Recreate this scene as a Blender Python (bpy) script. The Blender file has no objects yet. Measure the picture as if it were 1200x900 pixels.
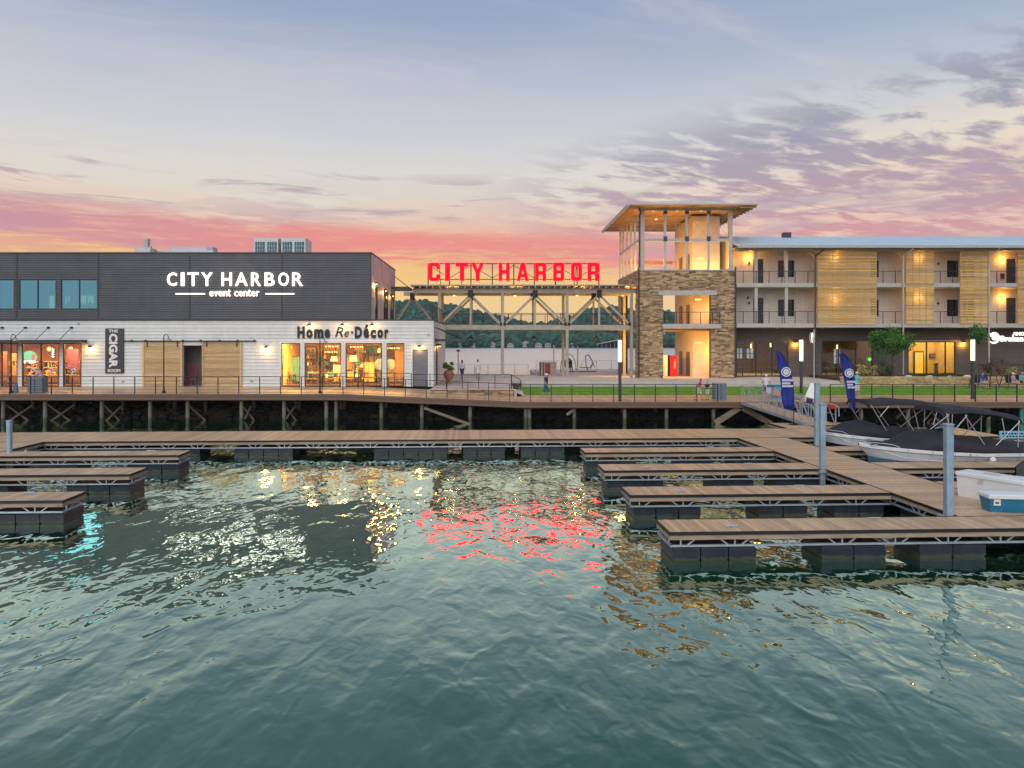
import bpy, math, random
import numpy as np
from mathutils import Vector, Matrix, Euler
R = math.radians
rnd = random.Random(7)
SC = bpy.context.scene
COL = SC.collection

# ------------------------------------------------------------------ camera
CAMZ = 5.05
cam_d = bpy.data.cameras.new('camera'); cam = bpy.data.objects.new('camera', cam_d); COL.objects.link(cam)
cam.location = (0, 0, CAMZ); cam.rotation_euler = (R(90), 0, 0)
cam_d.sensor_width = 36; cam_d.lens = 24
cam_d.shift_x = 20/1200; cam_d.shift_y = -49/1200
cam_d.clip_start = 0.1; cam_d.clip_end = 6000
SC.camera = cam
# ------------------------------------------------------------------ render look
SC.view_settings.view_transform = 'Standard'; SC.view_settings.look = 'None'
SC.view_settings.exposure = 0.0; SC.view_settings.gamma = 1.0
SC.render.engine = 'CYCLES'
SC.cycles.use_denoising = True
SC.cycles.max_bounces = 6; SC.cycles.diffuse_bounces = 3; SC.cycles.glossy_bounces = 3
SC.cycles.transparent_max_bounces = 8; SC.cycles.transmission_bounces = 4
SC.cycles.sample_clamp_indirect = 6
SC.cycles.caustics_reflective = False; SC.cycles.caustics_refractive = False

def lin(r, g, b):
    f = lambda c: (c/255/12.92) if c/255 <= 0.04045 else ((c/255+0.055)/1.055)**2.4
    return (f(r), f(g), f(b), 1)

# ------------------------------------------------------------------ sky
SUN_EL, SUN_AZ = R(38), R(195)      # soft dusk skylight comes from behind the camera
world = bpy.data.worlds.new('World'); SC.world = world; world.use_nodes = True
def make_world():
    nt = world.node_tree; N = nt.nodes; L = nt.links; N.clear()
    def nd(t, **k):
        n = N.new(t)
        for a, v in k.items(): setattr(n, a, v)
        return n
    def mth(op, a, b=None, c=None, clamp=False):
        n = nd('ShaderNodeMath', operation=op); n.use_clamp = clamp
        for i, v in enumerate((a, b, c)):
            if v is None: continue
            if isinstance(v, (int, float)): n.inputs[i].default_value = v
            else: L.new(v, n.inputs[i])
        return n.outputs[0]
    def mix(f, a, b, mode='MIX'):
        n = nd('ShaderNodeMix', data_type='RGBA', blend_type=mode)
        for s, v in ((n.inputs[0], f), (n.inputs[6], a), (n.inputs[7], b)):
            if isinstance(v, (int, float)): s.default_value = v
            elif isinstance(v, tuple): s.default_value = v
            else: L.new(v, s)
        return n.outputs[2]
    def ramp(f, pts, interp='LINEAR'):
        n = nd('ShaderNodeValToRGB'); n.color_ramp.interpolation = interp
        e = n.color_ramp.elements
        while len(e) < len(pts): e.new(0.5)
        for i, (p, c) in enumerate(pts): e[i].position = p; e[i].color = c
        L.new(f, n.inputs[0]); return n.outputs[0]
    def sstep(x, a, b):
        n = nd('ShaderNodeMapRange', interpolation_type='SMOOTHSTEP')
        L.new(x, n.inputs[0]); n.inputs[1].default_value = a; n.inputs[2].default_value = b
        return n.outputs[0]
    def noise(vec, scale, detail=5, rough=0.55, dist=0.0):
        n = nd('ShaderNodeTexNoise'); L.new(vec, n.inputs['Vector'])
        n.inputs['Scale'].default_value = scale; n.inputs['Detail'].default_value = detail
        n.inputs['Roughness'].default_value = rough; n.inputs['Distortion'].default_value = dist
        return n.outputs[0]
    def comb(x, y, z):
        n = nd('ShaderNodeCombineXYZ')
        for i, v in enumerate((x, y, z)):
            if isinstance(v, (int, float)): n.inputs[i].default_value = v
            else: L.new(v, n.inputs[i])
        return n.outputs[0]
    tc = nd('ShaderNodeTexCoord'); sep = nd('ShaderNodeSeparateXYZ'); L.new(tc.outputs['Generated'], sep.inputs[0])
    x, y, z = sep.outputs
    az = mth('ARCTAN2', x, y)                       # 0 straight ahead, + to the right
    zz = mth('MAXIMUM', z, 0.0)
    # low frequency wobble of the bands
    wob = noise(comb(mth('MULTIPLY', az, 2.0), mth('MULTIPLY', zz, 9.0), 0.3), 1.6, 3)
    zw = mth('ADD', zz, mth('MULTIPLY', mth('SUBTRACT', wob, 0.5), 0.045))
    sunset = ramp(zw, [(0.0, lin(250, 206, 150)), (0.06, lin(252, 210, 138)), (0.10, lin(251, 200, 118)),
        (0.125, lin(248, 192, 128)), (0.15, lin(244, 186, 150)), (0.18, lin(234, 208, 188)), (0.205, lin(229, 217, 202)),
        (0.24, lin(223, 218, 211)), (0.285, lin(208, 209, 213)), (0.34, lin(192, 197, 209)), (0.43, lin(156, 170, 197)),
        (0.60, lin(134, 151, 184)), (1.0, lin(112, 135, 178))])
    right = ramp(zw, [(0.0, lin(246, 212, 170)), (0.10, lin(244, 208, 172)), (0.15, lin(238, 200, 182)),
        (0.20, lin(240, 212, 190)), (0.25, lin(236, 222, 204)), (0.30, lin(206, 208, 211)), (0.37, lin(170, 183, 204)),
        (0.45, lin(152, 166, 194)), (0.60, lin(132, 148, 182)), (1.0, lin(112, 135, 178))])
    back = ramp(zw, [(0.0, lin(196, 190, 205)), (0.12, lin(214, 196, 204)), (0.25, lin(196, 200, 214)), (0.5, lin(160, 178, 206)), (1.0, lin(112, 135, 178))])
    sky = mix(sstep(az, 0.10, 0.55), sunset, right)
    sky = mix(sstep(y, 0.35, -0.5), sky, back)
    # ---- cloud field on a plane overhead
    inv = mth('DIVIDE', 1.0, mth('ADD', zz, 0.10))
    cu, cv = mth('MULTIPLY', x, inv), mth('MULTIPLY', y, inv)
    cu2 = mth('ADD', mth('MULTIPLY', cu, 0.86), mth('MULTIPLY', cv, 0.30))
    cv2 = mth('SUBTRACT', mth('MULTIPLY', cv, 1.0), mth('MULTIPLY', cu, 0.34))
    p1 = comb(mth('MULTIPLY', cu2, 1.0), mth('MULTIPLY', cv2, 1.9), 0.0)
    n1 = noise(p1, 4.6, 8, 0.60, 0.35)
    n2 = noise(comb(mth('ADD', cu2, 5.3), mth('MULTIPLY', cv2, 1.5), 2.0), 1.1, 3, 0.5)
    cl = mth('ADD', n1, mth('MULTIPLY', mth('SUBTRACT', n2, 0.5), 0.75))
    alto = sstep(cl, 0.38, 0.56)
    # altocumulus sheet: strong to the right between 8 and 20 degrees, thins out above
    band = mth('MULTIPLY', sstep(zz, 0.075, 0.13), sstep(mth('SUBTRACT', zz, mth('MULTIPLY', az, 0.16)), 0.285, 0.20))
    amt = mth('ADD', 0.10, mth('MULTIPLY', sstep(az, -0.06, 0.22), 0.85))
    amt = mth('ADD', amt, mth('MULTIPLY', sstep(az, -0.14, -0.34), 0.62))
    f_alto = mth('MULTIPLY', mth('MULTIPLY', alto, band), amt)
    ccol = ramp(zz, [(0.0, lin(238, 150, 120)), (0.15, lin(212, 150, 156)), (0.20, lin(184, 156, 166)), (0.26, lin(160, 156, 172)), (0.40, lin(158, 161, 180))])
    sky = mix(f_alto, sky, ccol)
    # long pink-lilac stratus bank over the sunset, thicker to the left
    st = mth('ADD', mth('MULTIPLY', noise(comb(mth('MULTIPLY', az, 1.6), mth('MULTIPLY', zz, 26.0), 0.0), 1.7, 7, 0.58, 0.3), 0.42), mth('MULTIPLY', noise(comb(mth('MULTIPLY', az, 5.0), mth('MULTIPLY', zz, 48.0), 7.0), 2.2, 9, 0.70, 0.6), 0.58))
    edge = mth('ADD', zz, mth('MULTIPLY', az, 0.030))
    sband = mth('MULTIPLY', sstep(edge, 0.100, 0.116), sstep(edge, 0.172, 0.142))
    f_st = mth('MULTIPLY', mth('MULTIPLY', sstep(mth('ADD', st, mth('MULTIPLY', sband, 0.15)), 0.50, 0.66), sband), sstep(az, 0.42, 0.10))
    pink = mix(sstep(az, -0.75, -0.15), lin(198, 146, 160), lin(238, 138, 128))
    sky = mix(mth('MULTIPLY', f_st, 0.95), sky, pink)
    # small flat mauve streaks, and long low bands to the right
    fl = noise(comb(mth('MULTIPLY', az, 4.2), mth('MULTIPLY', zz, 44.0), 11.0), 1.3, 7, 0.60, 0.5)
    fa = mth('MULTIPLY', mth('MULTIPLY', sstep(zz, 0.165, 0.185), sstep(zz, 0.245, 0.215)), sstep(az, 0.10, -0.05))
    sky = mix(mth('MULTIPLY', mth('MULTIPLY', sstep(fl, 0.535, 0.64), fa), 0.75), sky, lin(182, 158, 168))
    fb = mth('MULTIPLY', mth('MULTIPLY', sstep(zz, 0.085, 0.115), sstep(zz, 0.24, 0.18)), sstep(az, 0.12, 0.24))
    sky = mix(mth('MULTIPLY', mth('MULTIPLY', sstep(fl, 0.44, 0.60), fb), 0.70), sky, mix(sstep(zz, 0.11, 0.19), lin(214, 156, 160), lin(176, 158, 174)))
    # thin high veil
    ve = noise(comb(mth('MULTIPLY', cu2, 0.7), mth('MULTIPLY', cv2, 2.0), 4.0), 1.5, 8, 0.64, 0.8)
    f_ve = mth('MULTIPLY', mth('MULTIPLY', sstep(ve, 0.46, 0.72), sstep(zz, 0.20, 0.28)), 0.42)
    sky = mix(f_ve, sky, lin(212, 206, 211))
    # physical sky for the part of the light that the gradient leaves out
    ns = nd('ShaderNodeTexSky'); ns.sky_type = 'NISHITA'; ns.sun_disc = False
    ns.sun_elevation = SUN_EL; ns.sun_rotation = SUN_AZ
    bg1 = nd('ShaderNodeBackground'); L.new(sky, bg1.inputs[0]); bg1.inputs[1].default_value = 0.97
    bg2 = nd('ShaderNodeBackground'); L.new(ns.outputs[0], bg2.inputs[0]); bg2.inputs[1].default_value = 0.006
    ad = nd('ShaderNodeAddShader'); L.new(bg1.outputs[0], ad.inputs[0]); L.new(bg2.outputs[0], ad.inputs[1])
    out = nd('ShaderNodeOutputWorld'); L.new(ad.outputs[0], out.inputs[0])
make_world()
sun_d = bpy.data.lights.new('sun', 'SUN'); sun_o = bpy.data.objects.new('sun', sun_d); COL.objects.link(sun_o)
sun_d.energy = 1.8; sun_d.angle = R(70); sun_d.color = (1.0, 0.95, 0.90)
dv = Vector((math.sin(SUN_AZ)*math.cos(SUN_EL), math.cos(SUN_AZ)*math.cos(SUN_EL), math.sin(SUN_EL)))
sun_o.rotation_euler = (-dv).to_track_quat('-Z', 'Y').to_euler(); sun_o.location = dv*200

# ------------------------------------------------------------------ helpers
CX, CY, FF = 580, 401, 800
def wx(px, D): return (px-CX)*D/FF
def wz(py, D): return CAMZ-(py-CY)*D/FF
BASE = {}
class MB:
    """collects polygons, then links them as one mesh object"""
    def __init__(s, xf=None): s.v = []; s.f = []; s.m = []; s.sm = []; s.xf = xf; s.cm = 0
    def add(s, vs, fs, smooth=False):
        b = len(s.v)
        s.v += [tuple(s.xf(*p)) if s.xf else tuple(p) for p in vs]
        for f in fs: s.f.append(tuple(b+i for i in f)); s.m.append(s.cm); s.sm.append(smooth)
        return s
    def box(s, x0, x1, y0, y1, z0, z1):
        return s.add([(x0,y0,z0),(x1,y0,z0),(x1,y1,z0),(x0,y1,z0),(x0,y0,z1),(x1,y0,z1),(x1,y1,z1),(x0,y1,z1)],
            [(0,3,2,1),(4,5,6,7),(0,1,5,4),(1,2,6,5),(2,3,7,6),(3,0,4,7)])
    def cbox(s, x0, x1, y0, y1, z0, z1, c):
        """box with chamfered vertical and top edges"""
        def ring(e, z): return [(x0+e,y0,z),(x1-e,y0,z),(x1,y0+e,z),(x1,y1-e,z),(x1-e,y1,z),(x0+e,y1,z),(x0,y1-e,z),(x0,y0+e,z)]
        r0 = ring(c, z0); r1 = ring(c, z1-c); r2 = [(min(max(a, x0+c), x1-c), min(max(b, y0+c), y1-c), z1) for a, b, _ in ring(c, z1)]
        return s.loft([r0, r1, r2], True, True)
    def quad(s, a, b, c, d): return s.add([a, b, c, d], [(0,1,2,3)])
    def loft(s, rings, cap0=False, cap1=False, closed=True, smooth=False):
        n = len(rings[0]); vs = [p for r in rings for p in r]; fs = []
        for i in range(len(rings)-1):
            for j in range(n if closed else n-1):
                k = (j+1) % n
                fs.append((i*n+j, i*n+k, (i+1)*n+k, (i+1)*n+j))
        s.add(vs, fs, smooth)
        if cap0: s.add(rings[0], [tuple(reversed(range(n)))])
        if cap1: s.add(rings[-1], [tuple(range(n))])
        return s
    def tube(s, p, q, r, n=8, r2=None, smooth=True, caps=True):
        p, q = Vector(p), Vector(q); d = (q-p)
        if d.length < 1e-6: return s
        d.normalize(); a = d.orthogonal().normalized(); b = d.cross(a); r2 = r if r2 is None else r2
        R1 = [p+(a*math.cos(t)+b*math.sin(t))*r for t in [2*math.pi*i/n for i in range(n)]]
        R2 = [q+(a*math.cos(t)+b*math.sin(t))*r2 for t in [2*math.pi*i/n for i in range(n)]]
        return s.loft([R1, R2], caps, caps, True, smooth)
    def path(s, pts, r, n=6):
        for a, b in zip(pts, pts[1:]): s.tube(a, b, r, n)
        return s
    def beam(s, p, q, w, h):
        """rectangular bar, w horizontal, h in the vertical plane"""
        p, q = Vector(p), Vector(q); d = (q-p).normalized()
        side = d.cross(Vector((0,0,1)))
        side = Vector((1,0,0)) if side.length < 1e-4 else side.normalized()
        up = side.cross(d).normalized(); o = [(-w/2,-h/2),(w/2,-h/2),(w/2,h/2),(-w/2,h/2)]
        return s.loft([[p+side*i+up*j for i, j in o], [q+side*i+up*j for i, j in o]], True, True)
    def lathe(s, prof, c=(0,0,0), n=16, smooth=True):
        rings = [[(c[0]+r*math.cos(2*math.pi*i/n), c[1]+r*math.sin(2*math.pi*i/n), c[2]+z) for i in range(n)] for r, z in prof]
        return s.loft(rings, True, True, True, smooth)
    def ell(s, c, rx, ry, rz, nu=10, nv=6):
        rings = []
        for j in range(nv+1):
            t = -math.pi/2+math.pi*j/nv; k = max(math.cos(t), 0.02)
            rings.append([(c[0]+rx*k*math.cos(2*math.pi*i/nu), c[1]+ry*k*math.sin(2*math.pi*i/nu), c[2]+rz*math.sin(t)) for i in range(nu)])
        return s.loft(rings, True, True, True, True)
    def poly(s, pts, y0, y1):
        """outline in x,z extruded from y0 (front) to y1"""
        n = len(pts); a = [(x, y0, z) for x, z in pts]; b = [(x, y1, z) for x, z in pts]
        s.add(a, [tuple(range(n))]); s.add(b, [tuple(reversed(range(n)))])
        return s.add(a+b, [(i, i+n, (i+1) % n+n, (i+1) % n) for i in range(n)])
    def mesh(s, name, mats, off=(0,0,0)):
        me = bpy.data.meshes.new(name)
        me.from_pydata([(x-off[0], y-off[1], z-off[2]) for x, y, z in s.v], [], s.f)
        for m in (mats if isinstance(mats, (list, tuple)) else [mats]): me.materials.append(m)
        me.polygons.foreach_set('material_index', s.m); me.polygons.foreach_set('use_smooth', s.sm)
        me.update(); return me
    def build(s, name, mats, parent=None, kind=None, label=None, cat=None, group=None, base=None):
        off = BASE.get(parent.name, (0,0,0)) if parent else (base or (0,0,0))
        o = bpy.data.objects.new(name, s.mesh(name, mats, off)); COL.objects.link(o)
        if parent: o.parent = parent; BASE[o.name] = off
        elif base: o.location = base; BASE[o.name] = base
        tag(o, label, cat, group, kind); return o
def tag(o, label=None, cat=None, group=None, kind=None):
    for k, v in (('label', label), ('category', cat), ('group', group), ('kind', kind)):
        if v: o[k] = v
    return o
def thing(name, label, cat, loc=(0,0,0), group=None, rot=0.0, frame=0.0):
    """an Empty at the base of a thing; parts given in world (or dock-frame) coordinates are offset to it"""
    o = bpy.data.objects.new(name, None); COL.objects.link(o); o.empty_display_size = 0.2
    c, s_ = math.cos(frame), math.sin(frame)
    o.location = (loc[0]*c-loc[1]*s_, loc[0]*s_+loc[1]*c, loc[2]); o.rotation_euler = (0, 0, rot+frame)
    BASE[o.name] = tuple(loc) if not rot else (0,0,0)
    return tag(o, label, cat, group)
def piece(name, me, parent, loc, rot=(0,0,0), label=None):
    """one more object on shared mesh data; loc in the coordinates the parent was built in"""
    o = bpy.data.objects.new(name, me); COL.objects.link(o); o.parent = parent
    b = BASE.get(parent.name, (0,0,0)); o.location = (loc[0]-b[0], loc[1]-b[1], loc[2]-b[2]); o.rotation_euler = rot
    if label: o['label'] = label
    return o
def dup(root, loc, rotz=None, label=None, name=None):
    """copy a thing with its parts and sub-parts"""
    r = root.copy(); COL.objects.link(r); r.location = loc
    if rotz is not None: r.rotation_euler = (0, 0, rotz)
    if label: r['label'] = label
    for ch in root.children:
        c = ch.copy(); COL.objects.link(c); c.parent = r
        for g in ch.children:
            d = g.copy(); COL.objects.link(d); d.parent = c
    return r
def lamp(name, kind, loc, energy, color, parent=None, size=0.1, spot=None, rot=None, blend=0.6):
    d = bpy.data.lights.new(name, kind); d.energy = energy; d.color = color
    if kind == 'AREA': d.size = size
    else: d.shadow_soft_size = size
    if spot: d.spot_size = spot; d.spot_blend = blend
    o = bpy.data.objects.new(name, d); COL.objects.link(o)
    b = (0,0,0)
    if parent: o.parent = parent; b = BASE.get(parent.name, (0,0,0))
    o.location = (loc[0]-b[0], loc[1]-b[1], loc[2]-b[2])
    if rot: o.rotation_euler = rot
    return o

# ------------------------------------------------------------------ materials
def M(name, col, rough=0.6, metal=0.0, var=0.12, vscale=3.0, bump=0.0, bscale=30.0, island=0.0, stretch=None, spec=None,
      emit=None, estr=0.0, hue=0.0, dirt=0.0, objrand=0.0, streak=0.0):
    m = bpy.data.materials.new(name); m.use_nodes = True; nt = m.node_tree; N, L = nt.nodes, nt.links
    b = N['Principled BSDF']; b.inputs['Roughness'].default_value = rough; b.inputs['Metallic'].default_value = metal
    if spec is not None: b.inputs['Specular IOR Level'].default_value = spec
    c4 = (*col[:3], 1); b.inputs['Base Color'].default_value = c4
    if emit: b.inputs['Emission Color'].default_value = (*emit[:3], 1); b.inputs['Emission Strength'].default_value = estr
    if var or island or bump or objrand or dirt:
        tc = N.new('ShaderNodeNewGeometry'); mp = N.new('ShaderNodeMapping'); L.new(tc.outputs['Position'], mp.inputs[0])
        if stretch: mp.inputs['Scale'].default_value = stretch
        nz = N.new('ShaderNodeTexNoise'); L.new(mp.outputs[0], nz.inputs['Vector'])
        nz.inputs['Scale'].default_value = vscale; nz.inputs['Detail'].default_value = 6; nz.inputs['Roughness'].default_value = 0.62
        mr = N.new('ShaderNodeMapRange'); L.new(nz.outputs[0], mr.inputs[0])
        mr.inputs[1].default_value = 0.25; mr.inputs[2].default_value = 0.75; mr.inputs[3].default_value = 1-var*1.6; mr.inputs[4].default_value = 1+var*1.2
        val = mr.outputs[0]
        def mul(a, src, amp):
            r = N.new('ShaderNodeMapRange'); L.new(src, r.inputs[0]); r.inputs[3].default_value = 1-amp; r.inputs[4].default_value = 1+amp
            k = N.new('ShaderNodeMath'); k.operation = 'MULTIPLY'; L.new(a, k.inputs[0]); L.new(r.outputs[0], k.inputs[1]); return k.outputs[0]
        if island: val = mul(val, tc.outputs['Random Per Island'], island)
        if streak:
            ms = N.new('ShaderNodeMapping'); L.new(tc.outputs['Position'], ms.inputs[0]); ms.inputs['Scale'].default_value = (5, 5, 0.22)
            ns = N.new('ShaderNodeTexNoise'); L.new(ms.outputs[0], ns.inputs['Vector']); ns.inputs['Scale'].default_value = 1.3; ns.inputs['Detail'].default_value = 6
            rs = N.new('ShaderNodeMapRange'); L.new(ns.outputs[0], rs.inputs[0]); rs.inputs[1].default_value = 0.3; rs.inputs[2].default_value = 0.7
            val = mul(val, rs.outputs[0], streak)
        if objrand:
            oi = N.new('ShaderNodeObjectInfo'); val = mul(val, oi.outputs['Random'], objrand)
        hs = N.new('ShaderNodeHueSaturation'); hs.inputs['Color'].default_value = c4; L.new(val, hs.inputs['Value'])
        if hue:
            w = N.new('ShaderNodeTexWhiteNoise'); w.noise_dimensions = '1D'; L.new(tc.outputs['Random Per Island'], w.inputs['W'])
            r = N.new('ShaderNodeMapRange'); L.new(w.outputs[0], r.inputs[0]); r.inputs[3].default_value = 0.5-hue; r.inputs[4].default_value = 0.5+hue
            L.new(r.outputs[0], hs.inputs['Hue'])
        colo = hs.outputs[0]
        if dirt:
            n2 = N.new('ShaderNodeTexNoise'); L.new(tc.outputs['Position'], n2.inputs['Vector']); n2.inputs['Scale'].default_value = 0.7; n2.inputs['Detail'].default_value = 8
            n2.inputs['Roughness'].default_value = 0.7
            r = N.new('ShaderNodeMapRange'); L.new(n2.outputs[0], r.inputs[0]); r.inputs[1].default_value = 0.5; r.inputs[2].default_value = 0.75; r.inputs[4].default_value = dirt
            mx = N.new('ShaderNodeMix'); mx.data_type = 'RGBA'; L.new(r.outputs[0], mx.inputs[0]); L.new(colo, mx.inputs[6]); mx.inputs[7].default_value = (0.10, 0.085, 0.06, 1)
            colo = mx.outputs[2]
        L.new(colo, b.inputs['Base Color'])
        if bump:
            n3 = N.new('ShaderNodeTexNoise'); L.new(mp.outputs[0], n3.inputs['Vector']); n3.inputs['Scale'].default_value = bscale; n3.inputs['Detail'].default_value = 4
            bp = N.new('ShaderNodeBump'); bp.inputs['Distance'].default_value = bump; L.new(n3.outputs[0], bp.inputs['Height']); L.new(bp.outputs[0], b.inputs['Normal'])
    return m
def emis(name, col, s):
    m = bpy.data.materials.new(name); m.use_nodes = True; nt = m.node_tree; nt.nodes.clear()
    e = nt.nodes.new('ShaderNodeEmission'); e.inputs[0].default_value = (*col[:3], 1); e.inputs[1].default_value = s
    o = nt.nodes.new('ShaderNodeOutputMaterial'); nt.links.new(e.outputs[0], o.inputs[0]); return m
def clear_glass(name, tint=(0.95, 0.97, 0.96), refl=0.0):
    m = bpy.data.materials.new(name); m.use_nodes = True; nt = m.node_tree; N, L = nt.nodes, nt.links; N.clear()
    t = N.new('ShaderNodeBsdfTransparent'); t.inputs[0].default_value = (*tint, 1)
    g = N.new('ShaderNodeBsdfGlossy'); g.inputs['Roughness'].default_value = 0.02
    lw = N.new('ShaderNodeFresnel'); lw.inputs[0].default_value = 1.5
    a = N.new('ShaderNodeMath'); a.operation = 'ADD'; L.new(lw.outputs[0], a.inputs[0]); a.inputs[1].default_value = refl
    mx = N.new('ShaderNodeMixShader'); L.new(a.outputs[0], mx.inputs[0]); L.new(t.outputs[0], mx.inputs[1]); L.new(g.outputs[0], mx.inputs[2])
    o = N.new('ShaderNodeOutputMaterial'); L.new(mx.outputs[0], o.inputs[0]); return m
def water_mat():
    """dark green body under a mirror whose share follows the Fresnel curve; the open lake beyond the plaza is choppier"""
    m = bpy.data.materials.new('water'); m.use_nodes = True; nt = m.node_tree; N, L = nt.nodes, nt.links; N.clear()
    geo = N.new('ShaderNodeNewGeometry')
    def mth(op, a, b=None, clamp=False):
        n = N.new('ShaderNodeMath'); n.operation = op; n.use_clamp = clamp
        for i, v in enumerate((a, b)):
            if v is None: continue
            if isinstance(v, (int, float)): n.inputs[i].default_value = v
            else: L.new(v, n.inputs[i])
        return n.outputs[0]
    def rng(v, a, b, c, d):
        n = N.new('ShaderNodeMapRange'); n.interpolation_type = 'SMOOTHSTEP'; L.new(v, n.inputs[0])
        for i, q in enumerate((a, b, c, d)): n.inputs[i+1].default_value = q
        return n.outputs[0]
    def layer(sc, rot, scale, detail, dist, w):
        mp = N.new('ShaderNodeMapping'); L.new(geo.outputs['Position'], mp.inputs[0])
        mp.inputs['Scale'].default_value = sc; mp.inputs['Rotation'].default_value = (0, 0, R(rot))
        n = N.new('ShaderNodeTexNoise'); L.new(mp.outputs[0], n.inputs['Vector']); n.inputs['Scale'].default_value = scale
        n.inputs['Detail'].default_value = detail; n.inputs['Roughness'].default_value = 0.5; n.inputs['Distortion'].default_value = dist
        return mth('MULTIPLY', n.outputs[0], w)
    sep = N.new('ShaderNodeSeparateXYZ'); L.new(geo.outputs['Position'], sep.inputs[0]); Y = sep.outputs[1]
    swell = layer((1.0, 0.6, 1), 14, 0.42, 0.5, 0.3, 0.055)
    chop = mth('ADD', layer((1.0, 0.52, 1), -12, 1.15, 0.4, 0.7, 0.034), layer((1.0, 0.60, 1), 17, 2.4, 0.8, 0.9, 0.0165))
    fine = layer((1.0, 0.8, 1), 34, 6.0, 0.5, 0.6, 0.0030)
    gust = rng(layer((1, 1, 1), 0, 0.09, 2, 0, 1.0), 0.36, 0.64, 0.62, 1.35)
    h = mth('ADD', swell, mth('MULTIPLY', mth('ADD', chop, fine), gust))
    h = mth('MULTIPLY', h, rng(Y, 64, 110, 1.0, 6.5))
    h = mth('MULTIPLY', h, rng(Y, 9.0, 16.0, 1.45, 0.86))          # livelier outside the shelter of the docks
    bp = N.new('ShaderNodeBump'); bp.inputs['Strength'].default_value = 1.0; bp.inputs['Distance'].default_value = 1.0; L.new(h, bp.inputs['Height'])
    fr = N.new('ShaderNodeFresnel'); fr.inputs[0].default_value = 1.33; L.new(bp.outputs[0], fr.inputs['Normal'])
    fac = mth('MULTIPLY', fr.outputs[0], 3.7, True)
    fac = mth('MAXIMUM', mth('MINIMUM', fac, 0.93), mth('MULTIPLY', rng(Y, 62, 110, 0.0, 0.97), rng(layer((0.12, 1.0, 1), 0, 0.16, 6, 0.3, 1.0), 0.36, 0.66, 0.66, 1.0)))
    tint = N.new('ShaderNodeMix'); tint.data_type = 'RGBA'; L.new(rng(Y, 62, 110, 0, 1), tint.inputs[0])
    tint.inputs[6].default_value = (0.80, 1.0, 0.86, 1); tint.inputs[7].default_value = (0.97, 1.0, 0.97, 1)
    gl = N.new('ShaderNodeBsdfGlossy'); L.new(tint.outputs[2], gl.inputs['Color']); L.new(rng(Y, 62, 140, 0.015, 0.26), gl.inputs['Roughness']); L.new(bp.outputs[0], gl.inputs['Normal'])
    df = N.new('ShaderNodeBsdfDiffuse'); df.inputs['Color'].default_value = (0.011, 0.066, 0.030, 1)
    mx = N.new('ShaderNodeMixShader'); L.new(fac, mx.inputs[0]); L.new(df.outputs[0], mx.inputs[1]); L.new(gl.outputs[0], mx.inputs[2])
    out = N.new('ShaderNodeOutputMaterial'); L.new(mx.outputs[0], out.inputs['Surface'])
    return m

WATER = water_mat()
SIDING = M('white_siding', (0.70, 0.74, 0.715), 0.55, var=0.06, vscale=1.2, island=0.04, dirt=0.14, streak=0.035)
DARKRIB = M('dark_ribbed_metal', (0.105, 0.112, 0.122), 0.45, 0.35, var=0.10, vscale=1.0, objrand=0.10, streak=0.07)
DARKTRIM = M('dark_trim', (0.045, 0.048, 0.052), 0.5, var=0.1)
BLACK = M('black_metal', (0.018, 0.018, 0.020), 0.45, 0.3, var=0.1)
GREYPANEL = M('grey_wall_panel', (0.42, 0.43, 0.44), 0.55, 0.2, var=0.08, vscale=1.0, objrand=0.05)
BRIDGEST = M('bridge_steel', (0.40, 0.365, 0.30), 0.5, 0.1, var=0.12, vscale=2.0, dirt=0.2)
STEEL = M('painted_steel', (0.50, 0.475, 0.42), 0.5, 0.1, var=0.10, vscale=2.0, dirt=0.12)
GALV = M('galvanised_steel', (0.46, 0.53, 0.58), 0.42, 0.5, var=0.14, vscale=5.0, dirt=0.12)
PILEBLUE = M('grey_blue_pile', (0.30, 0.44, 0.54), 0.45, 0.2, var=0.16, vscale=3.0, dirt=0.38, streak=0.12)
DECK = M('deck_board', (0.60, 0.395, 0.215), 0.36, var=0.18, vscale=4.0, island=0.20, stretch=(3, 3, 1), bump=0.002, dirt=0.14)
DECKOBJ = M('deck_plank', (0.60, 0.395, 0.215), 0.36, var=0.2, vscale=5.0, objrand=0.22, stretch=(8, 1.0, 1), bump=0.002, dirt=0.14)
BROWN = M('brown_fascia', (0.185, 0.115, 0.075), 0.6, var=0.14, stretch=(0.4, 3, 3), vscale=3)
FASCIA = M('pale_timber', (0.44, 0.34, 0.23), 0.7, var=0.2, vscale=4, stretch=(0.35, 2, 3), dirt=0.35)
RUBBER = M('rubber_bumper', (0.012, 0.012, 0.016), 0.5, var=0.1)
FLOAT = M('float_tub', (0.013, 0.022, 0.038), 0.45, var=0.35, vscale=3, dirt=0.25)
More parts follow.
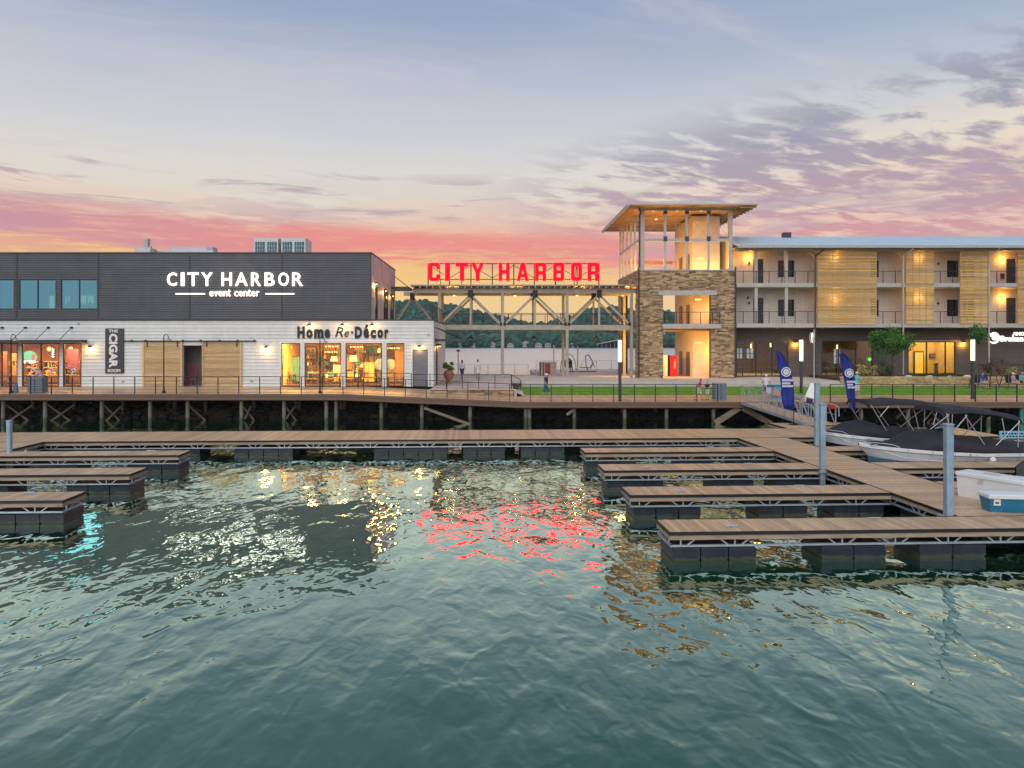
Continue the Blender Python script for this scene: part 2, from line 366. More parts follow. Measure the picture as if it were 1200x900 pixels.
def waterline(m, z0, z1, col):
    """scum line that dries on whatever floats"""
    nt = m.node_tree; N, L = nt.nodes, nt.links; b = N['Principled BSDF']; src = b.inputs['Base Color'].links[0].from_socket
    g = N.new('ShaderNodeNewGeometry'); s = N.new('ShaderNodeSeparateXYZ'); L.new(g.outputs['Position'], s.inputs[0])
    n = N.new('ShaderNodeTexNoise'); L.new(g.outputs['Position'], n.inputs['Vector']); n.inputs['Scale'].default_value = 5; n.inputs['Detail'].default_value = 5
    a = N.new('ShaderNodeMath'); a.operation = 'MULTIPLY_ADD'; L.new(n.outputs[0], a.inputs[0]); a.inputs[1].default_value = -(z1-z0)*1.6; L.new(s.outputs[2], a.inputs[2])
    r = N.new('ShaderNodeMapRange'); L.new(a.outputs[0], r.inputs[0]); r.inputs[1].default_value = z0-(z1-z0)*.4; r.inputs[2].default_value = z0-(z1-z0)*1.1; r.inputs[3].default_value = 0; r.inputs[4].default_value = .75
    x = N.new('ShaderNodeMix'); x.data_type = 'RGBA'; L.new(r.outputs[0], x.inputs[0]); L.new(src, x.inputs[6]); x.inputs[7].default_value = (*col, 1); L.new(x.outputs[2], b.inputs['Base Color'])
waterline(FLOAT, .05, .13, (.17, .17, .13))
PILE = M('weathered_pile', (0.20, 0.195, 0.16), 0.8, var=0.25, vscale=4, stretch=(3, 3, 0.4), dirt=0.3, objrand=0.12)
waterline(PILE, .34, .62, (.035, .05, .022))
TIMBER = M('timber_brace', (0.25, 0.20, 0.14), 0.75, var=0.2, vscale=4)
CONC = M('concrete', (0.50, 0.475, 0.43), 0.8, var=0.1, vscale=1.5, dirt=0.12, bump=0.003)
PAVE = M('plaza_paving', (0.56, 0.50, 0.43), 0.75, var=0.1, vscale=1.5, island=0.08, dirt=0.1)
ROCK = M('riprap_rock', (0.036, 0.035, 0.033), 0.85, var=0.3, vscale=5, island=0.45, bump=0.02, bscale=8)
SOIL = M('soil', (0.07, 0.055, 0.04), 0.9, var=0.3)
LEDGE = M('ledge_stone', (0.40, 0.275, 0.155), 0.8, var=0.2, vscale=6, island=0.62, hue=0.012, bump=0.008, bscale=14)
MORTAR = M('mortar', (0.13, 0.10, 0.08), 0.9)
GOLDSTONE = M('gold_stone', (0.52, 0.37, 0.18), 0.8, var=0.22, vscale=5, objrand=0.25, bump=0.01, bscale=10)
CREAM = M('cream_siding', (0.66, 0.60, 0.52), 0.6, var=0.06, vscale=1.5, island=0.03)
PALEWALL = M('pale_balcony_wall', (0.64, 0.585, 0.52), 0.6, var=0.06, vscale=1.5, dirt=.08, streak=0.05)
SLATW = M('pine_slat', (0.68, 0.435, 0.155), 0.6, var=0.2, vscale=3, objrand=0.28, stretch=(0.5, 3, 6))
BARN = M('barn_door_board', (0.60, 0.42, 0.20), 0.65, var=0.25, vscale=3, objrand=0.22, stretch=(0.5, 3, 8))
SOFFIT = M('wood_soffit', (0.50, 0.30, 0.14), 0.6, var=0.18, vscale=3, island=0.12)
ROOFBLUE = M('pale_metal_roof', (0.60, 0.74, 0.79), 0.45, 0.1, var=0.06, vscale=0.6)
BROWNWALL = M('dark_brown_siding', (0.115, 0.095, 0.078), 0.65, var=0.1, vscale=1.5, island=0.06)
DOORGREY = M('grey_door', (0.16, 0.175, 0.20), 0.5, var=0.05)
DARKDOOR = M('dark_door', (0.035, 0.035, 0.037), 0.5, var=0.05)
WHITE = M('white_paint', (0.80, 0.80, 0.78), 0.5, var=0.04)
GRASSM = M('lawn_grass', (0.15, 0.31, 0.022), 0.9, var=0.45, vscale=2.5, bump=0.02, bscale=60)
BLADE = M('grass_blade', (0.17, 0.35, 0.03), 0.8, var=0.2, island=0.4)
LEAF = M('tree_leaf', (0.062, 0.175, 0.028), 0.7, var=0.15, island=0.5, hue=0.03)
LEAFD = M('shrub_leaf', (0.045, 0.085, 0.025), 0.7, var=0.15, island=0.5, hue=0.03)
LEAFY = M('variegated_leaf', (0.42, 0.40, 0.10), 0.7, var=0.2, island=0.6, hue=0.04)
LEAFR = M('red_tipped_leaf', (0.13, 0.07, 0.03), 0.7, var=0.2, island=0.5, hue=0.09)
BARK = M('bark', (0.14, 0.105, 0.075), 0.9, var=0.25, vscale=8, bump=0.01)
FOREST = M('forest_foliage', (0.027, 0.088, 0.055), 0.9, var=0.4, vscale=0.05, island=0.68, hue=0.045)
HILLM = M('hill_ground', (0.045, 0.085, 0.04), 0.9, var=0.3, vscale=0.05)
TERRA = M('terracotta', (0.40, 0.155, 0.075), 0.65, var=0.12)
MAROON = M('maroon_metal', (0.26, 0.02, 0.045), 0.45, var=0.1)
GCLEAR = clear_glass('clear_glass')
GDARK = M('dark_glass', (0.012, 0.014, 0.016), 0.04, var=0, spec=0.6)
def tinted_glass(name, refl_col, tint, k):
    m = bpy.data.materials.new(name); m.use_nodes = True; nt = m.node_tree; N, L = nt.nodes, nt.links; N.clear()
    t = N.new('ShaderNodeBsdfTransparent'); t.inputs[0].default_value = (*tint, 1)
    g = N.new('ShaderNodeBsdfGlossy'); g.inputs['Roughness'].default_value = 0.02; g.inputs['Color'].default_value = (*refl_col, 1)
    mx = N.new('ShaderNodeMixShader'); mx.inputs[0].default_value = k; L.new(t.outputs[0], mx.inputs[1]); L.new(g.outputs[0], mx.inputs[2])
    o = N.new('ShaderNodeOutputMaterial'); L.new(mx.outputs[0], o.inputs[0]); return m
GBLUE = tinted_glass('blue_tinted_glass', (0.32, 0.70, 0.80), (0.60, 0.93, 0.96), 0.50)
WARM = emis('warm_lamp', (1.0, 0.52, 0.14), 3.2)
WARMSOFT = emis('warm_shade', (1.0, 0.56, 0.15), 3.2)
TUBE = emis('light_column_tube', (1.0, 0.74, 0.40), 3.6)
SIGNW = emis('white_sign_letter', (1.0, 0.90, 0.82), 2.2)
SIGNR = M('red_sign_letter', (0.35, 0.003, 0.003), 0.7, var=0, spec=0.0, emit=(1.0, 0.002, 0.008), estr=4.5)
HALO = emis('sign_back_glow', (1.0, 0.62, 0.34), 1.6)
REDGLOW = M('red_glow_paint', (0.60, 0.012, 0.012), 0.35, var=0.04, emit=(0.8, 0.01, 0.01), estr=0.25)  # faint emission put into the red makes the cabinet glow
GEL = M('gelcoat_white', (0.74, 0.78, 0.80), 0.22, var=0.05, vscale=2)
HULLBLUE = M('hull_grey_blue', (0.10, 0.20, 0.26), 0.3, var=0.1)
NAVY = M('navy_hull', (0.018, 0.022, 0.045), 0.25, var=0.08)
CANVAS = M('black_canvas', (0.022, 0.024, 0.029), 0.8, var=0.25, vscale=3, bump=0.02, bscale=5)
ALU = M('aluminium_tube', (0.62, 0.62, 0.62), 0.35, 0.5, var=0.05)
FLAGB = M('blue_flag_cloth', (0.012, 0.035, 0.27), 0.7, var=0.15, vscale=2)
PRINT = M('white_print', (0.72, 0.76, 0.85), 0.7, var=0)
CHEST = M('white_chest', (0.74, 0.78, 0.78), 0.4, var=0.05, dirt=0.06)
COOLB = M('blue_cooler', (0.022, 0.19, 0.33), 0.45, var=0.08)
BINM = M('slate_bin', (0.17, 0.22, 0.27), 0.55, var=0.08)
SKIN = M('skin', (0.50, 0.28, 0.19), 0.55, var=0.05)
ROOMWALL = M('warm_plaster', (0.68, 0.43, 0.16), 0.8, var=0.1)
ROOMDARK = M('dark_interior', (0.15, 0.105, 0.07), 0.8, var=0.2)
WOODD = M('dark_wood', (0.10, 0.055, 0.03), 0.6, var=0.2)
def cloth(name, c): return M(name, c, 0.8, var=0.1, vscale=8)
# ================================================================== WATER, HILLS, BANK
MB().quad((-1600,-60,0),(1600,-60,0),(1600,1250,0),(-1600,1250,0)).build('water', WATER, kind='structure')

PROF = [(-900,30),(-500,34),(-200,30),(0,32),(200,36),(440,38),(480,42),(510,43),(540,40),(560,35),(585,27),(605,20),(622,15),(640,19),(665,26),(690,33),(710,34),(745,31),(800,34),(900,36),(1100,30),(1400,34),(2000,30)]
def ridge(px):
    for (a, h0), (b, h1) in zip(PROF, PROF[1:]):
        if a <= px <= b: t = (px-a)/(b-a); t = t*t*(3-2*t); return h0+(h1-h0)*t
    return 30
def hill_z(X, D):
    px = CX+X*FF/900; top = ridge(px)*.92*900/FF+2
    t = min(max((D-585)/300, 0), 1); t = t*t*(3-2*t)
    return 0.6+top*t + 1.5*math.sin(X*0.05)*t + 2*math.sin(X*0.023+D*0.02)*t
def hills():
    b = MB(); xs = list(range(-1500, 1560, 20)); ds = [578, 580, 590, 605, 625, 650, 680, 715, 750, 790, 830, 870, 910, 1000, 1200]
    vs = [(x, d, -0.5 if j == 0 else hill_z(x, d)) for j, d in enumerate(ds) for x in xs]; n = len(xs)
    fs = [(j*n+i, j*n+i+1, (j+1)*n+i+1, (j+1)*n+i) for j in range(len(ds)-1) for i in range(n-1)]
    b.add(vs, fs, True); b.build('hills', HILLM, kind='structure')
    r = random.Random(3); b = MB()
    def blob(c, s, h):
        rings = []
        for j, (k, zz) in enumerate(((0.55, 0.0), (1.0, 0.35), (0.8, 0.72), (0.25, 1.0))):
            rings.append([(c[0]+s*k*(1+r.uniform(-.22, .22))*math.cos(2*math.pi*(i+.5*j)/6), c[1]+s*k*math.sin(2*math.pi*(i+.5*j)/6), c[2]+h*zz+r.uniform(-.06, .06)*h) for i in range(6)])
        b.loft(rings, False, True)
    for k in range(9500):
        D = 586+(r.random()**1.5)*330; wide = r.random() < 0.72
        X = r.uniform(-240, 330) if wide else r.uniform(-900, 900)
        if D < 612 and any(abs(X-wx(q, 589)) < 3.6 for q in (520, 538, 553, 577, 598, 616, 631, 642, 670, 712)): continue
        s = r.uniform(3.2, 6.5); blob((X, D, hill_z(X, D)-1.0), s, s*r.uniform(1.3, 2.1))
    b.build('hill_forest', FOREST, kind='stuff', label='dense dark green wood covering the hills across the lake', cat='forest')
hills()
# houses along the far shore
HW = M('house_wall', (0.46, 0.46, 0.46), 0.7, var=0.2, vscale=.05); HR = M('house_roof', (0.36, 0.35, 0.36), 0.8, var=0.1); HG = M('house_window', (0.05, 0.06, 0.07), 0.2, var=0)
def far_house(px, D, w, d, h, label, zoff=0.0):
    X = wx(px, D); z = hill_z(X, D)+zoff; w *= .72; d *= .7; h *= .62
    t = thing('shore_house', label, 'house', (X, D, z), 'houses on the far lake shore')
    MB().box(X-w/2, X+w/2, D-d/2, D+d/2, z-1.5, z+h).build('wall', HW, t)
    MB().poly([(X-w/2-.5, z+h), (X+w/2+.5, z+h), (X+w*.1, z+h+w*.26), (X-w*.1, z+h+w*.26)], D-d/2-.5, D+d/2+.5).build('roof', HR, t)
    me = MB().box(-.4, .4, -.06, .06, -.4, .4).mesh('window', HG)
    for k in range(3): piece('window', me, t, (X-w*.3+k*w*.3, D-d/2-.05, z+h*.55))
for px, D, w, h, lb in ((520, 588, 8, 4, 'small pale shore house by the left edge of the opening, above the potted urn'), (538, 590, 7, 3.5, 'pale low house on the shore behind the first light pole'),
        (553, 588, 9, 4, 'wide pale house on the far shore between the two walking people'), (577, 589, 9, 4.5, 'light grey house on the far shore left of the middle bridge column'),
        (598, 588, 8, 3.6, 'white low house on the far shore right of the middle bridge column'), (616, 596, 9, 6, 'tall white gabled house in the group of shore houses'),
        (631, 588, 8, 4, 'pale boat house in the group of shore houses'), (642, 590, 7, 4, 'small pale house behind the third light pole on the shore'),
        (670, 588, 8, 3.6, 'low pale house on the shore right of the paired bridge columns')):
    far_house(px, D, w, 6, h, lb)
far_house(690, 690, 12, 8, 6, 'big white house high on the right hillside among trees', 5)
t = thing('boat_shed', 'long pale boat shed with sloped roof on the far shore at right', 'boat shed', (wx(712, 584), 584, 0.2), None)
X = wx(712, 584)
for k in range(6): MB().tube((X-9+k*3.6, 581, -1), (X-9+k*3.6, 581, 3+k*.7), .18, 5).build('post', HW, t)
MB().poly([(X-10, 3), (X+10, 7.0), (X+10, 7.5), (X-10, 3.6)], 579, 586).build('roof', HW, t)

# bank, lawn, plaza
XL, XR = -40, 52
XK = 4.4                                   # the lake edge steps back here
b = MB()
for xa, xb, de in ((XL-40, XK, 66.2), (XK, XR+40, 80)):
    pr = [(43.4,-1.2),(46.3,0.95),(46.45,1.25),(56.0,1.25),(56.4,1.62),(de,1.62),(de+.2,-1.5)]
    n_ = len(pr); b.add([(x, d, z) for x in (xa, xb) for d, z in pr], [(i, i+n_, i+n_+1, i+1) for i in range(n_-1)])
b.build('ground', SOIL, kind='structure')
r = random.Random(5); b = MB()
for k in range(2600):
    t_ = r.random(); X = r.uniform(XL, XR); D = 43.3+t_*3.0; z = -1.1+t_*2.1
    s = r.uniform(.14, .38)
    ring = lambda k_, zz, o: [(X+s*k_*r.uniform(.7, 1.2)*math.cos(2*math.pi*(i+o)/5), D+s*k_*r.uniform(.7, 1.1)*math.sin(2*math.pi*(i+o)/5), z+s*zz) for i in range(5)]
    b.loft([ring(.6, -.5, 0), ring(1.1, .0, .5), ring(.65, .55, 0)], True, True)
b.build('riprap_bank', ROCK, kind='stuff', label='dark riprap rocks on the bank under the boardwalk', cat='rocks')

DE = 42.0                                  # front edge of the boardwalk
XA, XB, XC = wx(400, DE), wx(610, DE), 52   # level, ramp, level
ZL, ZR = 1.85, 1.375
def zdeck(X):
    t = min(max((X-XA)/(XB-XA), 0), 1); return ZL+(ZR-ZL)*t
def dback(X): return 49.25 if X < -4.5 else (46.45 if X < 1.75 else 47.4)
bw = thing('boardwalk', 'timber boardwalk on piles running along the shops above the riprap bank', 'boardwalk', (0, DE, 0)); bw['kind'] = 'structure'
b = MB(); X = XL; nb = 0
while X < XC:
    x1 = X+0.142
    for d0, d1 in ((DE, (DE+dback(X))/2-.004), ((DE+dback(X))/2, dback(X))):
        za, zb = zdeck(X), zdeck(x1); j = r.uniform(-.003, .003)
        b.add([(X,d0,za-.03),(x1,d0,zb-.03),(x1,d1,zb-.03),(X,d1,za-.03),(X,d0,za+j),(x1,d0,zb+j),(x1,d1,zb+j),(X,d1,za+j)],
            [(0,3,2,1),(4,5,6,7),(0,1,5,4),(1,2,6,5),(2,3,7,6),(3,0,4,7)])
    X += 0.150
b.build('deck_boards', DECK, bw, 'stuff')
b = MB()
for xa, xb in ((XL, XA), (XA, XB), (XB, XC)):
    za, zb = zdeck(xa), zdeck(xb)
    for y0, y1, top, bot in ((DE-.06, DE, .012, -.13), (DE-.02, DE+.10, -.13, -.36)):
        b.add([(xa,y0,za+bot),(xb,y0,zb+bot),(xb,y1,zb+bot),(xa,y1,za+bot),(xa,y0,za+top),(xb,y0,zb+top),(xb,y1,zb+top),(xa,y1,za+top)],
            [(0,3,2,1),(4,5,6,7),(0,1,5,4),(1,2,6,5),(2,3,7,6),(3,0,4,7)])
b.build('fascia_board', BROWN, bw)
b = MB()
for d in (42.5, 45.6):
    for xa, xb in ((XL, XA), (XA, XB), (XB, XC)): b.beam((xa, d, zdeck(xa)-.30), (xb, d, zdeck(xb)-.30), .1, .28)
for i in range(46): 
    X = XL+2*i; b.beam((X, DE+.12, zdeck(X)-.10), (X, dback(X)-.3, zdeck(X)-.10), .05, .13)
b.build('joist', BROWN, bw)
front = [4, 53, 119.5, 176, 220, 283, 333, 382.5, 394, 447, 494.5, 551, 616, 620.5, 673, 732, 781, 836, 1009, 1064, 1110, 1158, 1197, -60, 1250]
rear = [39, 87.5, 144, 205, 241, 298, 347, 351, 400, 404, 453, 501, 554, 620, 667, 722, 768, 808, 874, 945, 990, 1050, 1120, 1180]
for px, D in [(p, 42.45) for p in front]+[(p, 45.55) for p in rear]:
    X = wx(px, D); zt = zdeck(X)-.44
    MB().tube((X, D, -1.6), (X, D, zt), .13 if D < 44 else .12, 10, .118).build('pile', PILE, bw)
def brace(px0, y0, px1, y1, D=42.7, w=.10, h=.16, mat=TIMBER):
    MB().beam((wx(px0, D), D, wz(y0, D)), (wx(px1, D), D+.01, wz(y1, D)), w, h).build('brace', mat, bw)
for a, c in ((4, 39), (53, 87.5), (119.5, 144)):
    brace(a, 472, c, 497, 44.2, .06, .11); brace(a, 498, c, 474, 44.0, .06, .11)
for a, c in ((220, 241), (283, 298), (333, 347)):
    brace(a, 474, c, 493, 44.2, .06, .11)
brace(287, 491, 294, 476, 44, .06, .11); brace(335, 491, 345, 477, 44, .06, .11)
brace(497, 478, 551, 497.5, 42.25); brace(672, 480, 664, 486, 42.25); brace(732, 477, 728, 483, 44); brace(1050, 490, 1066, 476, 44)
brace(866, 478, 838, 496, 42.2, .16, .34); brace(870, 478, 904, 497, 42.2, .16, .34)

# ---- railings
def railing(label, pts, post_h=1.06, cables=5, r_=.022, step=None, group='dark cable railings', D=None, mat=BLACK, dy=0.0, cat='railing'):
    """pts: posts as (X, D, z)"""
    t = thing('cable_railing', label, cat, pts[0], group)
    me = MB().box(-r_, r_, -r_*1.2, r_*1.2, 0, post_h).mesh('post', mat)
    for p in pts: piece('post', me, t, p)
    b = MB()
    for p, q in zip(pts, pts[1:]): b.beam((p[0], p[1], p[2]+post_h+.012), (q[0], q[1], q[2]+post_h+.012), .05, .035)
    b.build('top_rail', mat, t)
    for k in range(cables):
        h = .10+k*(post_h-.16)/cables; b = MB()
        for p, q in zip(pts, pts[1:]): b.tube((p[0], p[1], p[2]+h), (q[0], q[1], q[2]+h), .0075, 4)
        b.build('cable', mat, t)
    return t
def rp(x): return (x, DE+.10, zdeck(x))
xs = [wx(11.5+24.4*k, DE+.1) for k in range(-3, 36)]
railing('long dark cable railing along the front edge of the boardwalk before the shops', [rp(x) for x in xs if x < wx(866, DE)])
railing('dark cable railing on the boardwalk edge behind the boats', [rp(wx(973+24.3*k, DE+.1)) for k in range(13)])
# ---- lawn, steps and paving
GX0, GX1 = 1.9, 50
MB().box(GX0, GX1, 47.42, 55.8, 1.30, 1.42).build('lawn', GRASSM, kind='structure')
b = MB()
for k in range(16000):
    x, y = r.uniform(GX0, GX1), r.uniform(47.45, 55.7); a = r.uniform(0, 3.14); h = r.uniform(.03, .075); c, s = math.cos(a)*.03, math.sin(a)*.03
    b.add([(x-c, y-s, 1.42), (x+c, y+s, 1.42), (x+r.uniform(-.03, .03), y, 1.42+h)], [(0, 1, 2)])
b.build('lawn_grass', BLADE, kind='stuff', label='short mown green grass on the lawn strip', cat='grass')
st = tag(MB().box(GX0+.3, 28.6, 55.75, 56.25, 1.26, 1.63).box(GX0+.3, 28.6, 56.25, 56.9, 1.26, 1.838).build('plaza_steps', CONC), kind='structure')
b = MB(); x = -4.4
while x < XR:
    y = 46.6
    while y < (80 if x > XK-.5 else 66):
        if (y < 56.9 and x < 1.1) or y >= 56.9:
            b.box(x, min(x+1.49, 1.28) if y < 56.9 else x+1.49, y, y+1.46, 1.60, 1.84+r.uniform(-.001, .001))
        y += 1.47 if y < 55.3 or y > 56.9 else 56.9-y if y < 56.9 else 1.47
    x += 1.5
b.build('plaza_paving', PAVE, kind='structure')
MB().box(XK, XR, 79.95, 80.3, -1.5, 1.86).box(XL, XK, 66.0, 66.35, -1.5, 1.86).box(XK-.3, XK, 66.35, 80.3, -1.5, 1.855).build('lake_seawall', CONC, kind='structure')
# terrace wall of stone under the paving, and its little stair
def stone_rows(b, x0, x1, z0, z1, y, hmin, hmax, lmin, lmax, dmin, dmax, openings=(), rr=None, gap=.008, back=.04, wl=None):
    """courses of separate stones whose faces stand out of the plane y (towards -y)"""
    rr = rr or rnd; z = z0
    while z < z1-.01:
        h = min(rr.uniform(hmin, hmax), z1-z)
        if z1-z-h < hmin*.5: h = z1-z
        spans = [(x0, x1)]
        for a, c, zb, zt in openings:
            if zb < z+h*.5 < zt:
                ns = []
                for s, e in spans:
                    if c <= s or a >= e: ns.append((s, e)); continue
                    if a > s: ns.append((s, a))
                    if c < e: ns.append((c, e))
                spans = ns
        for s, e in spans:
            x = s
            while x < e-.01:
                l = min(rr.uniform(lmin, lmax), e-x)
                if e-x-l < lmin*.6: l = e-x
                d = rr.uniform(dmin, dmax)
                b.cbox(x+gap/2, x+l-gap/2, y-d, y+back, z+gap/2, z+h-gap/2, min(.012, h*.2)) if False else b.box(x+gap/2, x+l-gap/2, y-d, y+back, z+gap/2, z+h-gap/2)
                x += l
        z += h
tw = thing('terrace_wall', 'low brown stone wall under the raised terrace beside the boardwalk ramp', 'stone wall', (-2, 46.5, 1.3))
MB().box(-4.4, 1.25, 46.52, 46.6, 1.2, 1.80).build('core', MORTAR, tw)
b = MB(); stone_rows(b, -4.4, 1.25, 1.40, 1.80, 46.52, .09, .13, .22, .6, .02, .05); b.build('stonework', LEDGE, tw, 'stuff')
MB().box(-4.42, 1.30, 46.42, 46.62, 1.80, 1.855).build('cap', CONC, tw)
ts = thing('terrace_stair', 'short pale concrete stair leading down from the terrace to the lawn', 'stair', (1.5, 47.2, 1.4))
for k in range(3): MB().box(1.3+.2*k, 1.9, 46.5, 48.2, 1.38, 1.70-.13*k+.004*k).build('step', CONC, ts)
MB().beam((1.30, 46.47, 1.80), (2.0, 46.47, 1.44), .10, .16).build('cheek', CONC, ts)
railing('short rear railing along the terrace edge above the stone wall', [(wx(p, 46.7), 46.7, 1.855) for p in (482, 504, 523, 542, 561, 580, 599)], 0.98)
railing('short railing on the deck in front of the grey door', [(wx(p, 47.6), 47.6, 1.85) for p in (398, 420, 441, 462, 482)], 1.02)
railing('sloped handrail beside the terrace stair', [(wx(599.5, 47), 47, 1.84), (wx(610, 47), 47, 1.50)], .95, 2)

# ================================================================== DOCKS
AD = R(2.3); ZT = 0.67
def dockpt(X, Y): c, s = math.cos(AD), math.sin(AD); return (X*c+Y*s, -X*s+Y*c)
def worldpt(u, v): c, s = math.cos(AD), math.sin(AD); return (u*c-v*s, u*s+v*c)
FL_SHELL = None
def float_mesh(w, d):
    b = MB(); n = max(2, round(w/.66)); s = w/n
    for i in range(n):
        x0, x1 = -w/2+i*s+.012, -w/2+(i+1)*s-.012; e = .05
        rings = [[(x0+k, -d/2+k, z), (x1-k, -d/2+k, z), (x1-k, d/2-k, z), (x0+k, d/2-k, z)] for k, z in ((.07, -.22), (.03, -.02), (.0, .05), (.0, .26), (.035, .32))]
        b.loft(rings, True, True)
    b.box(-w/2+.05, w/2-.05, -d/2+.05, d/2-.05, .26, .335)
    return b.mesh('float', FLOAT)
def truss(b, p, q, inward):
    """galvanised lattice girder below the timber along an edge p-q (dock coordinates)"""
    p, q = Vector((*p, 0)), Vector((*q, 0)); d = q-p; Ln = d.length; d.normalize(); n = Vector((*inward, 0))*.035
    Z = lambda v, z: (v.x+n.x, v.y+n.y, z)
    b.beam(Z(p, .345), Z(q, .345), .06, .045); b.beam(Z(p, .505), Z(q, .505), .05, .03)
    k = .25
    while k < Ln-.1:
        c = p+d*k; b.beam(Z(c, .36), Z(c, .50), .03, .04)
        for sgn in (-1, 1):
            if 0 < k+sgn*.34 < Ln: b.beam(Z(p+d*(k+sgn*.16), .36), Z(p+d*(k+sgn*.34), .495), .025, .03)
        k += 1.27
def dock(name, label, cat, u0, u1, v0, v1, across, floats=(), edges='fblr', indiv=False, group=None, fl_d=None, kind=None, pitch=.142):
    t = thing(name, label, cat, ((u0+u1)/2, (v0+v1)/2, 0), group, 0, AD)
    if kind: t['kind'] = kind
    long_u = across == 'v'                       # boards lie along v and repeat along u
    a0, a1, c0, c1 = (u0, u1, v0, v1) if long_u else (v0, v1, u0, u1)
    n = int((a1-a0)/pitch); pt = (a1-a0)/n; w = pt-.008
    if indiv:
        me = (MB().box(-w/2, w/2, (c0-c1)/2, (c1-c0)/2, -.028, 0) if long_u else MB().box((c0-c1)/2, (c1-c0)/2, -w/2, w/2, -.028, 0)).mesh('plank', DECKOBJ)
        for i in range(n):
            a = a0+(i+.5)*pt; piece('plank', me, t, (a, (c0+c1)/2, ZT+rnd.uniform(-.002, .003)) if long_u else ((c0+c1)/2, a, ZT+rnd.uniform(-.002, .003)))
    else:
        b = MB()
        for i in range(n):
            a = a0+i*pt; z = ZT+rnd.uniform(-.002, .003)
            b.box(a, a+w, c0, c1, ZT-.028, z) if long_u else b.box(c0, c1, a, a+w, ZT-.028, z)
        b.build('deck_boards', DECK, t, 'stuff')
    rim, fas, tr = MB(), MB(), MB()
    ed = {'f': ((u0, v0), (u1, v0), (0, 1)), 'b': ((u0, v1), (u1, v1), (0, -1)), 'l': ((u0, v0), (u0, v1), (1, 0)), 'r': ((u1, v0), (u1, v1), (-1, 0))}
    for e in edges:
        p, q, n_ = ed[e]
        X0, X1, Y0, Y1 = min(p[0], q[0]), max(p[0], q[0]), min(p[1], q[1]), max(p[1], q[1])
        def slab(bb, out, th, z0, z1, ins=0.0):
            if e == 'f': bb.box(X0+ins, X1-ins, Y0-out, Y0-out+th, z0, z1)
            if e == 'b': bb.box(X0+ins, X1-ins, Y1+out-th, Y1+out, z0, z1)
            if e == 'l': bb.box(X0-out, X0-out+th, Y0+ins, Y1-ins, z0, z1)
            if e == 'r': bb.box(X1+out-th, X1+out, Y0+ins, Y1-ins, z0, z1)
        slab(rim, .030 if e in 'fb' else .033, .030, .600, .676, -.03 if e in 'fb' else 0)
        slab(fas, .012 if e in 'fb' else .014, .045, .490, .606 if e in 'fb' else .603, 0)
        truss(tr, p, q, n_)
    rim.build('rubber_bumper', RUBBER, t); fas.build('fascia_board', FASCIA, t); tr.build('truss_frame', GALV, t)
    b = MB()
    k = a0+.3
    while k < a1: 
        b.box(k, k+.05, c0+.05, c1-.05, .50, .637) if long_u else b.box(c0+.05, c1-.05, k, k+.05, .50, .637)
        k += .9
    b.build('joist', FASCIA, t)
    cache = {}
    for fu, fv, fw, fd in floats:
        if (fw, fd) not in cache: cache[(fw, fd)] = float_mesh(fw, fd)
        piece('float', cache[(fw, fd)], t, (fu, fv, 0))
    return t
VF = [15.56, 19.36, 23.10, 26.93]
VB = [16.66, 20.50, 24.32, 28.10]
dock('main_walkway', 'long floating main dock of brown boards running below the boardwalk', 'floating dock', -30, 25, 30.78, 34.05, 'v',
     [(u, 31.55, 3.3, 1.35) for u in (-16.6, -22)]+[(-12.9, 31.5, 2.05, 1.3), (-9.1, 31.5, 2.6, 1.3), (-2.55, 31.5, 3.3, 1.3), (.75, 31.5, 1.9, 1.3), (3.4, 31.5, 2.0, 1.3), (8.5, 31.5, 3.3, 1.3), (14, 31.5, 3.0, 1.3), (19, 31.5, 3, 1.3)]
     + [(u, 33.4, 2.6, 1.1) for u in range(-24, 22, 5)], 'fb')
dock('side_walkway', 'wide floating walkway leading forward from the main dock at right', 'floating dock', 12.35, 14.60, 16.74, 30.72, 'u',
     [(13.5, v, 1.9, 2.3) for v in (18.2, 22, 25.6, 29.2)], 'lr')
dock('side_walkway', 'floating walkway at far left that carries the left finger docks', 'floating dock', -21.2, -18.62, 12, 30.72, 'u', [(-19.9, v, 1.9, 2.3) for v in (18, 22, 25.6, 29)], 'lr')
dock('dock_platform', 'wide dock platform with the coolers beside the nearest finger', 'floating dock', 14.66, 20, 16.74, 20.9, 'v',
     [(17, 19.9, 2.6, 1.3)], 'b', True)
gname = 'slim finger docks'
dock('finger_dock', 'nearest right-hand finger dock, the lowest and longest in view', 'finger dock', 4.67, 20, VF[0], VB[0], 'v',
     [(5.72, 16.1, 1.98, 1.0), (9.02, 16.1, 1.55, 1.0), (11.4, 16.1, 1.62, 1.0), (15.2, 16.1, 2, 1.0)], 'fbl', True, gname)
dock('finger_dock', 'second right-hand finger dock counted from the viewer', 'finger dock', 4.67, 12.30, VF[1], VB[1], 'v',
     [(5.75, 19.95, 1.98, 1.0), (9.15, 19.95, 1.45, 1.0), (11.4, 19.95, 1.5, 1.0)], 'fbl', True, gname)
dock('finger_dock', 'third right-hand finger dock, just below the steel pile by the slip', 'finger dock', 4.67, 12.30, VF[2], VB[2], 'v',
     [(5.75, 23.7, 1.98, 1.0), (9.15, 23.7, 1.45, 1.0), (11.4, 23.7, 1.5, 1.0)], 'fbl', False, gname)
dock('finger_dock', 'farthest right-hand finger dock, next to the main dock', 'finger dock', 4.67, 12.30, VF[3], VB[3], 'v',
     [(5.75, 27.5, 1.98, 1.0), (9.15, 27.5, 1.45, 1.0), (11.4, 27.5, 1.5, 1.0)], 'fbl', False, gname)
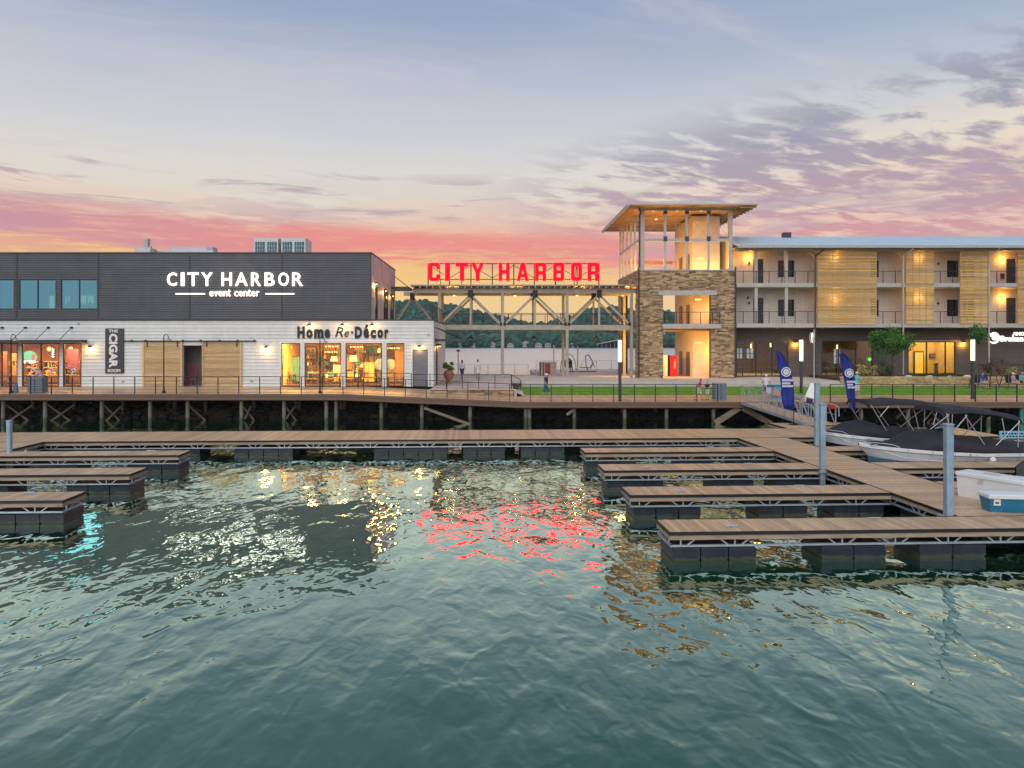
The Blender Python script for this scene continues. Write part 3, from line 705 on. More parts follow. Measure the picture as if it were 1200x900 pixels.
dock('finger_dock', 'nearest left-hand finger dock cut by the photo edge', 'finger dock', -18.56, -11.2, VF[1], VB[1], 'v',
     [(-12.2, 19.95, 1.98, 1.0), (-15.8, 19.95, 1.45, 1.0)], 'fbr', True, gname)
dock('finger_dock', 'middle left-hand finger dock', 'finger dock', -18.56, -11.2, VF[2], VB[2], 'v',
     [(-12.25, 23.7, 2.1, 1.0), (-15.9, 23.7, 1.45, 1.0), (-17.6, 23.7, 1.4, 1)], 'fbr', False, gname)
dock('finger_dock', 'farthest left-hand finger dock, next to the main dock', 'finger dock', -18.56, -11.2, VF[3], VB[3], 'v',
     [(-12.2, 27.5, 1.98, 1.0), (-15.8, 27.5, 1.45, 1.0)], 'fbr', False, gname)
dock('slip_finger', 'finger dock between the two covered motorboats', 'finger dock', 14.66, 23, VF[3], VB[3], 'v', [(16.5, 27.5, 1.98, 1.0), (20, 27.5, 1.98, 1)], 'fbr', False, gname)
dock('slip_finger', 'finger dock in front of the nearer covered motorboat', 'finger dock', 14.66, 23, VF[2], VB[2], 'v', [(16.5, 23.7, 1.98, 1.0), (20, 23.7, 1.98, 1)], 'fbr', False, gname)
dock('landing_platform', 'small landing platform at the foot of the gangway behind the main dock', 'floating dock', 16.3, 20.5, 34.10, 36.4, 'u', [(18, 35, 2.6, 1.3)], 'lrb')
# corner gussets seen in the slips
for u, v in ((12.33, VF[1]), (12.33, VF[0]+3.8-.9)):
    pass
# cleats on the fingers
def cleat(u, v, label):
    X, Y = worldpt(u, v); t = thing('dock_cleat', label, 'cleat', (X, Y, ZT+.004), 'dock cleats', AD)
    for q in (-.05, .05): MB().tube((q, 0, 0), (q, 0, .05), .018, 6).build('leg', GALV, t)
    MB().tube((-.16, 0, .055), (.16, 0, .055), .02, 6, .02).build('horn', GALV, t)
for i, nm in enumerate(('nearest', 'second', 'third', 'farthest')):
    cleat(6.2, VF[i]+.30, f'metal cleat near the left end of the {nm} right-hand finger dock')
    cleat(10.0, VF[i]+.85, f'metal cleat midway along the {nm} right-hand finger dock')
for i, nm in ((1, 'nearest'), (2, 'middle'), (3, 'farthest')): cleat(-12.6, VF[i]+.8, f'metal cleat near the end of the {nm} left-hand finger dock')
# steel guide piles
def guide_pile(px, D, ytop, label, r_=.085):
    X = wx(px, D); t = thing('guide_pile', label, 'pile', (X, D, 0), 'grey blue steel guide piles')
    MB().cbox(X-r_, X+r_, D-r_, D+r_, -1.5, wz(ytop, D)-.03, .02).build('shaft', PILEBLUE, t)
    MB().cbox(X-r_-.012, X+r_+.012, D-r_-.012, D+r_+.012, wz(ytop, D)-.03, wz(ytop, D)+.015, .012).build('cap', PILEBLUE, t)
    MB().box(X-r_-.08, X+r_+.08, D-r_-.07, D-r_-.03, .56, .65).box(X-r_-.08, X-r_-.03, D-r_, D+.2, .56, .65).box(X+r_+.03, X+r_+.08, D-r_, D+.2, .56, .65).build('collar', GALV, t)
guide_pile(11, 27.2, 493, 'short steel pile on the walkway at the far left')
guide_pile(957.5, 29.0, 449, 'tall steel pile left of the farther boat, nearest the gangway', .095)
guide_pile(963.7, 23.6, 473, 'steel pile rising from the slip corner in front of the flags', .085)
guide_pile(1111.5, 17.35, 497, 'nearest steel pile beside the white chest', .09)

# ================================================================== GANGWAY
gw = thing('gangway', 'galvanised gangway with lattice railings sloping from boardwalk to dock', 'gangway', (16.4, 39, .6))
A0, A1 = Vector((15.15, 41.95, 1.34)), Vector((16.35, 35.3, .76)); B0, B1 = Vector((16.45, 42.0, 1.34)), Vector((17.72, 35.5, .76))
b = MB(); n = 46
for i in range(n):
    t0, t1 = i/n, (i+.93)/n; q = [A0.lerp(A1, t0), A0.lerp(A1, t1), B0.lerp(B1, t1), B0.lerp(B1, t0)]
    b.loft([[(p.x, p.y, p.z-.03) for p in q], [tuple(p) for p in q]], True, True)
b.build('deck_boards', DECK, gw, 'stuff')
up = Vector((0, 0, 1.02))
for P, Q in ((A0, A1), (B0, B1)):
    b = MB(); b.beam(P-Vector((0,0,.05)), Q-Vector((0,0,.05)), .06, .16); b.build('stringer', GALV, gw)
    b = MB(); b.tube(P+up, Q+up, .03, 8); b.tube(P+up*.5, Q+up*.5, .014, 6)
    b.tube(Q+up, Q+up*.9+Vector((.05, -.22, 0)), .03, 8); b.tube(Q+up*.9+Vector((.05, -.22, 0)), Q+up*.45+Vector((.05, -.24, 0)), .03, 8); b.build('handrail', GALV, gw)
    N_ = 9
    for i in range(N_+1):
        p = P.lerp(Q, i/N_); MB().beam(p, p+up, .045, .045).build('post', GALV, gw)
        if i < N_: MB().beam(P.lerp(Q, (i+.95)/N_), P.lerp(Q, (i+.08)/N_)+up, .03, .03).build('diagonal', GALV, gw)
def drape(name, label, cat, t0, w, h, mat):
    """cloth hung over the far handrail"""
    c = B0.lerp(B1, t0)+up; d = (B1-B0).normalized(); b = MB(); rings = []
    for k in range(7):
        z = -h+k*h/3 if k <= 3 else -(k-3)*h/3*.8; off = (-.035 if k < 3 else (0 if k == 3 else .035))
        z = z+.034
        rings.append([tuple(c+d*(w*(i/5-.5))+Vector((off+.012*math.sin(i*2.1+k), 0, z+.012*math.sin(i*1.7)))) for i in range(6)])
    b.loft(rings, closed=False, smooth=True)
    o = b.build(name, mat, None, None, label, cat, 'things hung on the gangway rail', base=tuple(c)); s = o.modifiers.new('thickness', 'SOLIDIFY'); s.thickness = .015
drape('towel', 'white and pink towel hung on the far gangway rail', 'towel', .22, .8, .5, cloth('pink_towel', (.65, .40, .36)))
drape('towel', 'white cloth hung near the top of the gangway', 'towel', .10, .5, .6, cloth('white_towel', (.70, .70, .70)))
drape('towel', 'yellow cloth hung on the lower gangway rail', 'towel', .78, .5, .35, cloth('yellow_towel', (.62, .50, .04)))
drape('towel', 'dark blue cloth hung beside the yellow one', 'towel', .68, .45, .3, cloth('navy_towel', (.05, .06, .22)))
drape('towel', 'orange red cloth hung at the foot of the gangway rail', 'towel', .96, .6, .28, cloth('red_towel', (.60, .07, .03)))
drape('towel', 'striped pale cloth on the middle of the gangway rail', 'towel', .52, .7, .3, cloth('lilac_towel', (.45, .38, .42)))
o = drape('notice_sheet', 'small white notice hanging below the yellow cloth on the gangway', 'notice', .83, .42, .62, cloth('notice_white', (.72, .66, .66)))
# ================================================================== LETTERING
def text_mesh(b, body, x0, x1, z0, z1, yf, depth, bold=0.0, shear=0.0, rot90=False):
    """lettering fitted into a box on a wall that faces -Y, thickness depth behind yf"""
    cu = bpy.data.curves.new('txt', 'FONT'); cu.body = body; cu.size = 1; cu.extrude = 0.5; cu.offset = bold; cu.shear = shear; cu.resolution_u = 3
    o = bpy.data.objects.new('txt', cu); COL.objects.link(o); bpy.context.view_layer.update()
    me = bpy.data.meshes.new_from_object(o.evaluated_get(bpy.context.evaluated_depsgraph_get()))
    vs = [(v.co.x, v.co.y, v.co.z) for v in me.vertices]; fs = [tuple(p.vertices) for p in me.polygons]
    bpy.data.objects.remove(o); bpy.data.curves.remove(cu); bpy.data.meshes.remove(me)
    if rot90: vs = [(y, -x, z) for x, y, z in vs]
    mx0, mx1 = min(v[0] for v in vs), max(v[0] for v in vs); my0, my1 = min(v[1] for v in vs), max(v[1] for v in vs)
    sx, sy = (x1-x0)/(mx1-mx0), (z1-z0)/(my1-my0)
    return b.add([(x0+(x-mx0)*sx, yf+(0.5-z)*depth, z0+(y-my0)*sy) for x, y, z in vs], fs)

# ================================================================== EVENT CENTRE (left building)
D0 = 49.3
ZB, ZM, ZTOP = 1.85, wz(375.5, D0), wz(297, D0)
XU, XW = wx(435, D0), wx(507.6, D0)
fx = lambda px: wx(px, D0)
fz = lambda py: wz(py, D0)
ec = thing('event_center', 'two storey shop and event building, dark ribbed metal above and white siding below', 'building', (-20, D0, ZB))
def spans_minus(s0, s1, za, zb, openings):
    sp = [(s0, s1)]
    for a, c, oz0, oz1 in openings:
        if oz0 < (za+zb)/2 < oz1:
            ns = []
            for s, e in sp:
                if c <= s or a >= e: ns.append((s, e)); continue
                if a > s: ns.append((s, a))
                if c < e: ns.append((c, e))
            sp = ns
    return sp
def clap(b, x0, x1, z0, z1, y, pitch, openings=(), out=.045):
    n = max(1, round((z1-z0)/pitch)); p = (z1-z0)/n
    for i in range(n):
        za, zb = z0+i*p, z0+(i+1)*p
        for s, e in spans_minus(x0, x1, za, zb, openings):
            b.add([(s,y-out,za),(e,y-out,za),(e,y-.004,zb),(s,y-.004,zb),(s,y,za),(e,y,za),(e,y+.1,zb),(s,y+.1,zb)], [(0,1,2,3),(0,4,5,1),(0,3,7,4),(1,5,6,2)])
    return b
def ribs(b, x0, x1, z0, z1, y, pitch=.165, openings=(), out=.045):
    n = round((z1-z0)/pitch); p = (z1-z0)/n
    for i in range(n):
        z = z0+i*p
        for s, e in spans_minus(x0, x1, z, z+p, openings):
            pr_ = [(z, y), (z+p*.16, y-out), (z+p*.60, y-out), (z+p*.76, y), (z+p, y)]
            b.add([(xx, yy, zz) for xx in (s, e) for zz, yy in pr_], [(k, k+5, k+6, k+1) for k in range(4)])
    return b
def window(parent, x0, x1, z0, z1, y, cols, glass, fr=DARKTRIM, w=.06, name='window', rows=1, xf=None, out=.03, depth=.10):
    b = MB(xf)
    b.box(x0, x1, y-out, y+depth, z0, z0+w); b.box(x0, x1, y-out, y+depth, z1-w, z1)
    b.box(x0, x0+w, y-out+.002, y+depth-.002, z0+w, z1-w); b.box(x1-w, x1, y-out+.002, y+depth-.002, z0+w, z1-w)
    n = cols if isinstance(cols, int) else len(cols)+1
    edges = [x0+w]+([x0+(x1-x0)*k/n for k in range(1, n)] if isinstance(cols, int) else list(cols))+[x1-w]
    for e in edges[1:-1]: b.box(e-w*.4, e+w*.4, y-out+.004, y+depth-.004, z0+w, z1-w)
    for k in range(1, rows): zz = z0+(z1-z0)*k/rows; b.box(x0+w, x1-w, y-out+.006, y+depth-.006, zz-w*.35, zz+w*.35)
    f = b.build(name, fr, parent)
    for a, c in zip(edges, edges[1:]):
        for k in range(rows):
            za, zb = z0+w+(z1-z0-2*w)*k/rows, z0+w+(z1-z0-2*w)*(k+1)/rows
            MB(xf).box(a, c, y+.03, y+.045, za, zb).build('pane', glass, f)
    return f
uw = [(fx(p), fx(q), fz(362.5), fz(327.5)) for p, q in ((-68, -24), (-20, 17.5), (22.5, 66.5), (71.5, 115))]
seam = [fx(p) for p in (-92, 20, 115.5, 222.5, 330.5)]+[XU]; bays = [(-40.0, seam[0])]+list(zip(seam, seam[1:]))
for a, c in bays:
    ribs(MB(), a+.03, c-.03, ZM+.12, ZTOP-.02, D0-.02, .165, uw).build('wall_panel', DARKRIB, ec)
for s in seam[:-1]: MB().box(s-.05, s+.05, D0-.08, D0, ZM+.1, ZTOP-.02).build('seam_strip', DARKTRIM, ec)
b = MB(); b.box(-40, XU, D0, D0+.2, ZM, fz(362.5)).box(-40, XU, D0, D0+.2, fz(327.5), ZTOP)
for (a, c) in ((-40, fx(-68)), (fx(-24), fx(-20)), (fx(17.5), fx(22.5)), (fx(66.5), fx(71.5)), (fx(115), XU)): b.box(a, c, D0, D0+.2, fz(362.5), fz(327.5))
b.build('upper_wall', DARKTRIM, ec)
MB().box(-40, XU+.06, D0-.10, D0+.25, ZTOP-.02, ZTOP+.08).box(XU-.2, XU+.06, D0+.25, 61, ZTOP-.02, ZTOP+.08).build('parapet_cap', DARKTRIM, ec)
MB().box(-40, XU+.02, D0-.11, D0-.02, ZM-.02, ZM+.13).build('flashing', DARKTRIM, ec)
for a, c, z0, z1 in uw: window(ec, a, c, z0, z1, D0-.03, 2, GBLUE)
MB().box(-40, XU-.2, D0+.25, 61, ZTOP-.9, ZTOP-.7).build('roof', M('roof_membrane', (.35, .35, .35), .8), ec)
rcut = [(wx(p, 60.9), wx(q, 60.9), 7.55, 9.25) for p, q in ((-60, -44), (-28, -8), (2, 8), (12, 19), (26, 42), (50, 66), (76, 84), (94, 112))]
b = MB(); x_ = -40
for a, c, z0, z1 in rcut: b.box(x_, a, 60.8, 61, ZM, ZTOP).box(a, c, 60.8, 61, ZM, z0).box(a, c, 60.8, 61, z1, ZTOP); x_ = c
b.box(x_, XU-.25, 60.8, 61, ZM, ZTOP).box(-40, -39.8, D0, 60.8, ZB, ZTOP); b.build('rear_wall', M('teal_grey_interior', (.20, .30, .33), .7, var=.1), ec)
for a, c, z0, z1 in rcut: window(ec, a, c, z0, z1, 60.75, 2, GCLEAR, DARKDOOR, .06, 'rear_window')
MB().box(-39.7, fx(120), D0+.25, 60.7, ZM, ZM+.03).box(fx(120), fx(120)+.1, D0+.25, 60.7, ZM, ZTOP-.95).box(-39.7, fx(120), D0+.3, 60.7, ZTOP-1.05, ZTOP-.95).build('hall_wall', M('pale_hall', (.42, .52, .55), .7, var=.08), ec)
def indoor_hedge(px0, px1, lb, seed):
    r_ = random.Random(seed); D = 50.2; X0, X1 = wx(px0, D), wx(px1, D); z0 = ZM+.04; t = thing('indoor_planter', lb, 'planter', ((X0+X1)/2, D, z0), 'planters in the event hall')
    MB().box(X0, X1, D-.15, D+.25, z0, z0+.75).build('box', DARKTRIM, t); b_ = MB()
    for k in range(420): p = Vector((r_.uniform(X0, X1), D+r_.uniform(-.2, .3), z0+.75+abs(r_.gauss(0, .22)))); e = Vector((r_.gauss(0, 1), r_.gauss(0, 1), r_.gauss(0, 1))).normalized()*.10; f = e.orthogonal().normalized()*.06; b_.add([tuple(p-e), tuple(p+f), tuple(p+e), tuple(p-f)], [(0, 1, 2, 3)])
    b_.build('foliage', LEAFD, t)
indoor_hedge(77, 91, 'row of green plants behind the left pane of the rightmost blue upper window', 3); indoor_hedge(94, 114, 'row of green plants behind the right pane of the rightmost blue upper window', 4); indoor_hedge(9, 17, 'green plant behind the leftmost blue upper window', 5)
# upper side wall, facing +X: local a runs away from the viewer
SX = lambda a, o, z: (XU-o, a, z)
cols_ = [(D0+.05, 53.6), (53.7, 57.4), (57.5, 60.95)]; zz_ = [ZM+.02, ZM+1.62, ZM+3.2, ZTOP-.02]
sd = [(50.7, 51.9, ZM, ZM+2.6), (54.6, 56.9, ZM, ZM+2.6), (58, 60.2, ZM, ZM+2.6)]
for a, c in cols_:
    for z0, z1 in zip(zz_, zz_[1:]):
        b = MB(SX)
        for s, e in spans_minus(a, c, z0, z1, [(p, q, u_, v_+.4) for p, q, u_, v_ in sd]): b.box(s+.012, e-.012, -.03, .1, z0+.012, z1-.012)
        if b.v: b.build('side_panel', GREYPANEL, ec)
for p, q, u_, v_ in sd: MB(SX).box(p, q, -.03, .1, v_+.02, zz_[2]-.012).build('side_panel', GREYPANEL, ec)
MB().box(XU-.16, XU-.11, D0+.1, 60.9, ZM, ZTOP-.05).build('side_backing', DARKTRIM, ec)
window(ec, *sd[0], 0, 1, GDARK, DARKDOOR, .12, 'door', 1, SX); window(ec, *sd[1], 0, 2, GCLEAR, DARKDOOR, .08, 'window', 1, SX); window(ec, *sd[2], 0, 2, GDARK, DARKDOOR, .08, 'window', 1, SX)
MB().box(XU-.02, XU+1.55, 58.6, 61.2, 9.62, 9.82).build('side_canopy', DARKTRIM, ec)
MB().tube((XU+.03, 59, 10.9), (XU+1.4, 58.8, 9.84), .02, 5).tube((XU+.03, 60.8, 10.9), (XU+1.4, 60.8, 9.84), .02, 5).build('canopy_rod', BLACK, ec)
def sconce(parent, X, D, z, nrm=(0, -1), e=14, col=(1, .50, .13), size=1.0):
    """half-round down-lighting wall lamp; the bulb sits under a dark hood"""
    nx, ny = nrm; s = .10*size; c = (X+nx*.16, D+ny*.16, z)
    f = MB().box(X+min(0, nx*.04)-.04*abs(ny), X+max(0, nx*.04)+.04*abs(ny), D+min(0, ny*.04)-.04*abs(nx), D+max(0, ny*.04)+.04*abs(nx), z, z+.16*size)
    f.tube((X, D, z+.12*size), (c[0], c[1], z+.15*size), .02, 6)
    f.lathe([(.02, .17*size), (.07*size, .15*size), (.14*size, .03*size), (.13*size, .02*size), (.05*size, .12*size)], c, 12)
    o = f.build('wall_lamp', BLACK, parent)
    MB().ell((c[0], c[1], z+.02), s*.75, s*.75, s*.85, 8, 6).build('bulb', WARM, o)
    lamp('lamp_light', 'POINT', (c[0]+nx*.05, c[1]+ny*.05, z-.12), e, col, o, .10)
    return o
for px, py in ((438.5, 333), (449.5, 341), (458, 347)):
    Dd = XU*FF/(px-CX); sconce(ec, XU+.03, Dd, wz(py, Dd), (1, 0), 60)
# roof terrace over the lower storey
MB().box(XU, XW, D0+.1, 61, ZM-.25, ZM-.05).build('terrace_floor', CONC, ec)
MB().box(XU+.02, XW+.05, D0-.06, D0+.2, ZM-.02, ZM+.07).box(XW-.15, XW+.05, D0+.2, 61, ZM-.02, ZM+.07).build('terrace_coping', DARKTRIM, ec)
b = MB(); 
for k in range(8): b.box(XW-.10, XW-.06, D0+.35+k*1.5, D0+.39+k*1.5, ZM+.07, ZM+1.15)
for k in range(9): b.box(XW-.09, XW-.07, D0+.35, D0+10.9, ZM+.18+k*.12, ZM+.195+k*.12)
b.box(XW-.11, XW-.05, D0+.3, D0+10.95, ZM+1.13, ZM+1.18); b.build('terrace_railing', BLACK, ec)
# lower storey
z402, z453 = fz(402), ZB+.02
lo = [(fx(-36), fx(21), z453, z402), (fx(26), fx(70), z453, z402), (fx(74), fx(96), z453, z402), (fx(214.5), fx(237.5), z453, fz(405)),
      (fx(330), fx(352), z453, z402), (fx(357), fx(400), z453, z402), (fx(405), fx(448), z453, z402), (fx(453), fx(474), z453, z402), (fx(483.5), fx(501.5), z453, fz(409.5))]
clap(MB(), -40, XW, ZB, ZM-.03, D0, .245, lo).build('siding', SIDING, ec, 'stuff')
b = MB()
for a, c in zip([(-40)]+[o[1] for o in lo], [o[0] for o in lo]+[XW]): b.box(a+.002, c-.002, D0+.012, D0+.16, ZB, ZM-.03)
for a, c, z0, z1 in lo: b.box(a, c, D0+.012, D0+.16, z1, ZM-.03)
b.build('lower_wall', WHITE, ec)
SXL = lambda a, o, z: (XW-o, a, z)
clap(MB(SXL), D0, 61, ZB, ZM-.03, 0, .245).build('siding', SIDING, ec, 'stuff')
b = MB()
for a, c in ((XW-.09, XW+.03),): b.box(a, c, D0-.035, D0+.09, ZB, ZM-.03)
b.box(-40, XW, D0-.05, D0-.001, ZM-.16, ZM-.03); b.build('corner_trim', SIDING, ec)
b = MB()
for a, c, z0, z1 in lo[4:8]+lo[1:3]:
    b.box(a-.10, a, D0-.04, D0+.05, z0, z1+.10); b.box(c, c+.10, D0-.04, D0+.05, z0, z1+.10); b.box(a, c, D0-.04, D0+.05, z1, z1+.10)
b.build('window_trim', WHITE, ec)
for (a, c, z0, z1), n in zip(lo[4:8], (1, 2, 2, 1)): window(ec, a, c, z0, z1, D0, n, GCLEAR)
for (a, c, z0, z1), n in zip(lo[0:3], (3, 2, 1)): window(ec, a, c, z0, z1, D0, n, GCLEAR)
a, c, z0, z1 = lo[8]
dr = MB().box(a+.05, c-.05, D0+.02, D0+.07, z0, z1-.05).build('door', DOORGREY, ec, label='plain grey door under a wall lamp')
MB().box(a, a+.05, D0-.03, D0+.1, z0, z1).box(c-.05, c, D0-.03, D0+.1, z0, z1).box(a+.05, c-.05, D0-.03, D0+.1, z1-.05, z1).build('door_frame', DOORGREY, dr)
MB().tube((a+.15, D0-.03, z0+1.05), (a+.15, D0+.03, z0+1.05), .03, 8).beam((a+.13, D0-.03, z0+1.05), (a+.30, D0-.03, z0+1.05), .025, .025).build('handle', ALU, dr)
# interiors
def room(x0, x1, y0, y1, z0, z1, wallm, floorm, parent=ec):
    b = MB(); b.box(x0, x1, y1, y1+.1, z0, z1).box(x0-.1, x0, y0, y1, z0, z1).box(x1, x1+.1, y0, y1, z0, z1).box(x0-.1, x1+.1, y0, y1+.1, z1, z1+.1); b.build('interior_wall', wallm, parent)
    MB().box(x0, x1, y0, y1, z0-.02, z0).build('interior_floor', floorm, parent)
room(fx(326), fx(478), D0+.2, 55.5, ZB+.02, 5.35, ROOMWALL, WOODD)
room(-39.5, fx(100), D0+.2, 54.5, ZB+.02, 5.35, M('amber_plaster', (.42, .22, .09), .8, var=.3, vscale=2), WOODD)
room(fx(206), fx(246), D0+.2, 51.2, ZB+.02, 4.9, M('grey_vestibule', (.30, .30, .31), .7), CONC)
def ceiling_light(X, D, z, e, col=(1, .53, .12), L_=1.2):
    o = MB().box(X-L_/2, X+L_/2, D-.12, D+.12, z-.06, z).build('ceiling_lamp', WARM, ec)
    lamp('room_light', 'AREA', (X, 50.05, z-.03), e, col, o, .7)      # area lamp added to light the room, hidden behind the window header
for px in (341, 378, 427, 463): ceiling_light(fx(px), 51.8, 5.30, 560)
for px in (-10, 40, 84): ceiling_light(fx(px), 51.8, 5.30, 480, (1, .44, .11), .5)
# things inside the home shop
FR = M('picture_frame', (.10, .06, .03), .5, objrand=.6); r = random.Random(11)
hues = [cloth('canvas_'+n, c) for n, c in (('ochre', (.55, .34, .10)), ('rust', (.45, .15, .05)), ('cream', (.70, .60, .42)), ('teal', (.10, .28, .28)), ('umber', (.20, .11, .06)))]
k = 0
for px, py, w, h, lb in ((336, 413, .9, 1.5, 'orange hanging textile in the first shop window'), (346, 420, .5, .8, 'small framed picture at the right of the first shop window'),
        (364, 414, .9, 1.1, 'framed picture at the left of the second shop window'), (375, 424, .7, .7, 'square picture behind the post in the second shop window'),
        (386, 427, .9, .8, 'low cream picture in the second shop window'), (396, 416, .5, 1.4, 'tall narrow picture at the right of the second shop window'),
        (411, 410, .7, .7, 'picture high in the left half of the third shop window'), (421, 413, .9, 1.1, 'large picture in the middle of the third shop window'),
        (436, 411, 1.0, .8, 'wide picture high in the right half of the third shop window'), (458, 415, .7, 1.3, 'tall picture in the last shop window')):
    X, z = wx(px, 55.2), wz(py, 55.2)
    t = thing('framed_picture', lb, 'picture', (X, 55.45, z), 'pictures on the home shop wall')
    MB().box(X-w/2, X+w/2, 55.38, 55.47, z-h/2, z+h/2).build('frame', FR, t); MB().box(X-w/2+.06, X+w/2-.06, 55.36, 55.4, z-h/2+.06, z+h/2-.06).build('canvas', hues[k % 5], t); k += 1
def table_lamp(px, py, D, s, lb):
    X, z = wx(px, D), wz(py, D); t = thing('table_lamp', lb, 'lamp', (X, D, z-.6*s), 'lit lamps in the home shop')
    MB().lathe([(.12*s, -.6*s), (.05*s, -.5*s), (.11*s, -.3*s), (.04*s, -.1*s), (.015, .05)], (X, D, z), 12).build('lamp_base', WOODD, t)
    MB().lathe([(.26*s, -.02*s), (.20*s, .32*s)], (X, D, z), 14).build('lamp_shade', WARMSOFT, t)
for px, py, D, s, lb in ((341, 431, 53, .8, 'glowing table lamp in the first shop window'), (391.5, 423, 53, 1.1, 'glowing shade lamp at the right of the second shop window'),
        (414, 423, 52.5, 1.3, 'largest glowing shade lamp, in the left of the third shop window'), (440, 428, 53.5, .8, 'small lit lamp in the right half of the third shop window'), (333, 430, 53.5, .7, 'small lit lamp at the left edge of the first shop window'), (425, 430, 54, .7, 'low lit lamp in the middle of the third shop window')):
    table_lamp(px, py, D, s, lb)
def chandelier(px, py, D, lb):
    X, z = wx(px, D), wz(py, D); t = thing('chandelier', lb, 'chandelier', (X, D, z), 'chandeliers in the home shop')
    MB().tube((X, D, z), (X, D, 5.3), .012, 5).tube((X-.45, D, z), (X+.45, D, z), .02, 6).build('stem', BLACK, t)
    me = MB().ell((0, 0, 0), .06, .06, .08, 8, 5).mesh('bulb', WARM)
    for i in range(6): piece('bulb', me, t, (X-.45+i*.18, D+.1*math.sin(i*2), z+.06))
chandelier(389, 407, 52.5, 'upper lit chandelier at the right of the second shop window'); chandelier(388, 413.5, 54, 'lower lit chandelier in the second shop window')
chandelier(335, 408, 52.5, 'lit chandelier in the first shop window'); chandelier(418, 407.5, 53, 'lit chandelier in the third shop window'); chandelier(461, 409, 53, 'lit chandelier in the last shop window')
def furn(kind, px0, px1, py_top, D, lb, mat=WOODD, depth=.7):
    X0, X1 = wx(px0, D), wx(px1, D); zt = wz(py_top, D); z0 = ZB+.02
    t = thing(kind, lb, kind.split('_')[-1], ((X0+X1)/2, D, z0), 'furniture in the home shop')
    MB().box(X0, X1, D-depth/2, D+depth/2, zt-.07, zt).build('top', mat, t)
    me = MB().box(-.035, .035, -.035, .035, 0, zt-.07-z0).mesh('leg', mat)
    for x in (X0+.06, X1-.06):
        for y in (D-depth/2+.06, D+depth/2-.06): piece('leg', me, t, (x, y, z0))
    return t, X0, X1, zt
furn('dining_table', 362, 396, 437, 51.5, 'long dark table in the second shop window'); furn('side_table', 331, 346, 439, 52, 'small dark table in the first shop window')
furn('console_table', 407, 430, 433, 53.6, 'console table in the third shop window'); furn('low_bench', 418, 446, 442, 50.6, 'dark bench close to the glass of the third shop window', WOODD, .5)
furn('low_bench', 454, 473, 441, 50.6, 'dark bench close to the glass of the last shop window', WOODD, .5); furn('side_table', 452, 466, 436, 53, 'side table in the last shop window')
furn('plant_stand', 372, 380, 424, 53.8, 'tall thin plant stand in the second shop window')
def mirror(px, py, D, rr, lb):
    X, z = wx(px, D), wz(py, D); t = thing('round_mirror', lb, 'mirror', (X, D, z))
    MB(lambda x, y, z_: (X+x, D+z_, z+y)).lathe([(rr, -.02), (rr, .03)], n=24).build('frame', BLACK, t)
    MB(lambda x, y, z_: (X+x, D+z_, z+y)).lathe([(rr*.9, -.035), (rr*.9, -.02)], n=24).build('mirror_glass', M('mirror_face', (.30, .33, .30), .1, .6, var=0), t)
mirror(448.5-3, 427, 51.2, .48, 'round grey mirror at the right of the third shop window'); mirror(457.5, 427, 51.4, .45, 'round mirror with dark rim in the last shop window')
for px, h, m_, lb in ((350, 2.1, 3, 'dark cabinet with teal front at the right of the first shop window'), (398, 1.5, 2, 'cream armchair-high cabinet at the right of the second shop window'), (470, 2.6, 4, 'tall dark wardrobe in the last shop window'), (433, 1.7, 0, 'ochre dresser in the third shop window')):
    X = wx(px, 53); t = thing('cabinet', lb, 'cabinet', (X, 53, ZB+.02), 'furniture in the home shop')
    MB().box(X-.45, X+.45, 52.75, 53.3, ZB+.1, ZB+h).build('carcass', WOODD, t); MB().box(X-.42, X-.01, 52.71, 52.745, ZB+.16, ZB+h-.06).build('door', hues[m_], t); MB().box(X+.01, X+.42, 52.71, 52.745, ZB+.16, ZB+h-.06).build('door', hues[m_], t)
for px, cl_ in ((363, 'left end of the long table in the second shop window'), (369, 'front of the long table, second from its left end'), (387, 'front of the long table below the chandeliers'), (394, 'right end of the long table in the second shop window'), (410, 'left end of the console table in the third shop window'), (428, 'right end of the console table in the third shop window'), (335, 'small table in the first shop window')): 
    D = 50.9+r.random()*.5; X = wx(px, D); zs = ZB+.48
    t = thing('shop_chair', f'small wooden chair at the {cl_}', 'chair', (X, D, ZB+.02), 'chairs in the home shop')
    MB().box(X-.22, X+.22, D-.22, D+.22, zs-.05, zs).build('seat', hues[r.randrange(5)], t); MB().box(X-.22, X+.22, D+.18, D+.22, zs+.1, zs+.5).build('backrest', hues[r.randrange(5)], t)
    for sx in (-.19, .19):
        for sy in (-.19, .2): MB().box(X+sx-.02, X+sx+.02, D+sy-.02, D+sy+.02, ZB+.02, zs-.05+(.15 if sy > 0 else 0)).build('leg', WOODD, t)
def display_rack(px0, px1, D, lb, seed):
    r_ = random.Random(seed); X0, X1 = wx(px0, D), wx(px1, D); z0 = ZB+.02; t = thing('display_rack', lb, 'shelf', ((X0+X1)/2, D, z0), 'display racks in the home shop')
    for x in (X0, X1): MB().box(x-.03, x+.03, D-.2, D+.2, z0, z0+2.5).build('upright', WOODD, t)
    for k in range(5):
        z = z0+.35+k*.5; MB().box(X0+.03, X1-.03, D-.2, D+.2, z-.04, z).build('shelf', WOODD, t); x = X0+.15
        while x < X1-.12:
            h = r_.uniform(.12, .36); w = r_.uniform(.06, .14); b = MB()
            if r_.random() < .5: b.lathe([(w*.6, 0), (w, h*.35), (w*.5, h*.8), (w*.7, h)], (x, D-.05, z), 8)
            else: b.box(x-w, x+w, D-.12, D+.05, z, z+h)
            b.build('ornament', WARMSOFT if r_.random() < .14 else hues[r_.randrange(5)], t); x += r_.uniform(.2, .38)  # a few ornaments are made to glow, to brighten the shop
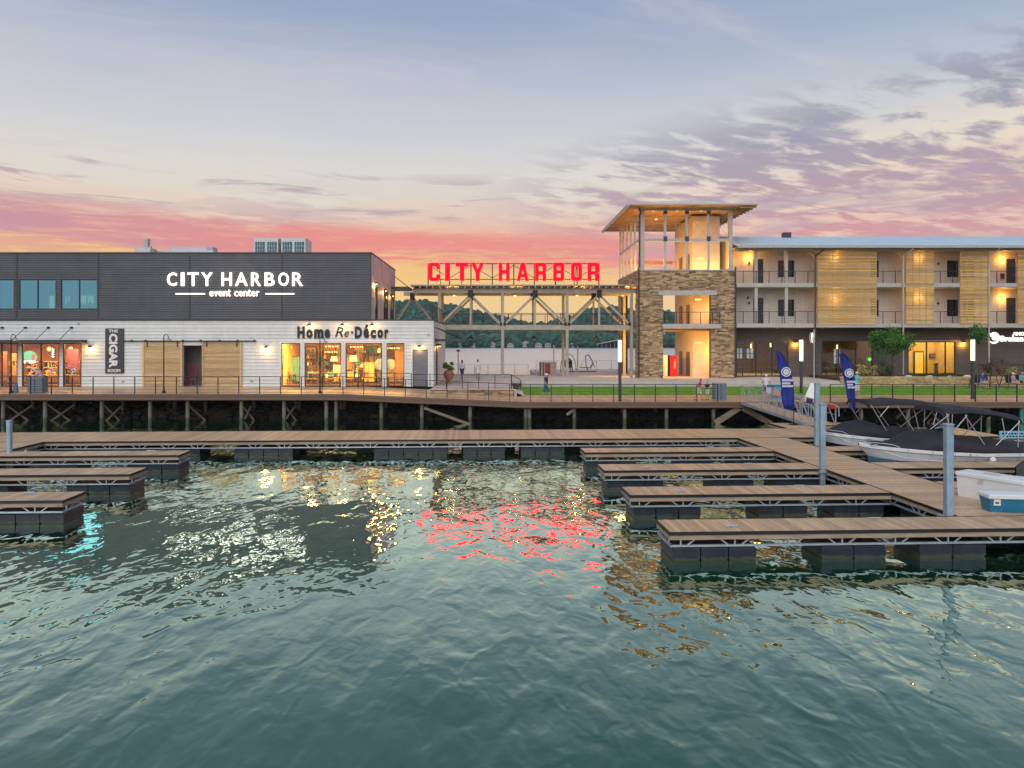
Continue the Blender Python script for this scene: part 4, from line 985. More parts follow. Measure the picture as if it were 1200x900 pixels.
display_rack(359, 371, 54.3, 'open rack of ornaments at the left of the second shop window', 1); display_rack(416, 431, 54.4, 'open rack of ornaments in the middle of the third shop window', 2); display_rack(438, 446.5, 54.0, 'narrow rack of ornaments at the right of the third shop window', 3); display_rack(378, 387, 54.6, 'rack of ornaments behind the lamp post in the second shop window', 4)
# cigar shop inside
def panel_sign(name, px0, px1, py0, py1, D, mats, lb, cat, oval=False, th=.08):
    X0, X1, z0, z1 = wx(px0, D), wx(px1, D), wz(py1, D), wz(py0, D)
    t = thing(name, lb, cat, ((X0+X1)/2, D, z0)); cx_, cz = (X0+X1)/2, (z0+z1)/2
    if oval:
        pts = [(cx_+(X1-X0)/2*math.cos(2*math.pi*i/24), cz+(z1-z0)/2*math.sin(2*math.pi*i/24)) for i in range(24)]
        MB().poly(pts, D-th, D).build('board', mats[0], t)
    else: MB().box(X0, X1, D-th, D, z0, z1).build('board', mats[0], t)
    return t, X0, X1, z0, z1
TEALG = M('teal_lightbox', (.05, .30, .32), .4, var=.2, vscale=1, emit=(.10, .55, .55), estr=.5)
t, X0, X1, z0, z1 = panel_sign('oval_sign', 27, 44, 411, 426, 52, [TEALG], 'teal and mauve oval bar sign hanging in the cigar shop window', 'sign', True)
MB().box(X0+.1, X1-.1, 51.89, 51.918, z0+.02, z0+.22).build('band', SIGNW, t); MB().box((X0+X1)/2+.15, X1-.12, 51.89, 51.918, (z0+z1)/2-.25, (z0+z1)/2+.2).build('panel', cloth('mauve', (.30, .12, .24)), t)
t, X0, X1, z0, z1 = panel_sign('neon_sign', 61.5, 65, 407, 419, 50.5, [BLACK], 'small white vertical neon sign in the cigar shop window', 'sign')
b = MB(); 
for k in range(4): zc = z1-.14-k*(z1-z0)/4.4; b.path([((X0+X1)/2+.07*math.cos(a_), 50.40, zc+.07*math.sin(a_)) for a_ in [i*math.pi/4 for i in range(2+k % 2, 9)]], .016, 5)
b.build('tube', emis('neon_white', (1, .92, .8), 6), t)
panel_sign('poster', 79, 92, 409, 432, 50.8, [cloth('purple_poster', (.17, .06, .15))], 'purple poster in the narrow cigar shop window', 'poster')
panel_sign('poster', 2, 9, 412, 446, 51.0, [cloth('red_poster', (.22, .08, .03))], 'dark red banner inside the cigar shop door', 'poster')
panel_sign('poster', 13, 20, 414, 440, 51.4, [cloth('rust_poster', (.36, .20, .06))], 'rust coloured banner inside the cigar shop door at the right', 'poster')
for px, lb in ((-8, 'left'), (57.5, 'middle'), (83, 'right')):
    X, z = wx(px, 51), wz(409, 51); t = thing('bulb_pendant', f'bare warm bulb hanging in the {lb} part of the cigar shop', 'lamp', (X, 51, z)); MB().tube((X, 51, z), (X, 51, 5.3), .012, 5).build('cord', BLACK, t); MB().ell((X, 51, z), .14, .14, .17).build('bulb', WARM, t)
for px0, px1, lb in ((30, 46, 'left'), (50, 68, 'middle'), (76, 94, 'right')):
    D = 51.6; X0, X1 = wx(px0, D), wx(px1, D); t = thing('display_shelf', f'amber display counter behind the {lb} cigar shop pane', 'shelf', ((X0+X1)/2, D, ZB+.02), 'display counters in the cigar shop')
    for k, zz in enumerate((2.6, 3.15, 3.6)): MB().box(X0, X1, D, D+.5, zz-.05, zz).build('shelf', hues[0], t)
    MB().box(X0, X0+.05, D, D+.5, ZB+.02, 3.6).build('side_panel', WOODD, t); MB().box(X1-.05, X1, D, D+.5, ZB+.02, 3.6).build('side_panel', WOODD, t)
    for k in range(9): xx = X0+.1+r.random()*(X1-X0-.2); zz = (2.6, 3.15)[k % 2]; MB().box(xx-.1, xx+.1, D+.05, D+.3, zz, zz+.1+.25*r.random()).build('box', hues[r.randrange(5)], t)
for px in (37.5, 59.5, 85.5):
    X, z = wx(px, D0-.06), wz(434, D0-.06)
    t = thing('window_decal', f'round white sticker with a dark slanted bar on the {"left" if px < 40 else "middle" if px < 70 else "right"} cigar shop pane', 'sticker', (X, D0+.02, z))
    MB(lambda x, y, z_: (X+x, D0+.018+z_, z+y)).lathe([(.155, 0), (.155, .008)], n=20).build('disc', WHITE, t)
    MB().beam((X-.07, D0+.012, z+.07), (X+.07, D0+.012, z-.07), .01, .07).build('mark', BLACK, t)
# canopy over the cigar shop
MB().box(-39.9, fx(97.5)+.3, 47.75, D0-.03, fz(401.5), fz(398.2)).build('canopy', DARKTRIM, ec)
for px in (-24, 3, 30, 57, 84):
    X = fx(px); MB().tube((X, D0-.03, fz(384)), (X, 47.95, fz(398)), .022, 6).build('canopy_rod', BLACK, ec); MB().box(X-.09, X+.12, D0-.09, D0-.025, fz(384.7), fz(382.8)).build('rod_plate', BLACK, ec)
# side canopy at the right corner
MB().box(XW+.02, wx(543.5, 50.6), 50.2, 53.4, 5.12, 5.28).build('side_canopy', DARKTRIM, ec)
for D in (50.3, 53.2): MB().tube((XW+.03, D, 6.15), (wx(541, 50.6), D, 5.28), .03, 6).build('canopy_rod', BLACK, ec)
for D in (50.9, 53): sconce(ec, XW+.03, D, 4.75, (1, 0), 8)
MB().box(XW-.01, XW+.05, 51.2, 52.6, ZB+.02, 4.9).build('side_door', DARKTRIM, ec)
# wall lamps on the white storey
for px, py, e in ((106.5, 407.5, 34), (312.5, 408, 34), (491.5, 407, 26)): sconce(ec, fx(px), D0-.02, fz(py), (0, -1), e)
for px in (364, 402.5, 437):
    X = fx(px); o = MB().path([(X, D0, fz(381)), (X, D0-.15, fz(378)), (X, D0-.38, fz(377.6)), (X, D0-.5, fz(379))], .018, 6).lathe([(.03, .05), (.05, .03), (.20, -.10), (.19, -.11)], (X, D0-.5, fz(380)), 12).build('sign_lamp', BLACK, ec)
    MB().ell((X, D0-.5, fz(381)), .06, .06, .06, 8, 5).build('bulb', WARM, o); lamp('lamp_light', 'POINT', (X, D0-.42, fz(383)), 24, (1, .52, .16), o, .07)
for px, py in ((144.5, 447), (295, 446.5), (92, 379)): MB().box(fx(px)-.09, fx(px)+.09, D0-.08, D0-.02, fz(py)-.07, fz(py)+.07).build('outlet_box', M('outlet', (.45, .46, .46), .5), ec)
MB().ell((fx(501.5), D0-.15, fz(391)), .09, .09, .09, 8, 6).box(fx(501.5)-.03, fx(501.5)+.03, D0-.12, D0-.02, fz(390.5), fz(389.5)).build('camera_dome', WHITE, ec)
# barn doors
rail = thing('barn_door_rail', 'black sliding rail with hangers above the two barn doors', 'door rail', (fx(222), D0-.15, fz(399.5)))
MB().box(fx(146), fx(300.5), D0-.19, D0-.14, fz(400.3), fz(399.0)).build('rail', BLACK, rail)
for px in (155, 171.5, 215, 236, 258, 279, 299): MB().box(fx(px)-.05, fx(px)+.05, D0-.2, D0-.03, fz(400.5), fz(398.2)).build('bracket', BLACK, rail)
for p0, p1, lb in ((168, 214.5, 'left sliding barn door of horizontal pine boards, right of the cigar room sign'), (237.5, 284, 'right sliding barn door of horizontal pine boards, left of the home shop')):
    X0, X1, z0, z1 = fx(p0), fx(p1), ZB+.05, fz(400.9)
    t = thing('barn_door', lb, 'barn door', ((X0+X1)/2, D0-.12, ZB+.03), 'sliding barn doors')
    n = 22; h = (z1-z0)/n; me = MB().box(-(X1-X0)/2+.01, (X1-X0)/2-.01, -.02, .02, .008, h-.008).mesh('board', BARN)
    for i in range(n): piece('board', me, t, ((X0+X1)/2, D0-.09+rnd.uniform(-.006, .006), z0+i*h))
    for a in (X0+.07, X1-.07): MB().box(a-.07, a+.07, D0-.15, D0-.112, z0, z1).build('stile', BARN, t)
    for a in (X0+.35, X1-.35): MB().box(a-.03, a+.03, D0-.17, D0-.15, z1-.35, fz(399.6)).build('hanger', BLACK, t)
# maroon stacked metal chairs in the doorway between them
for i, (px, D, lb) in enumerate(((219, 49.75, 'maroon arched metal chair at the left in the doorway between the barn doors'), (224, 49.95, 'maroon arched metal chair second from left in the doorway'), (228.5, 49.75, 'maroon arched metal chair third in the doorway'), (233.5, 49.95, 'maroon arched metal chair at the right in the doorway'))):
    X = wx(px, D); z0 = ZB+.03; t = thing('garden_chair', lb, 'chair', (X, D, z0), 'maroon metal chairs')
    arch = [(X-.16, D, z0+.5), (X-.16, D, z0+1.25)]+[(X-.16*math.cos(a), D, z0+1.25+.2*math.sin(a)) for a in [math.pi*k/6 for k in range(1, 6)]]+[(X+.16, D, z0+1.25), (X+.16, D, z0+.5)]
    b = MB().path(arch, .022, 6)
    for dx in (-.06, .06): b.tube((X+dx, D, z0+.5), (X+dx, D, z0+1.42), .014, 5)
    b.build('backrest', MAROON, t); MB().box(X-.18, X+.18, D-.36, D+.02, z0+.45, z0+.5).build('seat', MAROON, t)
    for dx in (-.16, .16):
        for dy in (-.34, 0): MB().tube((X+dx, D+dy, z0), (X+dx, D+dy, z0+.46), .02, 6).build('leg', MAROON, t)
# signs on this building
t = thing('event_center_sign', 'white lit letters CITY HARBOR event center on the dark metal wall', 'sign', (fx(276), D0-.2, fz(348)))
Lp = [('C',197,208.2),('I',213.2,217),('T',221,233.6),('Y',237,249.8),('H',260.6,272.4),('A',276.4,291),('R',295.2,306.4),('B',311,322.4),('O',327,339),('R',343.2,355.6)]
for ch, p0, p1 in Lp:
    text_mesh(MB(), ch, fx(p0), fx(p1), fz(335.3), fz(319.6), D0-.19, .10, .012).build('letter', SIGNW, t)
for ch, p0, p1, y0, y1 in [('e',246.4,251,341.2,347.4),('v',251.6,256.4,341.3,347.3),('e',257,261.6,341.2,347.4),('n',262.6,267,341.2,347.3),('t',267.8,271,339.4,347.4),('c',275.4,279.8,341.2,347.4),('e',280.6,285.2,341.2,347.4),('n',286.2,290.6,341.2,347.3),('t',291.4,294.6,339.4,347.4),('e',295.2,299.8,341.2,347.4),('r',301,304.6,341.2,347.3)]:
    text_mesh(MB(), ch, fx(p0), fx(p1), fz(y1), fz(y0), D0-.18, .08, .008).build('letter', SIGNW, t)
for p0, p1 in ((207, 241), (312, 345.4)): MB().box(fx(p0), fx(p1), D0-.19, D0-.09, fz(345.2), fz(343.8)).build('line', SIGNW, t)
lamp('sign_glow', 'AREA', (fx(276), D0-.55, fz(330)), 5, (1, .72, .5), t, 2.5, rot=(R(90), 0, 0))
t = thing('shop_sign', 'raised black lettering Home Re Décor above the lit shop windows', 'sign', (fx(402), D0-.1, fz(397)))
for ch, p0, p1 in (('H', 348.8, 357.4), ('o', 359.4, 366.4), ('m', 368.4, 379.2), ('e', 380.6, 387)):
    text_mesh(MB(), ch, fx(p0), fx(p1), fz(396.5), fz(382.4 if ch == 'H' else 385.6), D0-.09, .06, .055).build('letter', BLACK, t)
for ch, p0, p1, y0 in (('R', 393, 402.5, 383.2), ('e', 403.6, 409, 388)): text_mesh(MB(), ch, fx(p0), fx(p1), fz(394.8), fz(y0), D0-.07, .04, .004, .3).build('letter', BLACK, t)
MB(lambda x, y, z_: (fx(412.6)+x, D0-.09+z_, fz(389.6)+y)).lathe([(.075, 0), (.075, .06)], n=12).build('dot', BLACK, t)
for ch, p0, p1, y0 in (('D', 416, 424.4, 382.6), ('é', 426.2, 432.6, 380.6), ('c', 434.4, 440.6, 386), ('o', 442.4, 449, 386), ('r', 450.8, 455.2, 386)):
    text_mesh(MB(), ch, fx(p0), fx(p1), fz(396.5), fz(y0), D0-.09, .06, .055).build('letter', BLACK, t)
t = thing('cigar_room_sign', 'tall dark board with white letters THE CIGAR ROOM on white siding', 'sign', (fx(135), D0-.1, fz(437)))
MB().box(fx(124.3), fx(145.8), D0-.12, D0-.03, fz(437.3), fz(385)).build('board', M('charcoal_board', (.045, .045, .05), .5, var=.1), t)
text_mesh(MB(), 'THE', fx(128.5), fx(139.5), fz(389.6), fz(386.2), D0-.145, .03, .03).build('lettering', WHITE, t)
text_mesh(MB(), 'CIGAR', fx(129), fx(139), fz(431), fz(391), D0-.145, .03, .045, 0, True).build('lettering', WHITE, t)
text_mesh(MB(), 'ROOM', fx(127.5), fx(142.2), fz(436), fz(432.4), D0-.145, .03, .035).build('lettering', WHITE, t)
# rooftop plant
UNIT = M('rooftop_unit', (.55, .57, .57), .5, .2, var=.08); COIL = M('cooling_coil', (.03, .12, .14), .4, .3, var=.2)
for px0, px1, lb in ((297.5, 326, 'left of the two rooftop cooling units'), (329.5, 358, 'right of the two rooftop cooling units')):
    D = 54; X0, X1, z0, z1 = wx(px0, D), wx(px1, D), ZTOP-.72, wz(279, D)
    t = thing('cooling_unit', lb, 'cooling unit', ((X0+X1)/2, D, z0), 'rooftop cooling units')
    MB().box(X0, X1, D, D+1.8, z0, z1).build('casing', UNIT, t); xm = (X0+X1)/2
    for a, c in ((X0+.12, xm-.10), (xm+.10, X1-.12)):
        g = MB().box(a, c, D-.03, D+.02, z0+.3, z1-.30).build('coil_panel', COIL, t); b = MB()
        for k in range(1, 4): b.box(a+(c-a)*k/4-.012, a+(c-a)*k/4+.012, D-.06, D-.031, z0+.3, z1-.30)
        for k in range(1, 6): zz = z0+.3+(z1-z0-.6)*k/6; b.box(a, c, D-.056, D-.033, zz-.012, zz+.012)
        b.build('grille', UNIT, g)
t = thing('roof_vent', 'square grey exhaust stack on the flat roof', 'vent', (wx(166, 53), 53, ZTOP-.7))
X0, X1 = wx(158, 53), wx(175, 53); MB().box(X0, X1, 53, 54.2, ZTOP-.7, wz(290, 53)).build('curb', UNIT, t); MB().box(wx(166, 53), wx(171.5, 53), 53.2, 53.6, wz(290, 53), wz(279, 53)).build('stack', GREYPANEL, t); MB().tube((X1-.1, 53.1, ZTOP), (X1+.05, 53.1, wz(288, 53)), .12, 8).build('elbow', UNIT, t)
t = thing('roof_duct', 'long low metal duct on the flat roof', 'duct', (wx(222, 54), 54, ZTOP-.7))
MB().box(wx(176, 54), wx(250, 54), 54, 55.4, ZTOP-.7, wz(293.5, 54)).build('duct', UNIT, t); MB().cbox(wx(198, 54), wx(243, 54), 54.1, 55.3, wz(293.5, 54)+.003, wz(289, 54), .08).build('hood', UNIT, t); MB().box(wx(242, 54)+.02, wx(249, 54), 54.1, 55, wz(293.5, 54)+.003, wz(289.3, 54)).build('fan_box', GREYPANEL, t)

# ================================================================== BRIDGE WITH ROOF AND RED SIGN
br = thing('truss_bridge', 'pale steel footbridge with diagonal truss members and a thin flat roof between the buildings', 'bridge', (0, 62, 1.84))
ZP = 1.84
def bz(y, D=62): return wz(y, D)
def bx(p, D=62): return wx(p, D)
zc0, zc1 = bz(386.5), bz(380.8)
for Df, Dr in ((62, 62), (65.5, 65.5)):
    k = 1 if Df == 62 else 1
    for px in (515, 589, 664.5, 740): MB().box(bx(px)-.125, bx(px)+.125, Df-.125, Df+.125, ZP, bz(343.5)).build('column', BRIDGEST, br)
    x0, x1 = (bx(515)+.15, bx(740)-.15) if Df == 62 else (XU+.2, bx(740)-.15)
    cols3 = [bx(p) for p in (515, 589, 664.5, 740)]
    for a, c in zip(cols3, cols3[1:]): MB().box(a+.125, c-.125, Df-.10, Df+.10, zc0, zc1).build('chord', BRIDGEST, br)
    MB().box(bx(484) if Df == 62 else XU+.2, bx(747), Df-.12, Df+.12, bz(343.5), bz(338.5)).build('roof_beam', BRIDGEST, br)
    nodes = [551.5, 627, 702] + ([478] if Df > 62 else [])
    for px in nodes:
        X = bx(px); zt = bz(346.5); zb = zc1 if px > 480 else ZM+.02
        n = MB().box(X-.22, X+.22, Df-.18, Df-.12, bz(349), bz(340)).build('gusset', BLACK, br)
        if px > 480: MB().box(X-.085, X+.085, Df-.085, Df+.085, zb, bz(343.5)).build('hanger', BRIDGEST, br)
        L_, R_ = (bx(px-35.5), bx(px+35.5)) if px > 480 else (bx(px-22), bx(px+28))
        for E in (L_, R_):
            MB().beam((X+(.1 if E > X else -.1), Df, zt), (E, Df, zb+.06), .17, .19).build('diagonal', BRIDGEST, br)
            if px > 480: MB().box(E-.12, E+.12, Df-.17, Df-.11, zb-.06, zb+.22).build('foot_plate', BLACK, br)
# deck and its railing
MB().box(bx(515), bx(742), 62.12, 65.4, zc1-.14, zc1).build('deck', CONC, br)
for D in (62.25, 65.2):
    rl = MB().box(bx(517), bx(740), D-.025, D+.025, zc1+1.04, zc1+1.09).build('railing', BLACK, br)
    for i in range(15): MB().box(bx(520)+i*1.18-.025, bx(520)+i*1.18+.025, D-.02, D+.02, zc1, zc1+1.04).build('post', BLACK, rl)
    b = MB()
    for k in range(6): b.box(bx(517), bx(740), D-.006, D+.006, zc1+.12+k*.155, zc1+.132+k*.155)
    b.build('cables', BLACK, rl)
# roof: purlins under a thin metal sheet
MB().box(bx(482), bx(748), 61.3, 66.4, bz(335.6), bz(334.2)).build('roof', BRIDGEST, br)
me = MB().box(-.05, .05, 0, 5.0, 0, bz(335.8)-bz(338.4)).mesh('purlin', SOFFIT)
for i in range(36): piece('purlin', me, br, (bx(486)+i*.575, 61.35, bz(338.4)))
me = MB().box(-.04, .04, 0, .06, 0, bz(335.8)-bz(338.4)).mesh('purlin_end', BRIDGEST)
for i in range(36): piece('purlin_end', me, br, (bx(486)+i*.575, 61.28, bz(338.4)))
MB().tube((bx(515), 62.0, bz(390)), (bx(740), 62.0, bz(390)), .012, 5).build('cable', BLACK, br)
for px in (551.5, 626, 699):
    X, z = wx(px, 63.5), wz(397, 63.5); t = thing('pendant_lamp', f'dark dish pendant lamp hanging under the bridge at its {"left" if px < 600 else "middle" if px < 660 else "right"} bay', 'lamp', (X, 63.5, z), 'pendant lamps under the bridge')
    MB().tube((X, 63.5, z+.3), (X, 63.5, zc0+.03), .02, 6).build('stem', BLACK, t); MB().lathe([(.03, .34), (.09, .22), (.27, .05), (.33, 0), (.30, -.01), (.08, .15)], (X, 63.5, z), 14).build('lamp_shade', DARKTRIM, t); MB().ell((X, 63.5, z+.04), .09, .09, .06, 8, 5).build('bulb', WARMSOFT, t)
for px in (515, 589, 664.5, 720): 
    X = bx(px)+1.2; o = MB().lathe([(.10, 0), (.12, .05), (.03, .09)], (X, 64.4, bz(345)), 10).build('added_roof_lamp', WARMSOFT, br); lamp('lamp_light', 'POINT', (X, 62.5, bz(341.5)), 80, (1, .52, .13), o, .1)  # fixtures added to throw warm light on the rear truss members
t = thing('harbor_sign', 'big red letters CITY HARBOR standing on a black frame on the bridge roof', 'sign', (bx(602), 61.9, bz(334)))
for px in (502, 527, 552, 577, 602, 626, 651, 676, 701.5): MB().box(bx(px)-.045, bx(px)+.045, 61.75, 61.85, bz(334.1), bz(309)).build('frame_post', BLACK, t)
for y in (309.3, 327.6): MB().box(bx(502), bx(701.5), 61.76, 61.84, bz(y)-.035, bz(y)+.035).build('frame_rail', BLACK, t)
ps = (502, 527, 552, 577, 602, 626, 651, 676, 701.5)
for i, (a, c) in enumerate(zip(ps, ps[1:])):
    y0, y1 = (311, 326) if i % 2 == 0 else (326, 311); MB().beam((bx(a), 61.8, bz(y0)), (bx(c), 61.8, bz(y1)), .04, .05).build('frame_diagonal', BLACK, t)
for px in (515, 540, 652, 675): MB().tube((bx(px), 61.8, bz(334)), (bx(px), 63.2, bz(334)), .03, 5).tube((bx(px), 61.8, bz(312)), (bx(px), 63.6, bz(334)), .03, 5).build('stay', BLACK, t)
mir = lambda q: [(1-x, z) for x, z in q]
OL = [(.5,0),(.5,.19),(.32,.19),(.32,.81),(.5,.81),(.5,1),(.14,1),(0,.88),(0,.12),(.14,0)]
AL = [(0,0),(.28,0),(.35,.2),(.5,.2),(.5,.38),(.41,.38),(.5,.68),(.5,1),(.34,1)]
GL = {'C': [[(0,.12),(.14,0),(.86,0),(1,.12),(1,.36),(.68,.36),(.68,.19),(.32,.19),(.32,.81),(.68,.81),(.68,.64),(1,.64),(1,.88),(.86,1),(.14,1),(0,.88)]],
 'I': [[(0,0),(1,0),(1,1),(0,1)]], 'T': [[(.33,0),(.67,0),(.67,.80),(1,.80),(1,1),(0,1),(0,.80),(.33,.80)]],
 'Y': [[(.34,0),(.66,0),(.66,.42),(1,1),(.68,1),(.5,.62),(.32,1),(0,1),(.34,.42)]],
 'H': [[(0,0),(.32,0),(.32,.4),(.68,.4),(.68,0),(1,0),(1,1),(.68,1),(.68,.6),(.32,.6),(.32,1),(0,1)]], 'A': [AL, mir(AL)],
 'R': [[(0,0),(.32,0),(.32,.36),(.6,.36),(.6,.54),(.32,.54),(.32,.81),(.6,.81),(.6,1),(0,1)], [(.6,.36),(.68,.30),(.68,0),(1,0),(1,.36),(.9,.45),(1,.54),(1,.88),(.86,1),(.6,1),(.6,.81),(.68,.81),(.68,.54),(.6,.54)]],
 'B': [[(0,0),(.6,0),(.6,.19),(.32,.19),(.32,.41),(.6,.41),(.6,.59),(.32,.59),(.32,.81),(.6,.81),(.6,1),(0,1)], [(.6,0),(.86,0),(1,.12),(1,.42),(.92,.5),(1,.58),(1,.88),(.86,1),(.6,1),(.6,.81),(.68,.81),(.68,.59),(.6,.59),(.6,.41),(.68,.41),(.68,.19),(.6,.19)]],
 'O': [OL, mir(OL)]}
for ch, p0, p1 in (('C',503,516),('I',522,527.2),('T',534.4,549),('Y',552.4,567.4),('H',584.4,597),('A',605.4,619.4),('R',626.8,639.6),('B',648,660.6),('O',668.8,681.2),('R',688,700.8)):
    x0, x1, z0, z1 = bx(p0), bx(p1), bz(329.6), bz(308.6); b = MB()
    for pl in GL[ch]: b.poly([(x0+x*(x1-x0), z0+z*(z1-z0)) for x, z in pl], 61.5, 61.72)
    b.build('letter', SIGNR, t)

# ================================================================== STONE TOWER
DT = 61.0
tx = lambda p, D=DT: wx(p, D)
tz = lambda y, D=DT: wz(y, D)
TX0, TX1, TD1 = tx(748.5), tx(861), 71.0
ZST = tz(316); ZRF = tz(246.5)
tow = thing('stone_tower', 'stone clad lookout tower with an open steel top under a wide roof', 'tower', ((TX0+TX1)/2, DT, ZP))
op = [(tx(777), tx(833), ZP, tz(343))]
MB().box(TX0, tx(777), DT, DT+.5, ZP, ZST).box(tx(833), TX1, DT, DT+.5, ZP, ZST).box(tx(777), tx(833), DT, DT+.5, tz(343), ZST).build('front_wall', MORTAR, tow)
b = MB(); stone_rows(b, TX0, TX1, ZP, ZST-.1, DT, .075, .15, .20, .62, .015, .075, [(tx(777)-.02, tx(833)+.02, ZP-1, tz(343)+.0)], random.Random(21)); b.build('stonework', LEDGE, tow, 'stuff')
sxw = lambda a, o, z: (TX0+o, a, z)          # left wall faces -X
for D0_, D1_, zb in ((DT, 62.3, ZP), (62.3, 69.6, tz(334)), (69.6, TD1, ZP)):
    MB().box(TX0, TX0+.45, D0_+(.5 if D0_ == DT else 0), D1_, zb, ZST).build('side_wall', MORTAR, tow)
    b = MB(sxw); stone_rows(b, D0_+.003, D1_, zb, ZST-.1, 0, .075, .15, .20, .62, .015, .075, (), random.Random(22)); b.build('stonework', LEDGE, tow, 'stuff')
MB().box(TX1-.45, TX1, DT+.5, TD1, ZP, ZST).box(TX0+.45, tx(760), TD1-.4, TD1, ZP, ZST).build('rear_wall', MORTAR, tow)
MB().box(TX0-.08, TX1+.08, DT-.10, DT+.55, ZST-.10, ZST+.0).box(TX0-.08, TX0+.5, DT+.55, TD1, ZST-.10, ZST).build('coping', CONC, tow)
MB().box(tx(771.5), tx(839.5), DT-.13, DT+.2, tz(346), tz(340.6)).build('lintel', CONC, tow)
# floors, balcony
for z in (tz(384.5), tz(322)): MB().box(TX0+.45, tx(777) if False else TX1-.45, DT+.5, TD1-.4, z-.22, z).build('floor_slab', SOFFIT, tow)
MB().box(tx(775), tx(843), DT-.55, DT+.5, tz(385), tz(379.8)).build('balcony', STEEL, tow)
for px in (778, 838): MB().beam((tx(px), DT-.45, tz(385.2)), (tx(px), DT-.05, tz(392)), .12, .14).build('balcony_bracket', STEEL, tow)
zb_ = tz(379.8); rl = MB().box(tx(776), tx(842), DT-.50, DT-.45, zb_+1.02, zb_+1.07).build('balcony_railing', BLACK, tow)
for px in (777, 791, 805, 819, 833, 841.5): MB().box(tx(px)-.025, tx(px)+.025, DT-.50, DT-.45, zb_, zb_+1.02).build('post', BLACK, rl)
b = MB()
for k in range(6): b.box(tx(776), tx(842), DT-.485, DT-.475, zb_+.1+k*.155, zb_+.112+k*.155)
b.build('cable', BLACK, rl)
# lift core of pale siding: front face and left face
CXL, CXR, CD0, CD1 = 18.4, TX1-.5, 63.5, 69.8
zt_core = ZRF-.05
core = MB().box(CXL+.03, CXR, CD0+.03, CD1, ZP, zt_core).build('lift_core', CREAM, tow)
clap(MB(), CXL, CXR, ZP, zt_core, CD0+.03, .2).build('siding', CREAM, core, 'stuff')
clap(MB(lambda a, o, z: (CXL+.03+o, a, z)), CD0, CD1, ZP, zt_core, 0, .2).build('siding', CREAM, core, 'stuff')
for zf in (ZP, tz(384.5), tz(322)):
    for Dd in (67.5, 65.0): MB().box(CXL-.05, CXL+.0, Dd-.5, Dd+.5, zf, zf+2.3).build('lift_door', M('lift_door_bronze', (.20, .13, .06), .4, .3), core)
# open steel top
ZB1 = tz(281)
for px in (753.5, 780, 805.5, 831, 857):
    w = .17 if px in (753.5, 857) else .10
    MB().box(tx(px)-w, tx(px)+w, DT+.12, DT+.12+2*w, ZST, ZRF).build('column', STEEL, tow)
    if px not in (753.5, 857): MB().box(tx(px)-.16, tx(px)+.16, DT+.06, DT+.11, ZB1-.10, ZB1+.32).build('gusset', DARKTRIM, tow); MB().box(tx(px)-.16, tx(px)+.16, DT+.06, DT+.11, ZRF-.3, ZRF-.02).build('gusset', DARKTRIM, tow)
MB().box(tx(753.5)+.17, tx(857)-.17, DT+.15, DT+.37, ZB1-.12, ZB1+.14).build('tie_beam', STEEL, tow)
for D in (63.3, 65.2, 67.2, 69.2, 70.7): MB().box(TX0+.06, TX0+.24, D-.09, D+.09, ZST, ZRF).build('column', STEEL, tow)
MB().box(TX0+.07, TX0+.23, DT+.5, TD1-.4, ZB1-.12, ZB1+.12).build('tie_beam', STEEL, tow)
for X in (tx(765), tx(782)): MB().box(X-.08, X+.08, TD1-.4, TD1-.24, ZST, ZRF).build('column', STEEL, tow)
MB().box(TX0+.3, CXL, TD1-.42, TD1-.22, ZST+1.6, ZST+1.9).build('tie_beam', SOFFIT, tow)
MB().box(TX1-.4, TX1-.2, 66, 66.2, ZST, ZRF).box(TX1-.4, TX1-.2, TD1-.4, TD1-.2, ZST, ZRF).build('column', STEEL, tow)
b = MB()
for a, c in zip((753.5, 780, 805.5, 831), (780, 805.5, 831, 857)):
    b.tube((tx(a)+.15, DT+.24, ZB1+.2), (tx(c)-.12, DT+.24, ZRF-.15), .018, 5); b.tube((tx(a)+.15, DT+.26, ZRF-.15), (tx(c)-.12, DT+.26, ZB1+.2), .018, 5)
for a, c in zip((61.3, 63.3, 65.2, 67.2, 69.2), (63.3, 65.2, 67.2, 69.2, 70.7)): b.tube((TX0+.15, a, ZB1+.2), (TX0+.15, c, ZRF-.15), .018, 5)
b.build('bracing_rod', STEEL, tow)
# roof: board soffit, deep eaves with rafters, shallow arched metal top
RX0, RX1, RD0, RD1 = wx(735.5, 59.6), wx(889, 59.6), 59.6, 74.0
rf = MB().box(RX0, RX1, RD0, RD1, ZRF+.22, ZRF+.34).build('roof', STEEL, tow)
b = MB(); x = RX0+.05
while x < RX1-.2: b.box(x, x+.19, RD0+.05, RD1-.05, ZRF+.19, ZRF+.222); x += .2
b.build('soffit_boards', SOFFIT, rf, 'stuff')
for i in range(17): MB().box(TX1+.1, RX1-.06, RD0+.3+i*.85, RD0+.38+i*.85, ZRF, ZRF+.19).build('rafter_tail', SOFFIT, rf)
for i in range(4): MB().box(TX0+.02, TX1-.02, DT+.13+i*3.4, DT+.35+i*3.4, ZRF, ZRF+.19).build('roof_beam', STEEL, rf)
MB().box(RX0+.02, RX0+.14, RD0+.02, RD1, ZRF+.05, ZRF+.22).build('fascia', STEEL, rf)
n = 18; W_ = RX1-RX0
arc = lambda t_: ZRF+.34+.5*math.sin(math.pi*t_)
b = MB(); b.loft([[(RX0+W_*i/n, RD0+1.2, arc(i/n)) for i in range(n+1)], [(RX0+W_*i/n, RD1-1, arc(i/n)) for i in range(n+1)]], closed=False, smooth=True)
b.add([(RX0+W_*i/n, RD0+1.2, arc(i/n)) for i in range(n+1)], [tuple(range(n+1))]); b.build('arched_sheet', M('pale_arched_roof', (.62, .60, .58), .5), rf)
